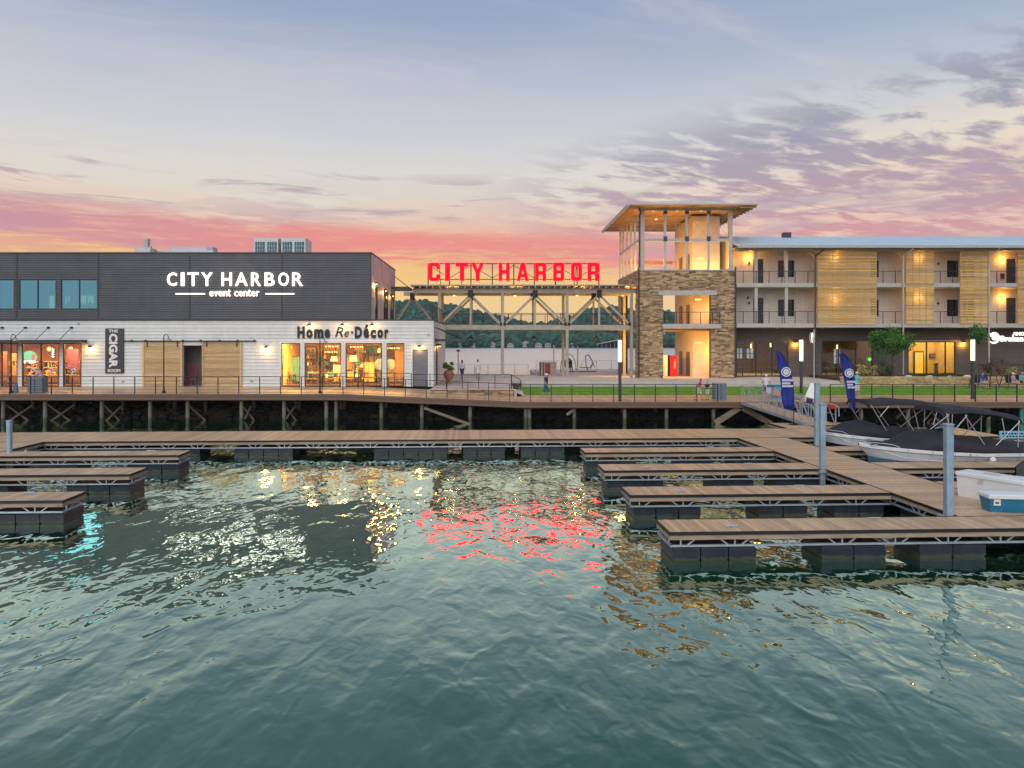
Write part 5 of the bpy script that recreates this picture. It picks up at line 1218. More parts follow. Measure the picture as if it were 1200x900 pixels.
MB().path([(RX0+1.2, 60.6, ZRF+.15), (RX0+1.35, 60.6, ZRF-.2), (TX0+.05, DT-.1, ZRF-.55), (TX0+.02, DT-.12, ZST+.2)], .07, 8).path([(TX0-.02, DT-.16, ZST+.25), (TX0-.02, DT-.16, ZP+.05)], .07, 8).build('downspout', DARKTRIM, tow)
MB().path([(TX1+.02, DT-.14, ZST+.25), (TX1+.02, DT-.14, ZP+.05)], .07, 8).build('downspout', DARKTRIM, tow)
for px, D in ((770, 62.2), (798, 62.2), (827, 62.2), (786, 66.5)):
    o = MB().lathe([(.13, 0), (.13, .03)], (tx(px), D, ZRF+.16), 12).build('downlight', WARM, rf); lamp('lamp_light', 'SPOT', (tx(px), D, ZRF+.1), 70, (1, .43, .07), o, .13, R(150))
def tower_light(X, D, z, e):
    o = MB().box(X-.28, X+.28, D-.05, D+.0, z-.04, z+.04).build('wall_strip_lamp', WARM, tow)
tower_light(CXL-.4+.9, CD0-.02, tz(349), 190); tower_light(CXL+.5, CD0-.02, tz(401.5), 210); tower_light(CXL+.7, CD0-.02, tz(299), 110)
# fill lights added without fixtures, tucked behind the stone piers and the parapet
for z, e in ((tz(362), 150), (tz(412), 190)):
    lamp('pier_fill_light', 'POINT', (14.1, 62.3, z), e*4.0, (1, .50, .095), tow, .15); lamp('pier_fill_light', 'POINT', (20.35, 61.95, z), e*1.5, (1, .50, .095), tow, .15)
for X, D, e in ((14.0, 62.0, 420), (17.0, 61.9, 560), (20.3, 61.9, 300), (15.5, 68, 400)): lamp('parapet_fill_light', 'POINT', (X, D, tz(322)+.14), e, (1, .50, .095), tow, .1)
t = thing('vending_machine', 'red vending machine with a pale bottle picture inside the tower base', 'vending machine', (wx(787, 64), 64, ZP))
X0, X1 = wx(784.5, 64), wx(793, 64); z1 = ZP+1.98
MB().box(X0, X1, 63.7, 64.5, ZP+.05, z1).build('cabinet', REDGLOW, t); MB().box(X0-.22, X0-.005, 63.75, 64.5, ZP+.05, z1).build('side_panel', BLACK, t); MB().box(X0-.45, X0-.225, 63.8, 64.5, ZP+.05, z1).build('front_panel', WHITE, t)
xm = (X0+X1)/2+.08; MB().poly([(xm+x*.9, ZP+.75+z*.9) for x, z in ((-.09,0),(.09,0),(.10,.3),(.07,.45),(.09,.6),(.03,.78),(.03,.95),(-.03,.95),(-.03,.78),(-.09,.6),(-.07,.45),(-.10,.3))], 63.675, 63.698).build('bottle_picture', M('bottle_print', (.8, .35, .22), .5, var=0), t)

# ================================================================== HOTEL (right building)
DH, DW = 61.0, 63.0
HX0, HX1 = TX1+.12, 52.0
hz = lambda y, D=DH: wz(y, D)
hot = thing('balcony_hotel', 'long three storey building with pine slat screens, balconies and a pale blue metal roof', 'building', (36, DH, ZP))
Z2, Z3, ZE = hz(379.5), hz(332.3), hz(293.5)
vs_ = .62; 
def vertical_wall(x0, x1, z0, z1, openings):
    b = MB()
    x = x0
    while x < x1-.01:
        w = min(vs_*2, x1-x); sp = [(z0, z1)]
        b_ = [(a, c, p, q) for a, c, p, q in openings if a < x+w-.01 and c > x+.01]
        if not b_: b.box(x+.006, x+w-.006, DW-.025, DW, z0, z1)
        else:
            cur = x
            for a, c, p, q in sorted(b_):
                if a > cur: b.box(cur+.006, a, DW-.025, DW, z0, z1)
                aa, cc = max(a, x), min(c, x+w)
                if p > z0: b.box(aa, cc, DW-.025, DW, z0, p)
                b.box(aa, cc, DW-.025, DW, q, z1); cur = max(cur, cc)
            if cur < x+w-.006: b.box(cur, x+w-.006, DW-.025, DW, z0, z1)
        x += w
    return b
wxw = lambda p: wx(p, DW)
wzw = lambda y: wz(y, DW)
doors = [(882.5, 894.5, 'u'), (1179, 1190, 'u'), (1236, 1247, 'u')]; wins = [(911.5, 930.5), (1020, 1029.5), (1109.5, 1122.5), (1128, 1141), (1215, 1228)]
for z0, zt, flr in ((Z2, Z3-.30, 2), (Z3, ZE+.2, 3)):
    ops = [(wxw(a), wxw(c), z0+.02, z0+2.45) for a, c, _ in doors]+[(wxw(a), wxw(c), z0+.75, z0+2.30) for a, c in wins]
    vertical_wall(HX0, HX1, z0, zt, ops).build('balcony_wall', PALEWALL, hot)
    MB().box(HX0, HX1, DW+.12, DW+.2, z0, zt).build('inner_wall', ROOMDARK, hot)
    for a, c, _ in doors:
        X0, X1 = wxw(a), wxw(c); d_ = MB().box(X0, X1, DW+.02, DW+.07, z0+.02, z0+2.45).build('door', DARKDOOR, hot)
        xm = X0+(X1-X0)*.38; MB().box(xm-.03, xm+.03, DW-.01, DW+.018, z0+.02, z0+2.45).box(X0+.04, xm-.05, DW-.0, DW+.018, z0+.1, z0+2.35).build('door_leaf', DARKTRIM, d_); MB().tube((X1-.12, DW-.04, z0+1), (X1-.12, DW+.02, z0+1), .03, 6).build('handle', ALU, d_)
        MB().box(X0+(X1-X0)*.45, X1-.08, DW+.005, DW+.019, z0+1.7, z0+2.35).build('glass', GDARK, d_)
    for a, c in wins: window(hot, wxw(a), wxw(c), z0+.75, z0+2.30, DW, 2, GDARK, DARKDOOR, .05, 'window', 2)
# floor slabs
for z in (Z2, Z3): MB().box(HX0, HX1, DH-.12, DW, z-.34, z-.02).build('floor_slab', STEEL, hot); MB().box(HX0, HX1, DH-.15, DH-.121, z-.30, z+.03).build('slab_edge', STEEL, hot)
MB().box(HX0, HX1, DH-.05, DH+.20, ZE-.02, ZE+.27).build('eave_beam', STEEL, hot)
for px in (886, 921.5): 
    for z0, z1 in ((Z2+.03, Z3-.34), (Z3+.03, ZE-.02)): MB().box(wx(px, DH)-.13, wx(px, DH)+.13, DH-.04, DH+.20, z0, z1).build('column', STEEL, hot)
# roof
RE, RR = 60.0, 66.5
ze, zr = wz(288.5, RE), wz(277.3, RR)
b = MB(); 
b.add([(HX0-.2, RE, ze), (HX1, RE, ze), (HX1, RR, zr), (HX0-.2, RR, zr), (HX0-.2, RR+6.5, ze), (HX1, RR+6.5, ze)], [(0, 1, 2, 3), (3, 2, 5, 4)])
roof = b.build('roof', ROOFBLUE, hot)
b = MB()
for i in range(int((HX1-HX0)/.46)): X = HX0-.1+i*.46; b.beam((X, RE, ze+.02), (X, RR, zr+.02), .025, .05)
b.build('standing_seam', ROOFBLUE, roof, 'stuff')
MB().box(HX0-.2, HX1, RE-.06, RE, ze-.14, ze+.01).build('gutter', STEEL, roof)
b = MB(); d = RE+.02
while d < DW: b.box(HX0, HX1, d, d+.13, ZE+.27+ (.0), ZE+.30); d += .14
b.build('soffit_boards', SOFFIT, roof, 'stuff')
MB().box(HX0, HX1, RE+.01, RE+.06, ZE+.30, ze-.1).build('eave_board', M('russet_eave', (.36, .15, .07), .6, var=.15), roof)
for px in (921, 1148): MB().box(wx(px, 66)-.35, wx(px, 66)+.35, 65.6, 66.2, zr-.4, zr+.28).build('chimney', DARKTRIM, roof) if px < 1000 else None
MB().add([(HX0-.01, DW, Z3), (HX0-.01, RR+6.4, Z3), (HX0-.01, RR+6.4, ze-.03), (HX0-.01, RR, zr-.03), (HX0-.01, DW, ze+(zr-ze)*(DW-RE)/(RR-RE)-.03)], [(0, 1, 2, 3, 4)]).build('gable_wall', PALEWALL, hot)
# slat screens
def screen(p0, p1, solid, lb):
    X0, X1 = wx(p0, DH), wx(p1, DH); z0, z1 = hz(380), hz(294.6)
    t = MB()
    for k in range(5): x = X0+.06+(X1-X0-.12)*k/4; t.box(x-.035, x+.035, DH-.17, DH-.155+.05, z0, z1)
    o = t.build('slat_screen', M('pine_batten', (.48, .33, .17), .7, var=.2), hot)
    n = 44; p = (z1-z0)/n
    me = MB().box(-(X1-X0)/2, (X1-X0)/2, -.018, .018, 0, p*.66).mesh('slat', SLATW)
    part = MB().box(-(X1-X0)/2*.36, (X1-X0)/2*.36, -.012, .012, 0, p*.30).mesh('slat', SLATW)
    for i in range(n):
        piece('slat', me, o, ((X0+X1)/2+rnd.uniform(-.012, .012), DH-.19+rnd.uniform(-.006, .006), z0+i*p))
        if solid and i % 2 == 0 and (i//8) % 2 == 0: piece('slat', part, o, (X0+(X1-X0)*.36, DH-.14, z0+i*p+p*.68))
    return o
for p0, p1, s in ((957, 1026, 1), (1060, 1093, 0), (1123.5, 1157.3, 1), (1190.5, 1225, 0)): screen(p0, p1, s, '')
# balcony railings
for p0, p1 in ((863, 954), (1027, 1056), (1094, 1123), (1160, 1190)):
    for z in (Z2+.03, Z3+.03):
        X0, X1 = wx(p0, DH), wx(p1, DH); rl = MB().box(X0, X1, DH-.10, DH-.05, z+1.04, z+1.09).build('balcony_railing', BLACK, hot); n = max(2, round((X1-X0)/1.25))
        for k in range(n): MB().box(X0+(X1-X0)*(k+.5)/n-.025, X0+(X1-X0)*(k+.5)/n+.025, DH-.09, DH-.055, z, z+1.04).build('post', BLACK, rl)
        b = MB()
        for k in range(6): b.box(X0, X1, DH-.08, DH-.068, z+.1+k*.16, z+.112+k*.16)
        b.build('cable', BLACK, rl)
for px in (955.3, 1058.3, 1158.8):
    X = wx(px, DH-.25); MB().path([(X+.5, RE+.1, ze-.1), (X+.45, RE+.15, ze-.3), (X, DH-.27, ze-.75), (X, DH-.27, ZP+.3)], .065, 8).build('downspout', DARKTRIM if px < 1000 else STEEL, hot)
    MB().tube((X-.55, DH-.02, ze-.35), (X-.05, DH-.1, ze-.8), .05, 6).build('eave_brace', STEEL, hot)
for px, py, e in ((877, 303, 30), (978, 303, 26), (978, 349, 26), (1076, 303, 26), (1076, 349, 26), (1173.5, 304.5, 30), (1173.5, 349.5, 30)): 
    X, z = wxw(px), wzw(py); o = MB().box(X-.09, X+.09, DW-.12, DW-.026, z-.14, z+.14).build('wall_lamp', WARM, hot); lamp('lamp_light', 'POINT', (X, DW-.34, z), e*2.0, (1, .46, .07), o, .13)
for px, py in ((1099, 309), (1099, 355.5), (877.5, 308), (876, 349), (877.5, 355)): MB().box(wxw(px)-.08, wxw(px)+.08, DW-.12, DW-.03, wzw(py)-.1, wzw(py)+.08).build('wall_fixture', BLACK, hot)
MB().box(wxw(1172), wxw(1176), DW-.14, DW-.03, wzw(327), wzw(320.5)).build('extinguisher_box', M('dull_red', (.20, .02, .015), .5), hot)
# ground floor
ZG = Z2-.34
gops = [(wxw(862.5), wxw(924), ZP+.03, wzw(398.5)), (wxw(962.5), wxw(1023), ZP+.03, wzw(398.5)), (wxw(1063.5), wxw(1120), ZP+.25, wzw(400))]
clap(MB(), HX0, HX1, ZP, ZG, DW, .2, gops).build('siding', BROWNWALL, hot, 'stuff')
b = MB()
for a, c in zip([HX0]+[o[1] for o in gops], [o[0] for o in gops]+[HX1]): b.box(a, c, DW+.012, DW+.2, ZP, ZG)
for a, c, p, q in gops: b.box(a, c, DW+.012, DW+.2, q, ZG); b.box(a, c, DW+.012, DW+.2, ZP, p) if p > ZP+.1 else None
b.build('ground_wall', BROWNWALL, hot)
window(hot, *gops[0], DW, [wxw(886), wxw(905)], GCLEAR, DARKTRIM, .1); window(hot, *gops[1], DW, [wxw(983), wxw(1003)], GCLEAR, DARKTRIM, .1); window(hot, *gops[2], DW, [wxw(1086), wxw(1108)], GCLEAR, DARKTRIM, .1)
MB().box(gops[2][0]-.1, gops[2][1]+.12, DW-.05, DW-.005, gops[2][3], gops[2][3]+.09).build('window_head', STEEL, hot)
# rooms behind the ground floor glass: the dark one has windows to the lake
DB = 72.0
rear_w = [(wx(a, DB), wx(c, DB), wz(y1, DB), wz(y0, DB)) for a, c, y0, y1 in ((862, 871, 407, 421), (874, 884, 407, 421), (976, 986, 408, 427), (988, 1000, 408, 427))]
b = MB(); b.box(HX0, wx(1040, DB), DB, DB+.15, ZP, rear_w[0][2]-.01) if False else None
cuts = sorted(rear_w); xs_ = HX0
for a, c, p, q in cuts: b.box(xs_, a, DB, DB+.15, ZP, ZG); b.box(a, c, DB, DB+.15, ZP, p); b.box(a, c, DB, DB+.15, q, ZG); xs_ = c
b.box(xs_, wx(1040, DB), DB, DB+.15, ZP, ZG); b.box(wxw(1042), wxw(1042)+.1, DW+.2, DB, ZP, ZG); b.box(HX0-.02, HX0+.08, DW+.2, DB, ZP, ZG)
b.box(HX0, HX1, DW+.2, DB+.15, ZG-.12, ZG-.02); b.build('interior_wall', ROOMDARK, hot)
for a, c, p, q in rear_w: window(hot, a, c, p, q, DB, 2, GCLEAR, DARKTRIM, .08, 'rear_window', 2)
b = MB(); X0, X1 = wxw(1050), wxw(1128); b.box(X0, X1, 67, 67.1, ZP, ZG-.12).box(X0-.1, X0, DW+.2, 67, ZP, ZG-.12).box(X1, X1+.1, DW+.2, 67, ZP, ZG-.12); b.build('lobby_wall', M('yellow_plaster', (.62, .45, .14), .8, var=.1), hot)
for px, e in ((1080, 170), (1105, 170)): o = MB().box(wx(px, 65)-.5, wx(px, 65)+.5, 64.9, 65.1, ZG-.20, ZG-.14).build('ceiling_lamp', WARM, hot); lamp('room_light', 'AREA', (wx(px, 65), 65, ZG-.22), e, (1, .62, .10), o, 1.5)
for px0, px1, lb in ((1072, 1081, 'left'), (1119, 1126, 'right')):
    D = 66.9; MB().box(wx(px0-1.2, D), wx(px1+1.2, D), D-.06, D+.04, ZP, ZP+2.35).build('lobby_door_frame', WOODD, hot); MB().box(wx(px0, D), wx(px1, D), D-.09, D-.061, ZP, ZP+2.2).build('lobby_door', M('glowing_yellow_door', (.75, .48, .10), .5, emit=(1, .6, .1), estr=.35), hot)  # emission in the door colour stands in for lobby light on it
for px, lb in ((1093, 'left'), (1105, 'right')):
    X, z = wx(px, 66.9), wz(417, 66.9); t = thing('lobby_picture', f'{lb} of two small dark framed pictures on the yellow lobby wall', 'picture', (X, 66.9, z)); MB().box(X-.32, X+.32, 66.86, 66.98, z-.22, z+.22).build('frame', BLACK, t); MB().box(X-.26, X+.26, 66.84, 66.858, z-.16, z+.16).build('canvas', hues[4], t)
X, z = wx(1097, 65.5), wz(423.5, 65.5); t = thing('lobby_plant', 'small green plant glowing in the yellow lobby', 'plant', (X, 65.5, ZP)); MB().lathe([(.14, 0), (.18, .9)], (X, 65.5, ZP), 10).build('pot', WOODD, t)
b = MB(); r = random.Random(9)
for k in range(60): a_ = r.uniform(0, 6.28); l = r.uniform(.15, .4); p = Vector((X, 65.5, ZP+.9)); q = p+Vector((math.cos(a_)*l, math.sin(a_)*l, r.uniform(.1, .4))); n_ = Vector((-math.sin(a_), math.cos(a_), 0))*.05; b.add([tuple(p), tuple((p+q)/2+n_), tuple(q), tuple((p+q)/2-n_)], [(0, 1, 2, 3)])
b.build('foliage', LEAF, t)
GRN = emis('green_neon', (.25, .9, .12), 1.2)
X, z = wx(1019, 66), wz(421, 66); t = thing('green_lamp', 'round green glowing sign in the dark restaurant window', 'sign', (X, 66, z)); MB(lambda x, y, z_: (X+x, 66+z_, z+y)).lathe([(.30, 0), (.30, .06)], n=20).build('disc', M('green_disc', (.02, .10, .01), .5, emit=(.1, .5, .05), estr=.25), t); MB(lambda x, y, z_: (X+x, 65.96+z_, z+y)).lathe([(.16, 0), (.16, .04)], n=16).build('emblem', GRN, t)
lamp('green_glow', 'POINT', (X, 65.5, z), 8, (.2, 1, .1), t, .2)
for px, py, D, lb in ((880, 403, 66, 'left'), (981, 404, 66, 'middle'), (903, 402, 68, 'right')): X, z = wx(px, D), wz(py, D); t = thing('restaurant_lamp', f'slim warm pendant lamp in the {lb} part of the dark restaurant', 'lamp', (X, D, z)); MB().tube((X, D, z), (X, D, ZG-.12), .012, 5).build('cord', BLACK, t); MB().tube((X, D, z-.4), (X, D, z), .07, 8).build('lamp_shade', WARMSOFT, t)
for px in (880, 905, 985): o = MB().lathe([(.12, 0), (.12, .05)], (wx(px, 67), 67, ZG-.18), 12).build('ceiling_lamp', WARMSOFT, hot); lamp('room_light', 'AREA', (wx(px, 67), 67, ZG-.22), 120, (1, .62, .26), o, 1.4)  # ceiling lamps added to brighten the dark restaurant interior
for i, (px, D) in enumerate(((870, 65.5), (892, 66), (905, 66.5), (918, 65.5), (968, 65.5), (980, 66), (994, 66.5), (1008, 65.5))):
    X = wx(px, D); t = thing('restaurant_table', f'dark table inside the {"left" if px < 930 else "right"} restaurant window, {("first", "second", "third", "last")[i % 4]} from its left end', 'table', (X, D, ZP), f'tables in the {"left" if px < 930 else "right"} restaurant window'); MB().box(X-.5, X+.5, D-.4, D+.4, ZP+.72, ZP+.76).build('table_top', WOODD, t); MB().tube((X, D, ZP), (X, D, ZP+.72), .05, 8).build('leg', BLACK, t)
for px, py in ((932, 402), (1128, 401.5)): sconce(hot, wxw(px), DW-.02, wzw(py), (0, -1), 90, (1, .50, .08))
for px, py in ((911, 389), (964, 389), (1018, 389)): MB().lathe([(.08, 0), (.05, .05)], (wx(px, 62.2), 62.2, ZG-.06), 10).build('soffit_lamp', WHITE, hot)
# round blade sign and its post
X, D, z = wx(951, 60.4), 60.4, wz(395.7, 60.4); t = thing('round_blade_sign', 'white lit oval blade sign with dark yolk mark beside a thin post', 'sign', (X, D, z))
rot = Matrix.Rotation(R(58), 3, 'Z'); XR_ = lambda x, y, z_: tuple(Vector((X, D, z))+rot @ Vector((x, z_, y)))
MB(XR_).lathe([(.46, -.07), (.46, .07)], n=24).build('disc', SIGNW, t); MB(XR_).lathe([(.47, -.05), (.49, -.05), (.49, .05), (.47, .05)], n=24).build('rim', BLACK, t)
MB(lambda x, y, z_: XR_(x-.08, y-.1, z_)).lathe([(.2, -.085), (.2, -.07)], n=16).build('emblem', BLACK, t)
MB().tube((wx(954, 60.3), 60.3, ZP), (wx(954, 60.3), 60.3, wz(386, 60.3)), .05, 8).build('post', STEEL, t)
# restaurant sign
X, z = wxw(1164), wzw(396); t = thing('restaurant_sign', 'white lit letters ANOTHER Broken Egg with a round egg emblem on brown siding', 'sign', (X, DW-.1, z))
MB(lambda x, y, z_: (X+x, DW-.12+z_, z+y)).lathe([(.52, 0), (.52, .07)], n=28).build('emblem_disc', SIGNW, t)
MB(lambda x, y, z_: (X-.12+x*1.1, DW-.145+z_, z-.12+y*.75)).lathe([(.33, 0), (.33, .02)], n=20).build('emblem_shell', BROWNWALL, t); MB(lambda x, y, z_: (X+.02+x, DW-.165+z_, z+.0+y*.8)).lathe([(.27, 0), (.27, .018)], n=20).build('emblem_yolk', SIGNW, t)
text_mesh(MB(), 'ANOTHER', wxw(1186), wxw(1216), wzw(393.2), wzw(389.2), DW-.10, .06, .03).build('lettering', SIGNW, t)
text_mesh(MB(), 'Broken Egg', wxw(1172), wxw(1214), wzw(402), wzw(393.6), DW-.10, .06, .035).build('lettering', SIGNW, t)
# ================================================================== PLANTING
def leaf_cloud(b, c, rx, ry, rz, n, s, r, clumps=14, flat=0.0):
    """many small leaf faces gathered in clumps through a crown's volume, leaving gaps"""
    cs = []
    for k in range(clumps):
        while True:
            p = Vector((r.uniform(-1, 1), r.uniform(-1, 1), r.uniform(-1+flat, 1)))
            if .30 < p.length < 1: break
        cs.append((Vector((p.x*rx*.84, p.y*ry*.84, p.z*rz*.84)), r.uniform(.20, .44)))
    for i in range(n):
        cc, k = cs[r.randrange(clumps)]
        q = Vector((r.gauss(0, 1), r.gauss(0, 1), r.gauss(0, 1))); q = q.normalized()*(r.random()**.45)
        p = Vector(c)+cc+Vector((q.x*rx*k, q.y*ry*k, q.z*rz*k*1.1))
        d = Vector((r.gauss(0, 1), r.gauss(0, 1), r.gauss(0, .7))).normalized(); e = d.orthogonal().normalized(); e = Matrix.Rotation(r.uniform(0, 6.28), 3, d) @ e
        f = d.cross(e); l = s*r.uniform(.6, 1.25); w = l*.55
        b.add([tuple(p-e*l), tuple(p+f*w), tuple(p+e*l), tuple(p-f*w)], [(0, 1, 2, 3)])
    return b, cs
def tree(label, px, D, z0, ycen, rx, rz, n, s, mat, seed, trunk_r=.09, group=None):
    r = random.Random(seed); X = wx(px, D); zc = wz(ycen, D)
    t = thing('broadleaf_tree', label, 'tree', (X, D, z0), group)
    b, cs = leaf_cloud(MB(), (X, D, zc), rx, rx, rz, n, s, r, 26, .15); b.build('crown', mat, t)
    b = MB(); fork = Vector((X, D, z0+(zc-rz-z0)*.95+.1)); b.tube((X, D, z0-.05), fork, trunk_r, 8, trunk_r*.75)
    for k, _ in cs[::3]: b.tube(fork, Vector((X, D, zc))+k*.8, trunk_r*.45, 5, trunk_r*.12)
    b.build('trunk', BARK, t)
ZBED = 2.10
tree('round leafy green tree in the planting bed before the hotel', 1046.5, 58.2, ZBED, 399.5, 1.95, 1.25, 8200, .088, LEAF, 4)
tree('small sparse tree behind the right light column', 1147, 58.5, ZBED, 391.5, .95, .85, 900, .085, LEAF, 8, .045)
def shrub(label, px, D, z0, rx, rz, n, s, mat, seed, group='shrubs in the planting bed', name='shrub'):
    r = random.Random(seed); X = wx(px, D); t = thing(name, label, 'shrub', (X, D, z0), group)
    b, cs = leaf_cloud(MB(), (X, D, z0+rz*.9), rx, rx*.8, rz, n, s, r, 12, .3); b.build('foliage', mat, t)
    b = MB()
    for k, _ in cs[:5]: b.tube((X, D, z0-.03), Vector((X, D, z0+rz*.9))+k*.7, .02, 5, .008)
    b.build('stem', BARK, t)
shrub('yellow and cream variegated bush left of the dark shrub', 1016, 57.5, ZBED, 1.1, .62, 1200, .07, LEAFY, 1)
shrub('dark green round shrub under the leafy tree', 1037, 57.4, ZBED, 1.1, .72, 1400, .06, LEAFD, 2)
shrub('tall red tipped bush behind the hanging swing', 1163, 58.2, ZBED, 1.25, .85, 1500, .06, LEAFR, 3)
shrub('low yellow bush behind the far right swing', 1188, 57.6, ZBED, .85, .5, 800, .06, LEAFY, 5)
for i, (px, w_) in enumerate(zip((1066, 1078, 1089, 1101, 1112, 1122, 1133), ('nearest the leafy tree', 'second from the leafy tree', 'third from the leafy tree', 'under the middle of the lobby window', 'under the right lobby door', 'second left of the right light column', 'nearest the right light column'))):
    shrub(f'low dark ground cover plant {w_}', px, 57.2, ZBED, .45, .2, 260, .05, LEAFD, 20+i, 'ground cover under the lobby window', 'ground_cover')
MB().box(28.7, 51, 56.42, 62.4, 1.85, ZBED).build('planting_bed', SOIL, kind='structure')
# gold retaining wall, stone by stone
rw = thing('retaining_wall', 'low dry stone wall of golden blocks holding the planting bed', 'stone wall', (36, 56.2, 1.4))
MB().box(28.5, 51, 56.24, 56.42, 1.3, 2.10).build('core', MORTAR, rw)
r = random.Random(31); hs_ = (.15, .13, .16, .14, .15); z = 1.42; cache = {}
for h in hs_:
    x = 28.42
    while x < 46:
        l = r.choice((.42, .55, .7, .88, 1.05)); key = (l, h)
        if key not in cache:
            b = MB(); b.cbox(-l/2+.012, l/2-.012, -.07, .08, .008, h-.006, .018); cache[key] = b.mesh('stone', GOLDSTONE)
        piece('stone', cache[key], rw, (x+l/2, 56.2-r.uniform(0, .05), z), (0, 0, r.uniform(-.02, .02))); x += l
    z += h
MB().box(46, 51, 56.15, 56.3, 1.42, 2.15).build('wall_end', GOLDSTONE, rw)
x = 28.42
me = {}
while x < 46:
    l = r.choice((.7, .9, 1.1))
    if l not in me: me[l] = MB().cbox(-l/2+.01, l/2-.01, -.12, .14, 0, .07, .015).mesh('cap_stone', GOLDSTONE)
    piece('cap_stone', me[l], rw, (x+l/2, 56.26, z)); x += l
BOULD = M('white_boulder', (.66, .64, .60), .8, var=.12)
for i, (px, s, lb) in enumerate(((1065, .32, 'white boulder left of the lobby window'), (1069, .18, 'smaller white boulder left of the lobby window'), (1090, .30, 'white boulder under the left pane of the lobby window'), (1113, .24, 'white boulder under the right pane of the lobby window'), (1134, .36, 'widest white boulder, left of the right light column'), (1050, .2, 'small white boulder under the leafy tree'), (1058, .16, 'smallest pale stone right of the tree trunk'))):
    X = wx(px, 56.7); b = MB(); r_ = random.Random(40+i)
    rings = [[(X+s*k*r_.uniform(.8, 1.15)*math.cos(2*math.pi*j/8), 56.75+s*.7*k*math.sin(2*math.pi*j/8), ZBED+s*zz) for j in range(8)] for k, zz in ((.8, -.1), (1.1, .15), (.9, .45), (.4, .65))]
    b.loft(rings, True, True, True, True).build('boulder', BOULD, None, None, lb, 'boulder', 'white boulders in the planting bed', base=(X, 56.75, ZBED))
# urn
X, D = wx(526, 52.4), 52.4; t = thing('potted_urn', 'round terracotta urn on a foot with a green plant, right of the grey door', 'planter', (X, D, ZP))
MB().lathe([(.26, 0), (.26, .05), (.12, .12), (.10, .22), (.30, .42), (.42, .68), (.40, .85), (.27, 1.0), (.30, 1.06), (.24, 1.06)], (X, D, ZP), 20).build('urn', TERRA, t)
b = MB(); r = random.Random(77); leaf_cloud(b, (X, D, ZP+1.35), .48, .48, .38, 420, .10, r, 9); b.build('foliage', M('urn_leaf', (.10, .20, .03), .6, var=.15, island=.5, hue=.03), t)
MB().path([(X+.12, D, ZP+.02), (X+.5, D-.1, ZP+.02), (X+.9, D-.05, ZP+.02)], .025, 5).build('hose', TERRA, t)

# ================================================================== LAMPS ON THE BOARDWALK
for px, D, ybase, y0, y1, lb in ((726.5, 42.55, 470, 398.7, 424, 'slim light column with a glowing white tube before the stone tower'), (939, 48.4, 460, 398.5, 423, 'slim light column with a glowing tube behind the left blue flag'), (1140, 44.1, 467, 398.3, 422.5, 'slim light column with a glowing tube at right before the gold stone wall')):
    X = wx(px, D); z0 = zdeck(X) if D < 47 else 1.42; t = thing('light_column', lb, 'street lamp', (X, D, z0), 'glowing light columns'); za, zb = wz(y1, D), wz(y0, D)
    MB().cbox(X-.10, X+.10, D-.10, D+.10, z0, z0+.06, .01).cbox(X-.085, X+.085, D-.085, D+.085, z0+.061, za, .015).build('post', M('charcoal_post', (.06, .062, .066), .5, .2, var=.1), t)
    MB().tube((X, D, za), (X, D, zb), .115, 16).build('lamp_tube', TUBE, t); MB().tube((X, D, zb), (X, D, zb+.04), .12, 16).build('cap', DARKTRIM, t)
for px, D, lb in ((13, 43.0, 'tall gooseneck lamp post at the far left'), (192, 42.9, 'gooseneck lamp post before the left barn door'), (375, 42.9, 'gooseneck lamp post before the lit home shop')):
    X = wx(px, D); z0 = zdeck(X); zt = wz(397 if px < 300 else 399, D); t = thing('gooseneck_lamp', lb, 'street lamp', (X, D, z0), 'gooseneck lamp posts')
    b = MB().lathe([(.13, 0), (.12, .08), (.06, .16), (.05, .4)], (X, D, z0), 12).tube((X, D, z0+.4), (X, D, zt), .042, 8, .035)
    b.path([(X-.02+.16*(1-math.cos(a)), D, zt+.28*math.sin(a)) for a in [math.pi*k/8 for k in range(9)]], .022, 6); b.build('post', BLACK, t)
    MB().lathe([(.03, .14), (.07, .10), (.22, 0), (.20, -.01)], (X+.30, D, zt-.12), 14).build('lamp_shade', M('lamp_shade_metal', (.42, .40, .36), .4, .4), t)
t = thing('waste_bin', 'slate blue slatted waste bin on the boardwalk before the cigar shop', 'bin', (wx(44.5, 43.3), 43.3, 1.85), 'slatted waste bins')
def waste_bin(t, X, D, z0, w, h):
    MB().box(X-w/2+.03, X+w/2-.03, D-.27, D+.27, z0+.03, z0+h-.04).build('liner', DARKTRIM, t)
    n = 7; me = MB().box(-w/2, w/2, -.012, .012, 0, h/n-.022).mesh('slat', BINM); sd = MB().box(-.012, .012, -.28, .28, 0, h/n-.022).mesh('slat', BINM)
    for k in range(n):
        piece('slat', me, t, (X, D-.30, z0+.02+k*h/n)); piece('slat', sd, t, (X-w/2, D, z0+.02+k*h/n)); piece('slat', sd, t, (X+w/2, D, z0+.02+k*h/n))
    MB().cbox(X-w/2-.03, X+w/2+.03, D-.33, D+.30, z0+h, z0+h+.06, .02).build('lid', BINM, t); MB().box(X-.02, X+.02, D-.325, D-.31, z0, z0+h).build('post', DARKTRIM, t)
waste_bin(t, wx(44.5, 43.3), 43.3, 1.86, .92, .92)
t = thing('waste_bin', 'slate blue slatted waste bin on the boardwalk beside the two children', 'bin', (wx(843, 43.6), 43.6, ZR), 'slatted waste bins'); waste_bin(t, wx(843, 43.6), 43.6, ZR+.005, .74, 1.0)
X = wx(18.5, 43.3); MB().lathe([(.20, 0), (.15, .06), (.12, .5), (.11, .56), (.03, .58)], (X, 43.3, 1.853), 12).build('bollard', BINM, None, None, 'dark cone shaped bollard beside the far left lamp post', 'bollard', base=(X, 43.3, 1.853))
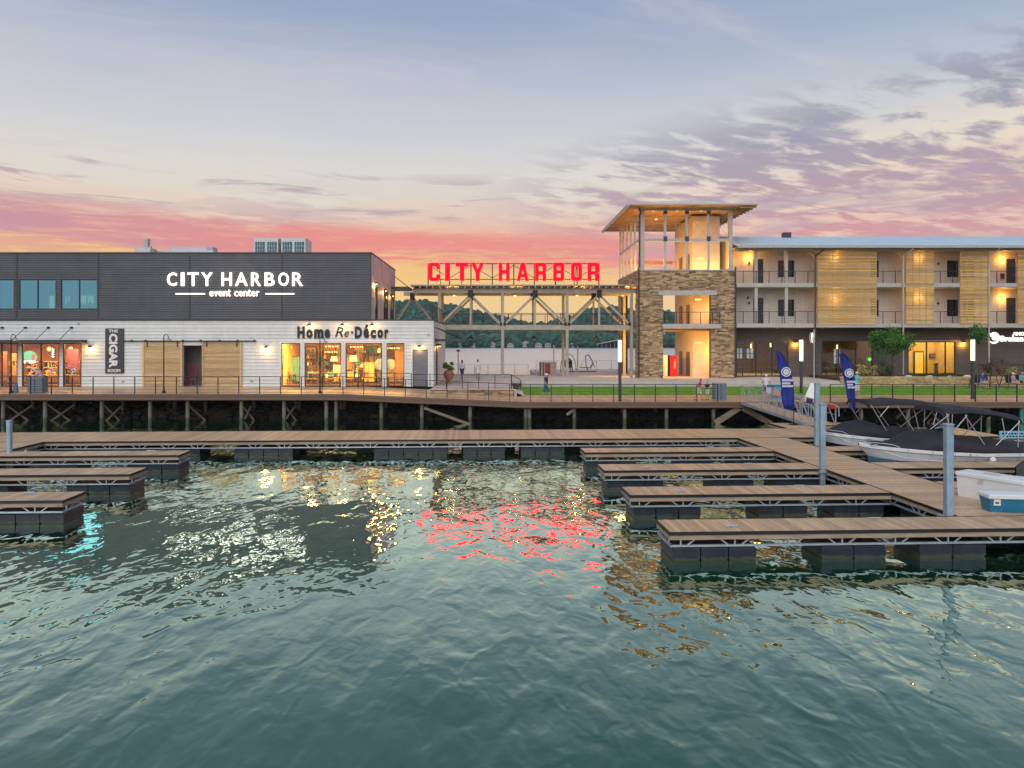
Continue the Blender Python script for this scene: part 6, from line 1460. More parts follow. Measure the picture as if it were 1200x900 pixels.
X = wx(13, 46.5); t = thing('call_post', 'small yellow box on a thin post before the cigar shop door', 'post', (X, 46.5, 1.86)); MB().tube((X, 46.5, 1.855), (X, 46.5, wz(428, 46.5)), .035, 8).build('post', M('yellow_post', (.55, .33, .06), .5), t); MB().cbox(X-.12, X+.22, 46.4, 46.6, wz(428.5, 46.5), wz(423, 46.5), .02).build('box', M('yellow_box', (.70, .42, .05), .5), t)
# ================================================================== ON THE FAR PLAZA
railing('railing along the lake edge behind the two walking people', [(wx(509+15.7*k, 65.8), 65.8, ZP) for k in range(8)], 1.05, 6, .035, group='pale railings along the lake', mat=STEEL)
railing('railing along the lake edge at the back of the plaza', [(4.8+1.75*k, 79.4, ZP) for k in range(26)], 1.05, 6, .03, group='pale railings along the lake', mat=STEEL)
for px, D, y, lb in ((537, 65.2, 409, 'pale light pole right of the potted urn'), (649, 68, 401, 'pale light pole beside the grill island'), (677, 72, 402, 'thin light pole between the two hanging chairs')):
    X = wx(px, D); t = thing('plaza_pole', lb, 'light pole', (X, D, ZP), 'light poles on the plaza'); MB().tube((X, D, ZP), (X, D, wz(y+3, D)), .07, 8, .06).build('post', CREAM if px != 677 else STEEL, t); MB().lathe([(.12, 0), (.22, .05), (.05, .2)], (X, D, wz(y+3, D)), 10).build('lamp_shade', DARKTRIM, t)
X0, X1, D = wx(632.5, 65.2), wx(652, 65.2), 65.2; t = thing('grill_island', 'metal clad grill island with a dark door on the plaza', 'grill', ((X0+X1)/2, D, ZP)); zt = wz(424, D)
MB().box(X0, X1, D, D+.9, ZP, zt-.05).build('cabinet', M('grill_clad', (.36, .30, .28), .5, .3, var=.2), t); MB().box(X0-.05, X1+.05, D-.06, D+.95, zt-.05, zt).build('top', STEEL, t); MB().box(X0+.5, X0+1.0, D-.03, D-.002, ZP+.15, zt-.15).build('door', MAROON, t); MB().box(X0, X0+.12, D-.04, D-.003, ZP, zt-.05).box(X0+.28, X0+.4, D-.04, D-.003, ZP, zt-.05).build('corner_post', DARKTRIM, t)
def egg_chair(px, D, lb, flip=1):
    X = wx(px, D); t = thing('hanging_chair', lb, 'hanging chair', (X, D, ZP), 'hanging chairs on the plaza')
    pts = [(X+flip*(-.85+.0*k), D, ZP) for k in (0,)]+[(X+flip*(-.85*math.cos(a)), D, ZP+1.95*math.sin(a)**.8) for a in [math.pi*k/10 for k in range(1, 10)]]+[(X+flip*.85, D, ZP)]
    MB().path(pts, .035, 6).path([(X-.7, D-.4, ZP+.03), (X, D+.1, ZP+.03), (X+.7, D-.4, ZP+.03)], .03, 6).path([(X-.7, D+.45, ZP+.03), (X, D+.1, ZP+.03), (X+.7, D+.45, ZP+.03)], .03, 6).build('frame', BLACK, t)
    b = MB(); b.loft([[(X+rr*math.cos(a), D+.05+rr*.8*math.sin(a), ZP+z) for a in [math.pi*j/10 for j in range(11)]] for rr, z in ((.12, .42), (.38, .5), (.46, .85), (.38, 1.25), (.10, 1.5))], closed=False); o = b.build('shell', BLACK, t); m_ = o.modifiers.new('thickness', 'SOLIDIFY'); m_.thickness = .03
    MB().lathe([(.36, .48), (.38, .58)], (X, D+.05, ZP), 14).build('cushion', DARKTRIM, t); MB().tube((X, D+.05, ZP+1.5), (X, D, ZP+1.93), .012, 5).build('chain', BLACK, t)
egg_chair(666, 74, 'dark hanging egg chair with a seated person behind the bridge column')
def lounge_swing(px, D, z0, lb):
    X = wx(px, D); t = thing('lounge_swing', lb, 'hanging chair', (X, D, z0)); 
    MB().path([(X+.1, D, z0+.05), (X-.15, D, z0+.6), (X-.2, D, z0+1.75), (X+.1, D, z0+1.85), (X+.5, D, z0+1.2), (X+.75, D, z0+.5)], .045, 6).path([(X-1.05, D-.3, z0+.03), (X+.1, D, z0+.05), (X+.9, D-.35, z0+.03)], .04, 6).path([(X-1.0, D+.4, z0+.03), (X+.1, D, z0+.05), (X+.95, D+.4, z0+.03)], .04, 6).build('frame', BLACK, t)
    MB().beam((X-.85, D, z0+.5), (X+.35, D, z0+.42), .55, .08).beam((X+.3, D, z0+.42), (X+.62, D, z0+1.0), .55, .07).build('seat', DARKTRIM, t); MB().tube((X-.8, D, z0+.5), (X-.1, D, z0+1.8), .012, 4).tube((X+.5, D, z0+.8), (X+.1, D, z0+1.8), .012, 4).build('chain', BLACK, t)
lounge_swing(688.5, 74, ZP, 'empty black lounge swing on the plaza left of the stone tower')
def bench_swing(px, D, z0, w, lb):
    X = wx(px, D); t = thing('bench_swing', lb, 'garden swing', (X, D, z0), 'garden swings on the lawn')
    for s in (-1, 1):
        MB().path([(X+s*w*.62, D-.55, z0), (X+s*w*.50, D-.2, z0+1.4), (X+s*w*.36, D, z0+1.85), (X+s*w*.50, D+.2, z0+1.4), (X+s*w*.62, D+.55, z0)], .04, 6).build('frame', M('swing_frame', (.10, .09, .085), .5, .3), t)
    MB().tube((X-w*.38, D, z0+1.85), (X+w*.38, D, z0+1.85), .04, 8).build('top_bar', BLACK, t)
    MB().box(X-w*.40, X+w*.40, D-.30, D+.25, z0+.42, z0+.48).build('seat', WOODD, t); MB().beam((X, D+.28, z0+.48), (X, D+.42, z0+1.05), w*.8, .05).build('backrest', BLACK, t)
    for s in (-1, 1): MB().tube((X+s*w*.36, D, z0+.48), (X+s*w*.30, D, z0+1.83), .012, 4).build('chain', BLACK, t)
    MB().box(X-w*.7, X+w*.7, D-.62, D-.56, z0+.0, z0+.06).build('foot_bar', M('swing_foot', (.25, .21, .2), .6), t)
bench_swing(1153, 53.6, 1.42, 1.35, 'dark garden swing with a seated person in a blue vest before the gold wall'); bench_swing(1192, 53.6, 1.42, 1.7, 'dark garden swing at the right edge of the photo with seated people')

# ================================================================== PEOPLE
def P3(*a): return Vector(a)
def person(label, px, D, z0, face, pose='stand', h=1.72, top=(.6, .6, .6), low=(.1, .1, .12), hair=(.05, .03, .02), shorts=True, sleeve='short', cap=None, skin=SKIN, bald=False, longhair=False, lean=0.0, dress=False):
    """face: heading in degrees, 0 looks at the viewer, 90 to the photo's right, 180 away"""
    X = wx(px, D); s = h/1.72; t = thing('person', label, 'person', (X, D, z0), None, R(face)); tl = 0
    J = {}
    hipz = .93
    if pose == 'sit': hipz = .52
    # local frame: forward is -y (towards the viewer at face 0), x to the photo's right
    for sd, n in ((-1, 'a'), (1, 'b')):
        hx = sd*.095
        J['hip'+n] = P3(hx, 0, hipz)
        if pose == 'sit': J['knee'+n] = P3(hx*1.2, -.43, hipz+.02); J['ank'+n] = P3(hx*1.2, -.50, .10); J['toe'+n] = P3(hx*1.3, -.66, .04)
        elif pose == 'walk':
            f = sd*.20; J['knee'+n] = P3(hx, -f*.62-.03, .50); J['ank'+n] = P3(hx, -f*1.25+(.10 if f < 0 else 0), .09 if f > 0 else .14); J['toe'+n] = J['ank'+n]+P3(0, -.15, -.05 if f > 0 else -.10)
        else: J['knee'+n] = P3(hx*1.1, -.02, .49); J['ank'+n] = P3(hx*1.15, .02, .09); J['toe'+n] = P3(hx*1.4, -.14, .04)
    L_ = math.radians(lean); up_ = lambda x, y, z: P3(x, y*math.cos(L_)-z*math.sin(L_), y*math.sin(L_)+z*math.cos(L_))+P3(0, 0, hipz)
    J['waist'] = up_(0, .0, .16); J['chest'] = up_(0, .0, .38); J['neck'] = up_(0, .01, .55); J['head'] = up_(0, -.02, .69)
    for sd, n in ((-1, 'a'), (1, 'b')):
        J['sh'+n] = up_(sd*.18, 0, .49)
        if pose == 'sit' or pose == 'reach': J['el'+n] = J['sh'+n]+P3(sd*.05, -.08, -.28); J['wr'+n] = J['el'+n]+P3(-sd*.04, -.23, .0 if pose == 'reach' else -.04)
        elif pose == 'walk': f = -sd*.14; J['el'+n] = J['sh'+n]+P3(sd*.05, -f*.6+.03, -.28); J['wr'+n] = J['el'+n]+P3(0, -f*.9-.08, -.22)
        else: J['el'+n] = J['sh'+n]+P3(sd*.05, .02, -.29); J['wr'+n] = J['el'+n]+P3(sd*.0, -.06, -.25)
    for k in J: J[k] = J[k]*s
    def cap_(b, p, q, r1, r2): b.tube(p, q, r1*s, 8, r2*s); b.ell(p, r1*s, r1*s, r1*s, 8, 5); b.ell(q, r2*s, r2*s, r2*s, 8, 5)
    def rem(o, v, it=3):
        m_ = o.modifiers.new('remesh', 'REMESH'); m_.mode = 'VOXEL'; m_.voxel_size = v; m_.use_smooth_shade = True
        q = o.modifiers.new('smooth', 'SMOOTH'); q.iterations = it; q.factor = .4
    b = MB()
    cap_(b, J['hipa'], J['hipb'], .10, .10); b.ell(J['waist'], .13*s, .095*s, .17*s); b.ell(J['chest'], .165*s, .11*s, .19*s)
    cap_(b, J['sha'], J['shb'], .06, .06); cap_(b, J['chest']+P3(0, 0, .12*s), J['head']-P3(0, 0, .05*s), .055, .05)
    b.ell(J['head'], .076*s, .094*s, .118*s, 12, 8); fd = P3(0, -1, 0)
    b.ell(J['head']+P3(0, -.095, -.015)*s, .014*s, .02*s, .026*s, 6, 4)            # nose
    b.ell(J['head']+P3(0, -.06, -.075)*s, .04*s, .04*s, .035*s, 6, 4)               # chin
    for sd in (-1, 1): b.ell(J['head']+P3(sd*.078, .005, -.01)*s, .012*s, .025*s, .032*s, 6, 4)
    for n in 'ab':
        cap_(b, J['hip'+n], J['knee'+n], .082, .055); cap_(b, J['knee'+n], J['ank'+n], .055, .036); cap_(b, J['ank'+n]-P3(0, -.03, .03)*s, J['toe'+n], .040, .032)
        cap_(b, J['sh'+n], J['el'+n], .050, .039); cap_(b, J['el'+n], J['wr'+n], .038, .026)
        d = (J['wr'+n]-J['el'+n]).normalized(); sd = -1 if n == 'a' else 1; w = J['wr'+n]; ac = d.cross(P3(sd, 0, 0)).normalized()
        b.ell(w+d*.05*s, .030*s, .040*s, .050*s, 8, 5)
        for k, ln in enumerate((.070, .082, .076, .060)):
            o0 = w+(d*.085+ac*(.027-.018*k))*s; o1 = o0+(d*ln*.55+P3(-sd*.008, 0, 0))*s; o2 = o1+(d*ln*.45+P3(-sd*.022, 0, 0))*s; b.tube(o0, o1, .010*s, 6, .009*s); b.tube(o1, o2, .009*s, 6, .008*s)
        th = w+(d*.03+ac*.03)*s; b.tube(th, th+(d*.035+ac*.025)*s, .012*s, 6, .010*s); b.tube(th+(d*.035+ac*.025)*s, th+(d*.075+ac*.03)*s, .010*s, 6, .008*s)
    o = b.build('body', skin, t); rem(o, .012)
    b = MB()
    b.ell(J['waist'], .155*s, .118*s, .20*s); b.ell(J['chest'], .185*s, .130*s, .205*s); cap_(b, J['sha'], J['shb'], .075, .075)
    b.ell((J['hipa']+J['hipb'])/2+P3(0, 0, .05*s), .165*s, .12*s, .09*s)
    if dress: b.lathe([(.17*s, 0), (.24*s, -.34*s), (.22*s, -.34*s)], (J['hipa']+J['hipb'])/2, 14)
    for n in 'ab':
        e = J['el'+n] if sleeve == 'long' else J['sh'+n].lerp(J['el'+n], .55); cap_(b, J['sh'+n], e, .066, .060 if sleeve == 'short' else .05)
        if sleeve == 'long': cap_(b, J['el'+n], J['el'+n].lerp(J['wr'+n], .85), .05, .042)
    o = b.build('shirt', cloth('shirt_cloth', top), t); rem(o, .018)
    b = MB(); cap_(b, J['hipa'], J['hipb'], .122, .122)
    for n in 'ab':
        cap_(b, J['hip'+n], J['hip'+n].lerp(J['knee'+n], .85 if shorts else 1), .105, .088 if shorts else .072)
        if not shorts: cap_(b, J['knee'+n], J['ank'+n]+P3(0, 0, .04*s), .072, .056)
    o = b.build('shorts' if shorts else 'trousers', cloth('trouser_cloth', low), t); rem(o, .018)
    for n in 'ab': b = MB(); cap_(b, J['ank'+n]-P3(0, -.045, .045)*s, J['toe'+n]+P3(0, -.02, 0)*s, .042, .040); o = b.build('shoe', cloth('shoe_leather', (.10, .09, .09) if not cap else (.5, .5, .5)), t); rem(o, .015, 2)
    hm = M('hair', hair, .7, var=.2)
    if cap:
        b = MB(); b.ell(J['head']+P3(0, .005, .045)*s, .088*s, .104*s, .088*s, 12, 7); b.ell(J['head']+P3(0, -.12, .045)*s, .06*s, .07*s, .012*s, 10, 4); b.build('cap', cloth('cap_cloth', cap), t)
    else:
        b = MB(); b.ell(J['head']+P3(0, .022, .028)*s, .086*s, .096*s, .108*s, 12, 8)
        if longhair: b.ell(J['head']+P3(0, .07, -.10)*s, .075*s, .045*s, .15*s, 10, 6)
        b.build('hair', hm, t)
    me = MB().ell((0, 0, 0), .010*s, .006*s, .007*s, 6, 4).mesh('eye', BLACK)
    for sd in (-1, 1):
        e = bpy.data.objects.new('eye', me); COL.objects.link(e); e.parent = t; e.location = J['head']+P3(sd*.03, -.088, .012)*s
    mo = bpy.data.objects.new('mouth', MB().ell((0, 0, 0), .022*s, .006*s, .006*s, 8, 4).mesh('mouth', M('lips', (.30, .10, .08), .6))); COL.objects.link(mo); mo.parent = t; mo.location = J['head']+P3(0, -.094, -.058)*s
    return t
person('man in a white cap, black shirt and teal shorts walking on the boardwalk', 640, 43.3, zdeck(wx(640, 43.3)), 60, 'walk', 1.68, (.035, .037, .045), (.02, .16, .22), cap=(.75, .72, .70))
person('person in a white top and navy shorts walking away near the urn', 541.5, 58.4, ZP, 170, 'walk', 1.68, (.62, .62, .72), (.06, .07, .13), (.06, .04, .03), longhair=True)
person('woman in a loose white tunic walking away on the plaza', 560, 58.6, ZP, 185, 'walk', 1.70, (.74, .72, .70), (.55, .50, .45), (.02, .015, .015), sleeve='long', dress=True)
person('child in a red shirt and pale shorts leaning over by the railing', 819, 43.1, ZR, 60, 'walk', 1.36, (.62, .03, .03), (.65, .62, .62), (.16, .03, .02), lean=12)
person('boy in a black shirt standing beside the child in red', 829, 43.5, ZR, -50, 'reach', 1.18, (.03, .03, .04), (.55, .55, .58), (.16, .08, .04))
person('man in a pale cap and turquoise shirt standing behind the right flag', 1004, 44.6, ZR, 20, 'stand', 1.74, (.12, .55, .55), (.62, .55, .52), cap=(.72, .66, .62))
person('light haired person in a pale pink shirt leaning over by the left waste bin', 48.5, 43.9, 1.853, -80, 'reach', 1.62, (.70, .58, .56), (.03, .04, .04), (.60, .42, .24), shorts=False, lean=18)
person('person dressed in black seated in the hanging egg chair', 667.5, 74.0, ZP+.05, 15, 'sit', 1.66, (.03, .03, .03), (.04, .04, .05), (.03, .02, .02), shorts=False)
person('seated person in a blue vest on the left garden swing', 1151, 53.45, 1.42, 10, 'sit', 1.62, (.03, .06, .28), (.55, .55, .55), (.08, .05, .03))
person('seated person in a lilac shirt and white cap on the right garden swing', 1187, 53.4, 1.42, 25, 'sit', 1.62, (.46, .28, .50), (.50, .44, .42), cap=(.80, .78, .78))
person('seated person in a turquoise shirt at the right edge of the garden swing', 1198, 53.5, 1.42, -10, 'sit', 1.66, (.10, .42, .44), (.10, .10, .12), (.45, .30, .14))
person('person in a patterned pale shirt standing at the top of the gangway', 897.5, 43.4, ZR, 150, 'reach', 1.64, (.66, .60, .64), (.06, .07, .20), cap=(.78, .78, .80), lean=15)
# small things at the head of the gangway
X, D = wx(909.5, 44), 44; t = thing('blue_bin', 'sky blue plastic bin at the top of the gangway', 'bin', (X, D, ZR)); MB().loft([[(X+a*k, D+c*k, z) for a, c in ((-.3, -.3), (.3, -.3), (.3, .3), (-.3, .3))] for k, z in ((.8, ZR+.005), (1, ZR+.85))], True, True).build('tub', M('sky_blue_plastic', (.08, .36, .52), .45, var=.05), t); MB().cbox(X-.34, X+.34, D-.34, D+.34, ZR+.851, ZR+.92, .03).build('lid', COOLB, t)
X, D = wx(953, 44.5), 44.5; t = thing('folding_sign', 'blank white folding A-frame sign on the boardwalk behind the gangway', 'sign', (X, D, ZR))
MB().loft([[(X-.60, D-.05, ZR+.01), (X+.02, D-.25, ZR+.01), (X+.02, D-.21, ZR+.01), (X-.60, D-.01, ZR+.01)], [(X-.12, D+.08, ZR+1.02), (X+.10, D+.0, ZR+1.02), (X+.10, D+.04, ZR+1.02), (X-.12, D+.12, ZR+1.02)]], True, True).build('panel', WHITE, t)
MB().beam((X+.06, D+.1, ZR+1.0), (X+.62, D+.55, ZR+.01), .06, .05).build('rear_leg', WHITE, t); MB().beam((X-.1, D+.14, ZR+1.0), (X+.25, D+.75, ZR+.01), .06, .05).build('rear_leg', WHITE, t)
# ================================================================== FEATHER FLAGS
def flag(lb, pole, D, zb, outline_l, outline_r, emb, rows):
    """two edge lists (px, py) from top to bottom at distance D"""
    X0 = wx(pole, D); t = thing('feather_flag', lb, 'flag', (X0, D, zb), 'blue feather flags'); n = len(outline_l); m = 8; b = MB(); rings = []
    off = lambda i, j: D+.07*math.sin(j*1.1+i*.5)+.05*math.sin(i*1.3+j*.7)+.03*math.sin(j*2.3-i*1.9)
    for i, ((a, y), (c, y2)) in enumerate(zip(outline_l, outline_r)):
        rings.append([(wx(a+(c-a)*j/m, D), off(i, j), wz(y+(y2-y)*j/m, D)) for j in range(m+1)])
    b.loft(rings, closed=False, smooth=True); o = b.build('cloth', FLAGB, t); q = o.modifiers.new('thickness', 'SOLIDIFY'); q.thickness = .012
    MB().path([(X0, D+.02, zb)]+[(wx(c, D)+.02, D+.0, wz(y, D)) for c, y in reversed(outline_r)], .018, 6).lathe([(.25, 0), (.22, .04), (.04, .06)], (X0, D+.02, zb), 12).build('pole', BLACK, t)
    ex, ey, er = emb; X, z = wx(ex, D), wz(ey, D); rr = er*D/FF; Y = D-.19
    rg = [[(X+k*math.cos(a), Y+.03*math.cos(a*2), z+k*math.sin(a)) for a in [2*math.pi*i/24 for i in range(24)]] for k in (rr*.80, rr)]
    b = MB(); b.loft(rg); b.loft([[(X+k*math.cos(a), Y, z+k*math.sin(a)) for a in [2*math.pi*i/16 for i in range(16)]] for k in (rr*.30, rr*.62)]); b.box(X-rr*.10, X+rr*.10, Y-.004, Y+.004, z-rr*.5, z+rr*.5).box(X-rr*.4, X+rr*.4, Y-.003, Y+.003, z-rr*.1, z+rr*.05)
    o = b.build('emblem', PRINT, t); q = o.modifiers.new('thickness', 'SOLIDIFY'); q.thickness = .006
    b = MB(); r = random.Random(len(lb))
    for a, c, y0, y1 in rows:
        x = a
        while x < c: w = r.uniform(.7, 1.15); b.box(wx(x, D), wx(x+w*.72, D), Y, Y+.006, wz(y1, D), wz(y0, D)); x += w
    b.build('lettering', PRINT, t)
flag('left blue feather flag with a round white emblem, standing before the gangway', 929.7, 36.2, ZT+.005, [(909.5, 411.5), (911, 421), (912.8, 430), (914.2, 441), (915, 453), (916, 463), (917.5, 472), (919, 479)], [(911.5, 411), (917, 416.5), (922, 424.5), (925.5, 434), (928.2, 446), (929.8, 459), (930, 471), (930, 481.5)], (919.5, 435.6, 5.6), ((914.8, 927, 444, 446.6), (914.8, 924, 447.8, 450.2), (914.8, 927.5, 451, 453.4)))
flag('right blue feather flag with a round white emblem, by the farther boat', 1001, 33.2, ZT+.005, [(984.4, 414.5), (985.8, 422), (987.8, 433), (989.5, 444), (991, 455), (993.5, 466), (996.5, 477), (1000, 484)], [(986, 413.8), (991.5, 417), (996, 423), (998.8, 432), (1000.3, 444), (1001.3, 457), (1001.8, 470), (1001.8, 484.5)], (993, 437, 5.2), ((990, 999.8, 446, 448.2), (990.5, 997, 449.4, 451.6), (991, 1000, 452.6, 454.8)))

# ================================================================== BOATS
def boat(lb, u, v, L_, beam, cover, bim, hullm, motor=True, zs=1.0):
    """a bowrider pointing -u; local x runs from bow to stern"""
    X, Y = worldpt(u, v); t = thing('motorboat', lb, 'boat', (X, Y, 0), 'covered motorboats', AD); BASE[t.name] = (0, 0, 0); hb = beam/2
    ts = [0, .03, .08, .16, .28, .42, .6, .8, 1.0]
    W = lambda q: hb*min(1, (1-(1-min(q/.45, 1))**2.3)**.62)*(1-.07*max(0, q-.6)/.4) if q > 0 else .03
    G = lambda q: (1.16-.26*min(q/.55, 1))*zs
    K = lambda q: -.28+.62*max(0, 1-q/.22)**1.6
    xs_ = [q*L_ for q in ts]
    upper, lower = [], []
    for q, x in zip(ts, xs_):
        w, g, k = W(q), G(q), K(q); sp = max(k, .58)+.10*max(0, 1-q/.2); sp = max(sp, k+.02)
        xo = x+(.55*(1-q/.2)*((g-sp)/.8) if q < .2 else 0)
        lower.append([(xo, -w*.88, sp), (xo+.02, -w*.70, (sp+k)/2-.10*(1-max(0, 1-q/.2))), (xo+.04, 0, k), (xo+.02, w*.70, (sp+k)/2-.10*(1-max(0, 1-q/.2))), (xo, w*.88, sp)])
        upper.append([(x, -w, g), (x, -w*1.0, g-.10), (x+.02, -w*.985, g-.14), (xo, -w*.88, sp), (xo, w*.88, sp), (x+.02, w*.985, g-.14), (x, w, g-.10), (x, w, g)])
    b = MB(); b.loft(lower, closed=False, smooth=True); b.add(lower[-1], [(0, 1, 2, 3, 4)]); b.build('hull_bottom', hullm, t)
    b = MB(); n = len(upper[0])
    for sl in ((0, 4), (4, 8)): b.loft([r_[sl[0]:sl[1]] for r_ in upper], closed=False, smooth=True)
    b.add(upper[-1], [tuple(range(n))]); b.loft([[r_[0], ((r_[0][0]), 0, r_[0][2]+.03), r_[-1]] for r_ in upper], closed=False); b.build('hull_side', GEL, t)
    b = MB()
    for sd in (-1, 1): b.path([(x, sd*(W(q)+.012), G(q)-.115) for q, x in zip(ts, xs_)], .022, 5)
    b.build('rub_rail', ALU, t)
    if motor:
        o = MB(lambda x, y, z_: (2.35+x, -hb*.995-.012+z_*.5, .84+y*.38)).lathe([(.15, 0), (.15, .03)], n=16).build('hull_vent', BLACK, t)
    else: MB().add([(3.55, -hb*.995-.016, .88), (3.63, -hb*.995-.016, .88), (3.59, -hb*.995-.016, .80)], [(0, 1, 2)]).build('hull_mark', MAROON, t)
    # canvas cover: rises over the windscreen, sags between
    rings = []; M_ = 10
    for k in range(25):
        q = .035+.965*k/24; x = q*L_; w = W(q)*.97; hc = 0
        for (a, ha), (c, hc2) in zip(cover, cover[1:]):
            if a <= q <= c: tt = (q-a)/(c-a); tt = tt*tt*(3-2*tt); hc = ha+(hc2-ha)*tt
        rings.append([(x, w*math.cos(math.pi*j/M_)*-1, G(q)-.05+(hc+.02*math.sin(k*1.7+j))*math.sin(math.pi*j/M_)**.65+(.035 if 0 < j < M_ else 0)) for j in range(M_+1)])
    b = MB(); b.loft(rings, closed=False, smooth=True); b.add(rings[-1], [tuple(range(M_+1))]); o = b.build('boat_cover', CANVAS, t); q = o.modifiers.new('thickness', 'SOLIDIFY'); q.thickness = .012
    for k in range(3, 24, 4):
        MB().path([(p[0], p[1]*1.004, p[2]+.012) for p in rings[k]], .011, 5).build('cover_seam', CANVAS, t)
    for k in range(4, 24, 3):
        for sd in (0, -1):
            p = rings[k][sd]; MB().beam((p[0], p[1]*1.03, p[2]+.06), (p[0]+.02, p[1]*1.045, G(k/24)-.26), .035, .012).build('tie_strap', ALU, t)
    for sd in (-1, 1):
        MB().path([(L_*.02, sd*hb*.12, G(.02)+.03), (L_*.05, sd*W(.05)*.8, G(.05)+.10), (L_*.13, sd*W(.13)*.93, G(.13)+.10), (L_*.16, sd*W(.16)*.95, G(.16)+.02)], .013, 6).build('bow_rail', ALU, t)
    MB().tube((L_*.035, -.08, G(.03)+.05), (L_*.035, .08, G(.03)+.05), .018, 6).build('bow_cleat', ALU, t)
    # bimini
    x0, x1, z0, z1 = bim; rings = []
    for k in range(13):
        q = k/12; x = x0+(x1-x0)*q; zc = z0+(z1-z0)*q+.14*math.sin(math.pi*q)-.03*abs(math.sin(q*math.pi*3))
        rings.append([(x, hb*.82*(-1+2*j/10), zc+.10*math.sin(math.pi*j/10)-(.10 if j in (0, 10) else 0)) for j in range(11)])
    b = MB(); b.loft(rings, closed=False, smooth=True); b.loft([[p for p in rings[0]], [(p[0]-.05, p[1], p[2]-.12) for p in rings[0]]], closed=False); b.loft([[p for p in rings[-1]], [(p[0]+.04, p[1], p[2]-.14) for p in rings[-1]]], closed=False)
    o = b.build('bimini_top', CANVAS, t); q = o.modifiers.new('thickness', 'SOLIDIFY'); q.thickness = .03
    for sd in (-1, 1):
        y = sd*hb*.83; gz = G(.6)
        c0 = x0+(x1-x0)*.58; zl = lambda x: z0+(z1-z0)*(x-x0)/(x1-x0)-.06
        for xa, za, xb, zb_ in ((x1-.06, zl(x1)-.05, c0, gz+.03), (c0-.95, zl(c0-.95), c0, gz+.03), (x1-.75, zl(x1-.75), c0+.62, gz+.60), (x0+.06, zl(x0), c0-1.35, gz+.22), (x0+.85, zl(x0+.85), x0+.45, gz+.95), (x1-.10, zl(x1), x1-.14, gz+.02)):
            MB().tube((xa, y, za), (xb, y, zb_), .016, 6).build('bimini_strut', ALU, t)
    if motor:
        m_ = MB(); m_.loft([[(L_+.1+dx*k, dy*k, z) for dx, dy in ((-.30, -.20), (.32, -.19), (.38, 0), (.32, .19), (-.30, .20), (-.36, 0))] for k, z in ((.75, 1.02), (1, 1.12), (1, 1.42), (.82, 1.58), (.4, 1.64))], True, True, True, True)
        m_.loft([[(L_+.1+dx*k, dy*k, z) for dx, dy in ((-.14, -.09), (.16, -.07), (.16, .07), (-.14, .09))] for k, z in ((.8, -.3), (1, 1.02))], True, True); o = m_.build('outboard_motor', M('motor_black', (.02, .021, .025), .2, var=0), t); MB().tube((L_-.1, -.205, 1.25), (L_+.3, -.205, 1.35), .03, 6).build('decal', ALU, o)
    return t
t1 = boat('farther covered motorboat with a black canopy and dark outboard, navy bottom', 15.45, 29.45, 5.2, 2.15, ((0, .02), (.12, .06), (.30, .55), (.36, .62), (.6, .42), (1, .28)), (1.75, 5.5, 2.42, 2.20), NAVY)
t2 = boat('nearer covered motorboat with a black canopy and grey blue bottom', 15.08, 25.75, 6.9, 2.25, ((0, .02), (.20, .06), (.34, .60), (.40, .70), (.62, .50), (1, .22)), (2.75, 5.7, 2.46, 2.18), HULLBLUE, False)
MB().lathe([(.03, .18), (.10, .12), (.12, 0), (.10, -.12), (.03, -.16)], (4.35, -1.24, .62), 12).build('fender', WHITE, t2)
X, Y = worldpt(18.2, 22.0); t = thing('water_scooter', 'small covered watercraft with a dark grey cover at the right edge', 'watercraft', (X, Y, 0), None, AD); BASE[t.name] = (0, 0, 0)
rg = []; cv_ = []
for k in range(9):
    q = k/8; x = q*3.0; w = .55*(1-(1-min(q/.4, 1))**2.2)**.6 if q > 0 else .03
    rg.append([(x, -w, .62), (x+.05, -w*.9, .30), (x+.1, 0, -.1+.3*max(0, 1-q/.3)), (x+.05, w*.9, .30), (x, w, .62)])
    h_ = .10+.55*math.sin(math.pi*min(1, .1+q*1.0))**.7; cv_.append([(x+.02, w*1.04*-math.cos(math.pi*j/8), .60+h_*math.sin(math.pi*j/8)**.8) for j in range(9)])
b = MB(); b.loft(rg, closed=False, smooth=True); b.add(rg[-1], [(0, 1, 2, 3, 4)]); b.build('hull', GEL, t)
b = MB(); b.loft(cv_, closed=False, smooth=True); b.add(cv_[-1], [tuple(range(9))]); b.build('cover', M('grey_canvas', (.05, .055, .06), .8, var=.25), t)
for u_, v_, nm, pts in ((15.0, 25.0, 'nearer', [(15.6, 25.0, .95), (16.1, 24.75, .78), (16.7, 24.5, .72), (17.3, 24.2, .70)]), (15.3, 28.9, 'farther', [(15.9, 28.85, 1.0), (16.2, 28.5, .80), (16.6, 28.0, .70)])):
    MB().path([(*worldpt(a, c), z) for a, c, z in pts], .016, 6).build('mooring_rope', M('white_rope', (.66, .66, .64), .8), None, None, f'white mooring rope from the {nm} boat to the finger dock', 'rope', base=(*worldpt(*pts[-1][:2]), .7))
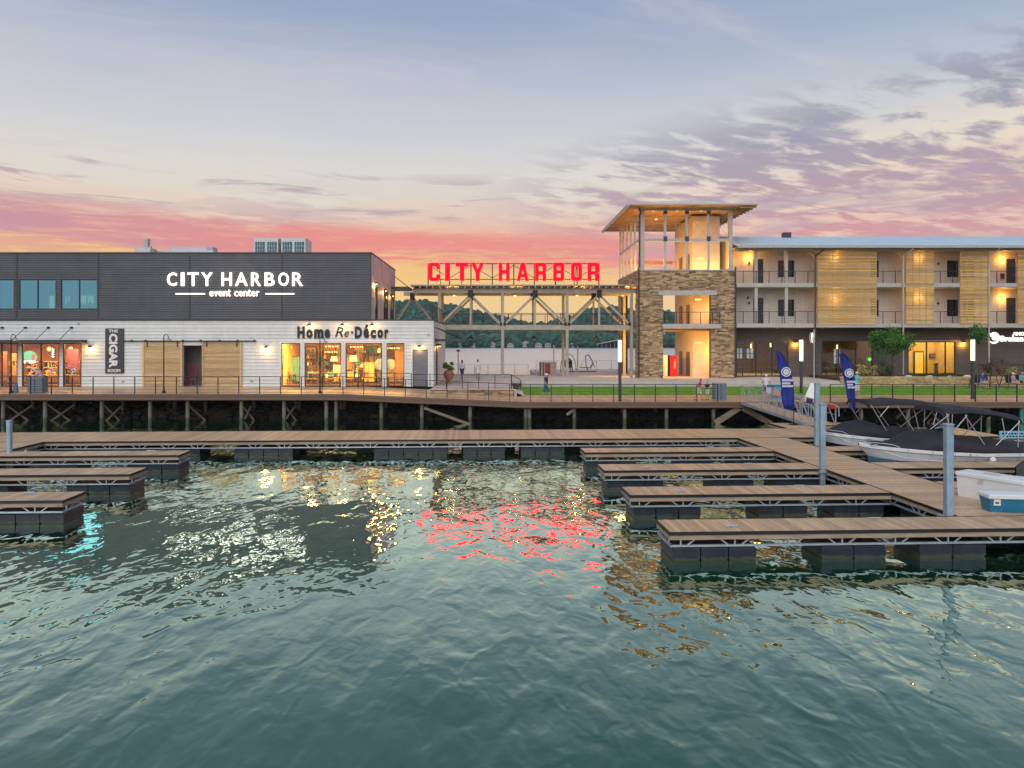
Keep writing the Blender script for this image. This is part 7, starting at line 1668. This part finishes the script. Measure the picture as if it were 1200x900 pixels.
# coolers
def cooler(name, lb, X, D, rot, L_, W_, H, body, lid, taper, group=None):
    t = thing(name, lb, 'cooler', (X, D, ZT+.004), group, rot)
    e = taper; b = MB(); b.loft([[(a, c, z) for a, c in ((e*k, e*k), (L_-e*k, e*k), (L_-e*k, W_-e*k), (e*k, W_-e*k))] for k, z in ((1, 0), (.9, .03), (0, H-.10))], True, True); b.build('tub', body, t)
    MB().cbox(-.03, L_+.03, -.035, W_+.03, H-.10, H, .025).build('lid', lid, t)
    return t
t = cooler('ice_chest', 'long white ice chest with a flat lid, behind the blue cooler', 13.15, 19.45, R(-60), 1.62, .66, .70, CHEST, CHEST, .03)
MB().box(.58, .68, -.05, -.012, .47, .56).build('latch', ALU, t); MB().box(.95, 1.4, -.012, .0, .16, .18).box(1.1, 1.16, -.012, 0, .20, .24).build('marking', M('grey_mark', (.3, .33, .38), .6, var=0), t); MB().cbox(.55, .95, .28, .36, .701, .725, .008).build('lid_handle', STEEL, t); MB().cbox(1.05, 1.45, .2, .5, .701, .712, .004).build('lid_recess', CHEST, t)
t = cooler('picnic_cooler', 'blue picnic cooler with a white lid at the right edge of the dock', 12.72, 17.55, R(-7), 1.02, .48, .46, COOLB, CHEST, .05)
MB().box(.10, .26, -.004, .03, .18, .34).build('label', WHITE, t); MB().box(.13, .22, -.009, -.005, .23, .27).build('label_mark', BLACK, t)
for k in range(3): MB().box(.34, .98, .018-.006*k*0, .045, .05+.045*k, .07+.045*k).build('ridge', COOLB, t)
# blue name board on the dock, teal pole
X, D = wx(1190, 30.6), 30.9; t = thing('dock_board', 'pale blue board with rows of dark lettering on the main dock behind the boats', 'sign', (X, D, ZT)); MB().box(X-.5, X+.9, D-.02, D+.02, ZT+.02, ZT+.36).build('board', M('pale_blue_board', (.22, .50, .66), .5, var=.05), t)
b = MB()
for k in range(9):
    b.box(X-.40+k*.14, X-.30+k*.14, D-.026, D-.021, ZT+.21, ZT+.28); b.box(X-.34+k*.14, X-.25+k*.14, D-.026, D-.021, ZT+.09, ZT+.15)
b.build('lettering', NAVY, t)
X = wx(1197, 42.2); MB().tube((X, 42.2, -1), (X, 42.2, 1.0), .13, 10).build('pole_sleeve', M('teal_sleeve', (.03, .22, .17), .5), None, None, 'teal plastic sleeve around a pile at the right edge', 'pile sleeve', base=(X, 42.2, -1))

# ================================================================== AIR
def haze():
    m = bpy.data.materials.new('haze_air'); m.use_nodes = True; nt = m.node_tree; nt.nodes.clear()
    v = nt.nodes.new('ShaderNodeVolumePrincipled'); v.inputs['Color'].default_value = (.70, .92, 1.0, 1); v.inputs['Density'].default_value = 0.00013; v.inputs['Anisotropy'].default_value = 0.0
    o = nt.nodes.new('ShaderNodeOutputMaterial'); nt.links.new(v.outputs[0], o.inputs['Volume'])
    o = MB().box(-1650, 1650, -80, 1300, -2.6, 75).build('haze', m, kind='stuff', label='thin blue evening haze over the lake and hills', cat='haze')
haze()
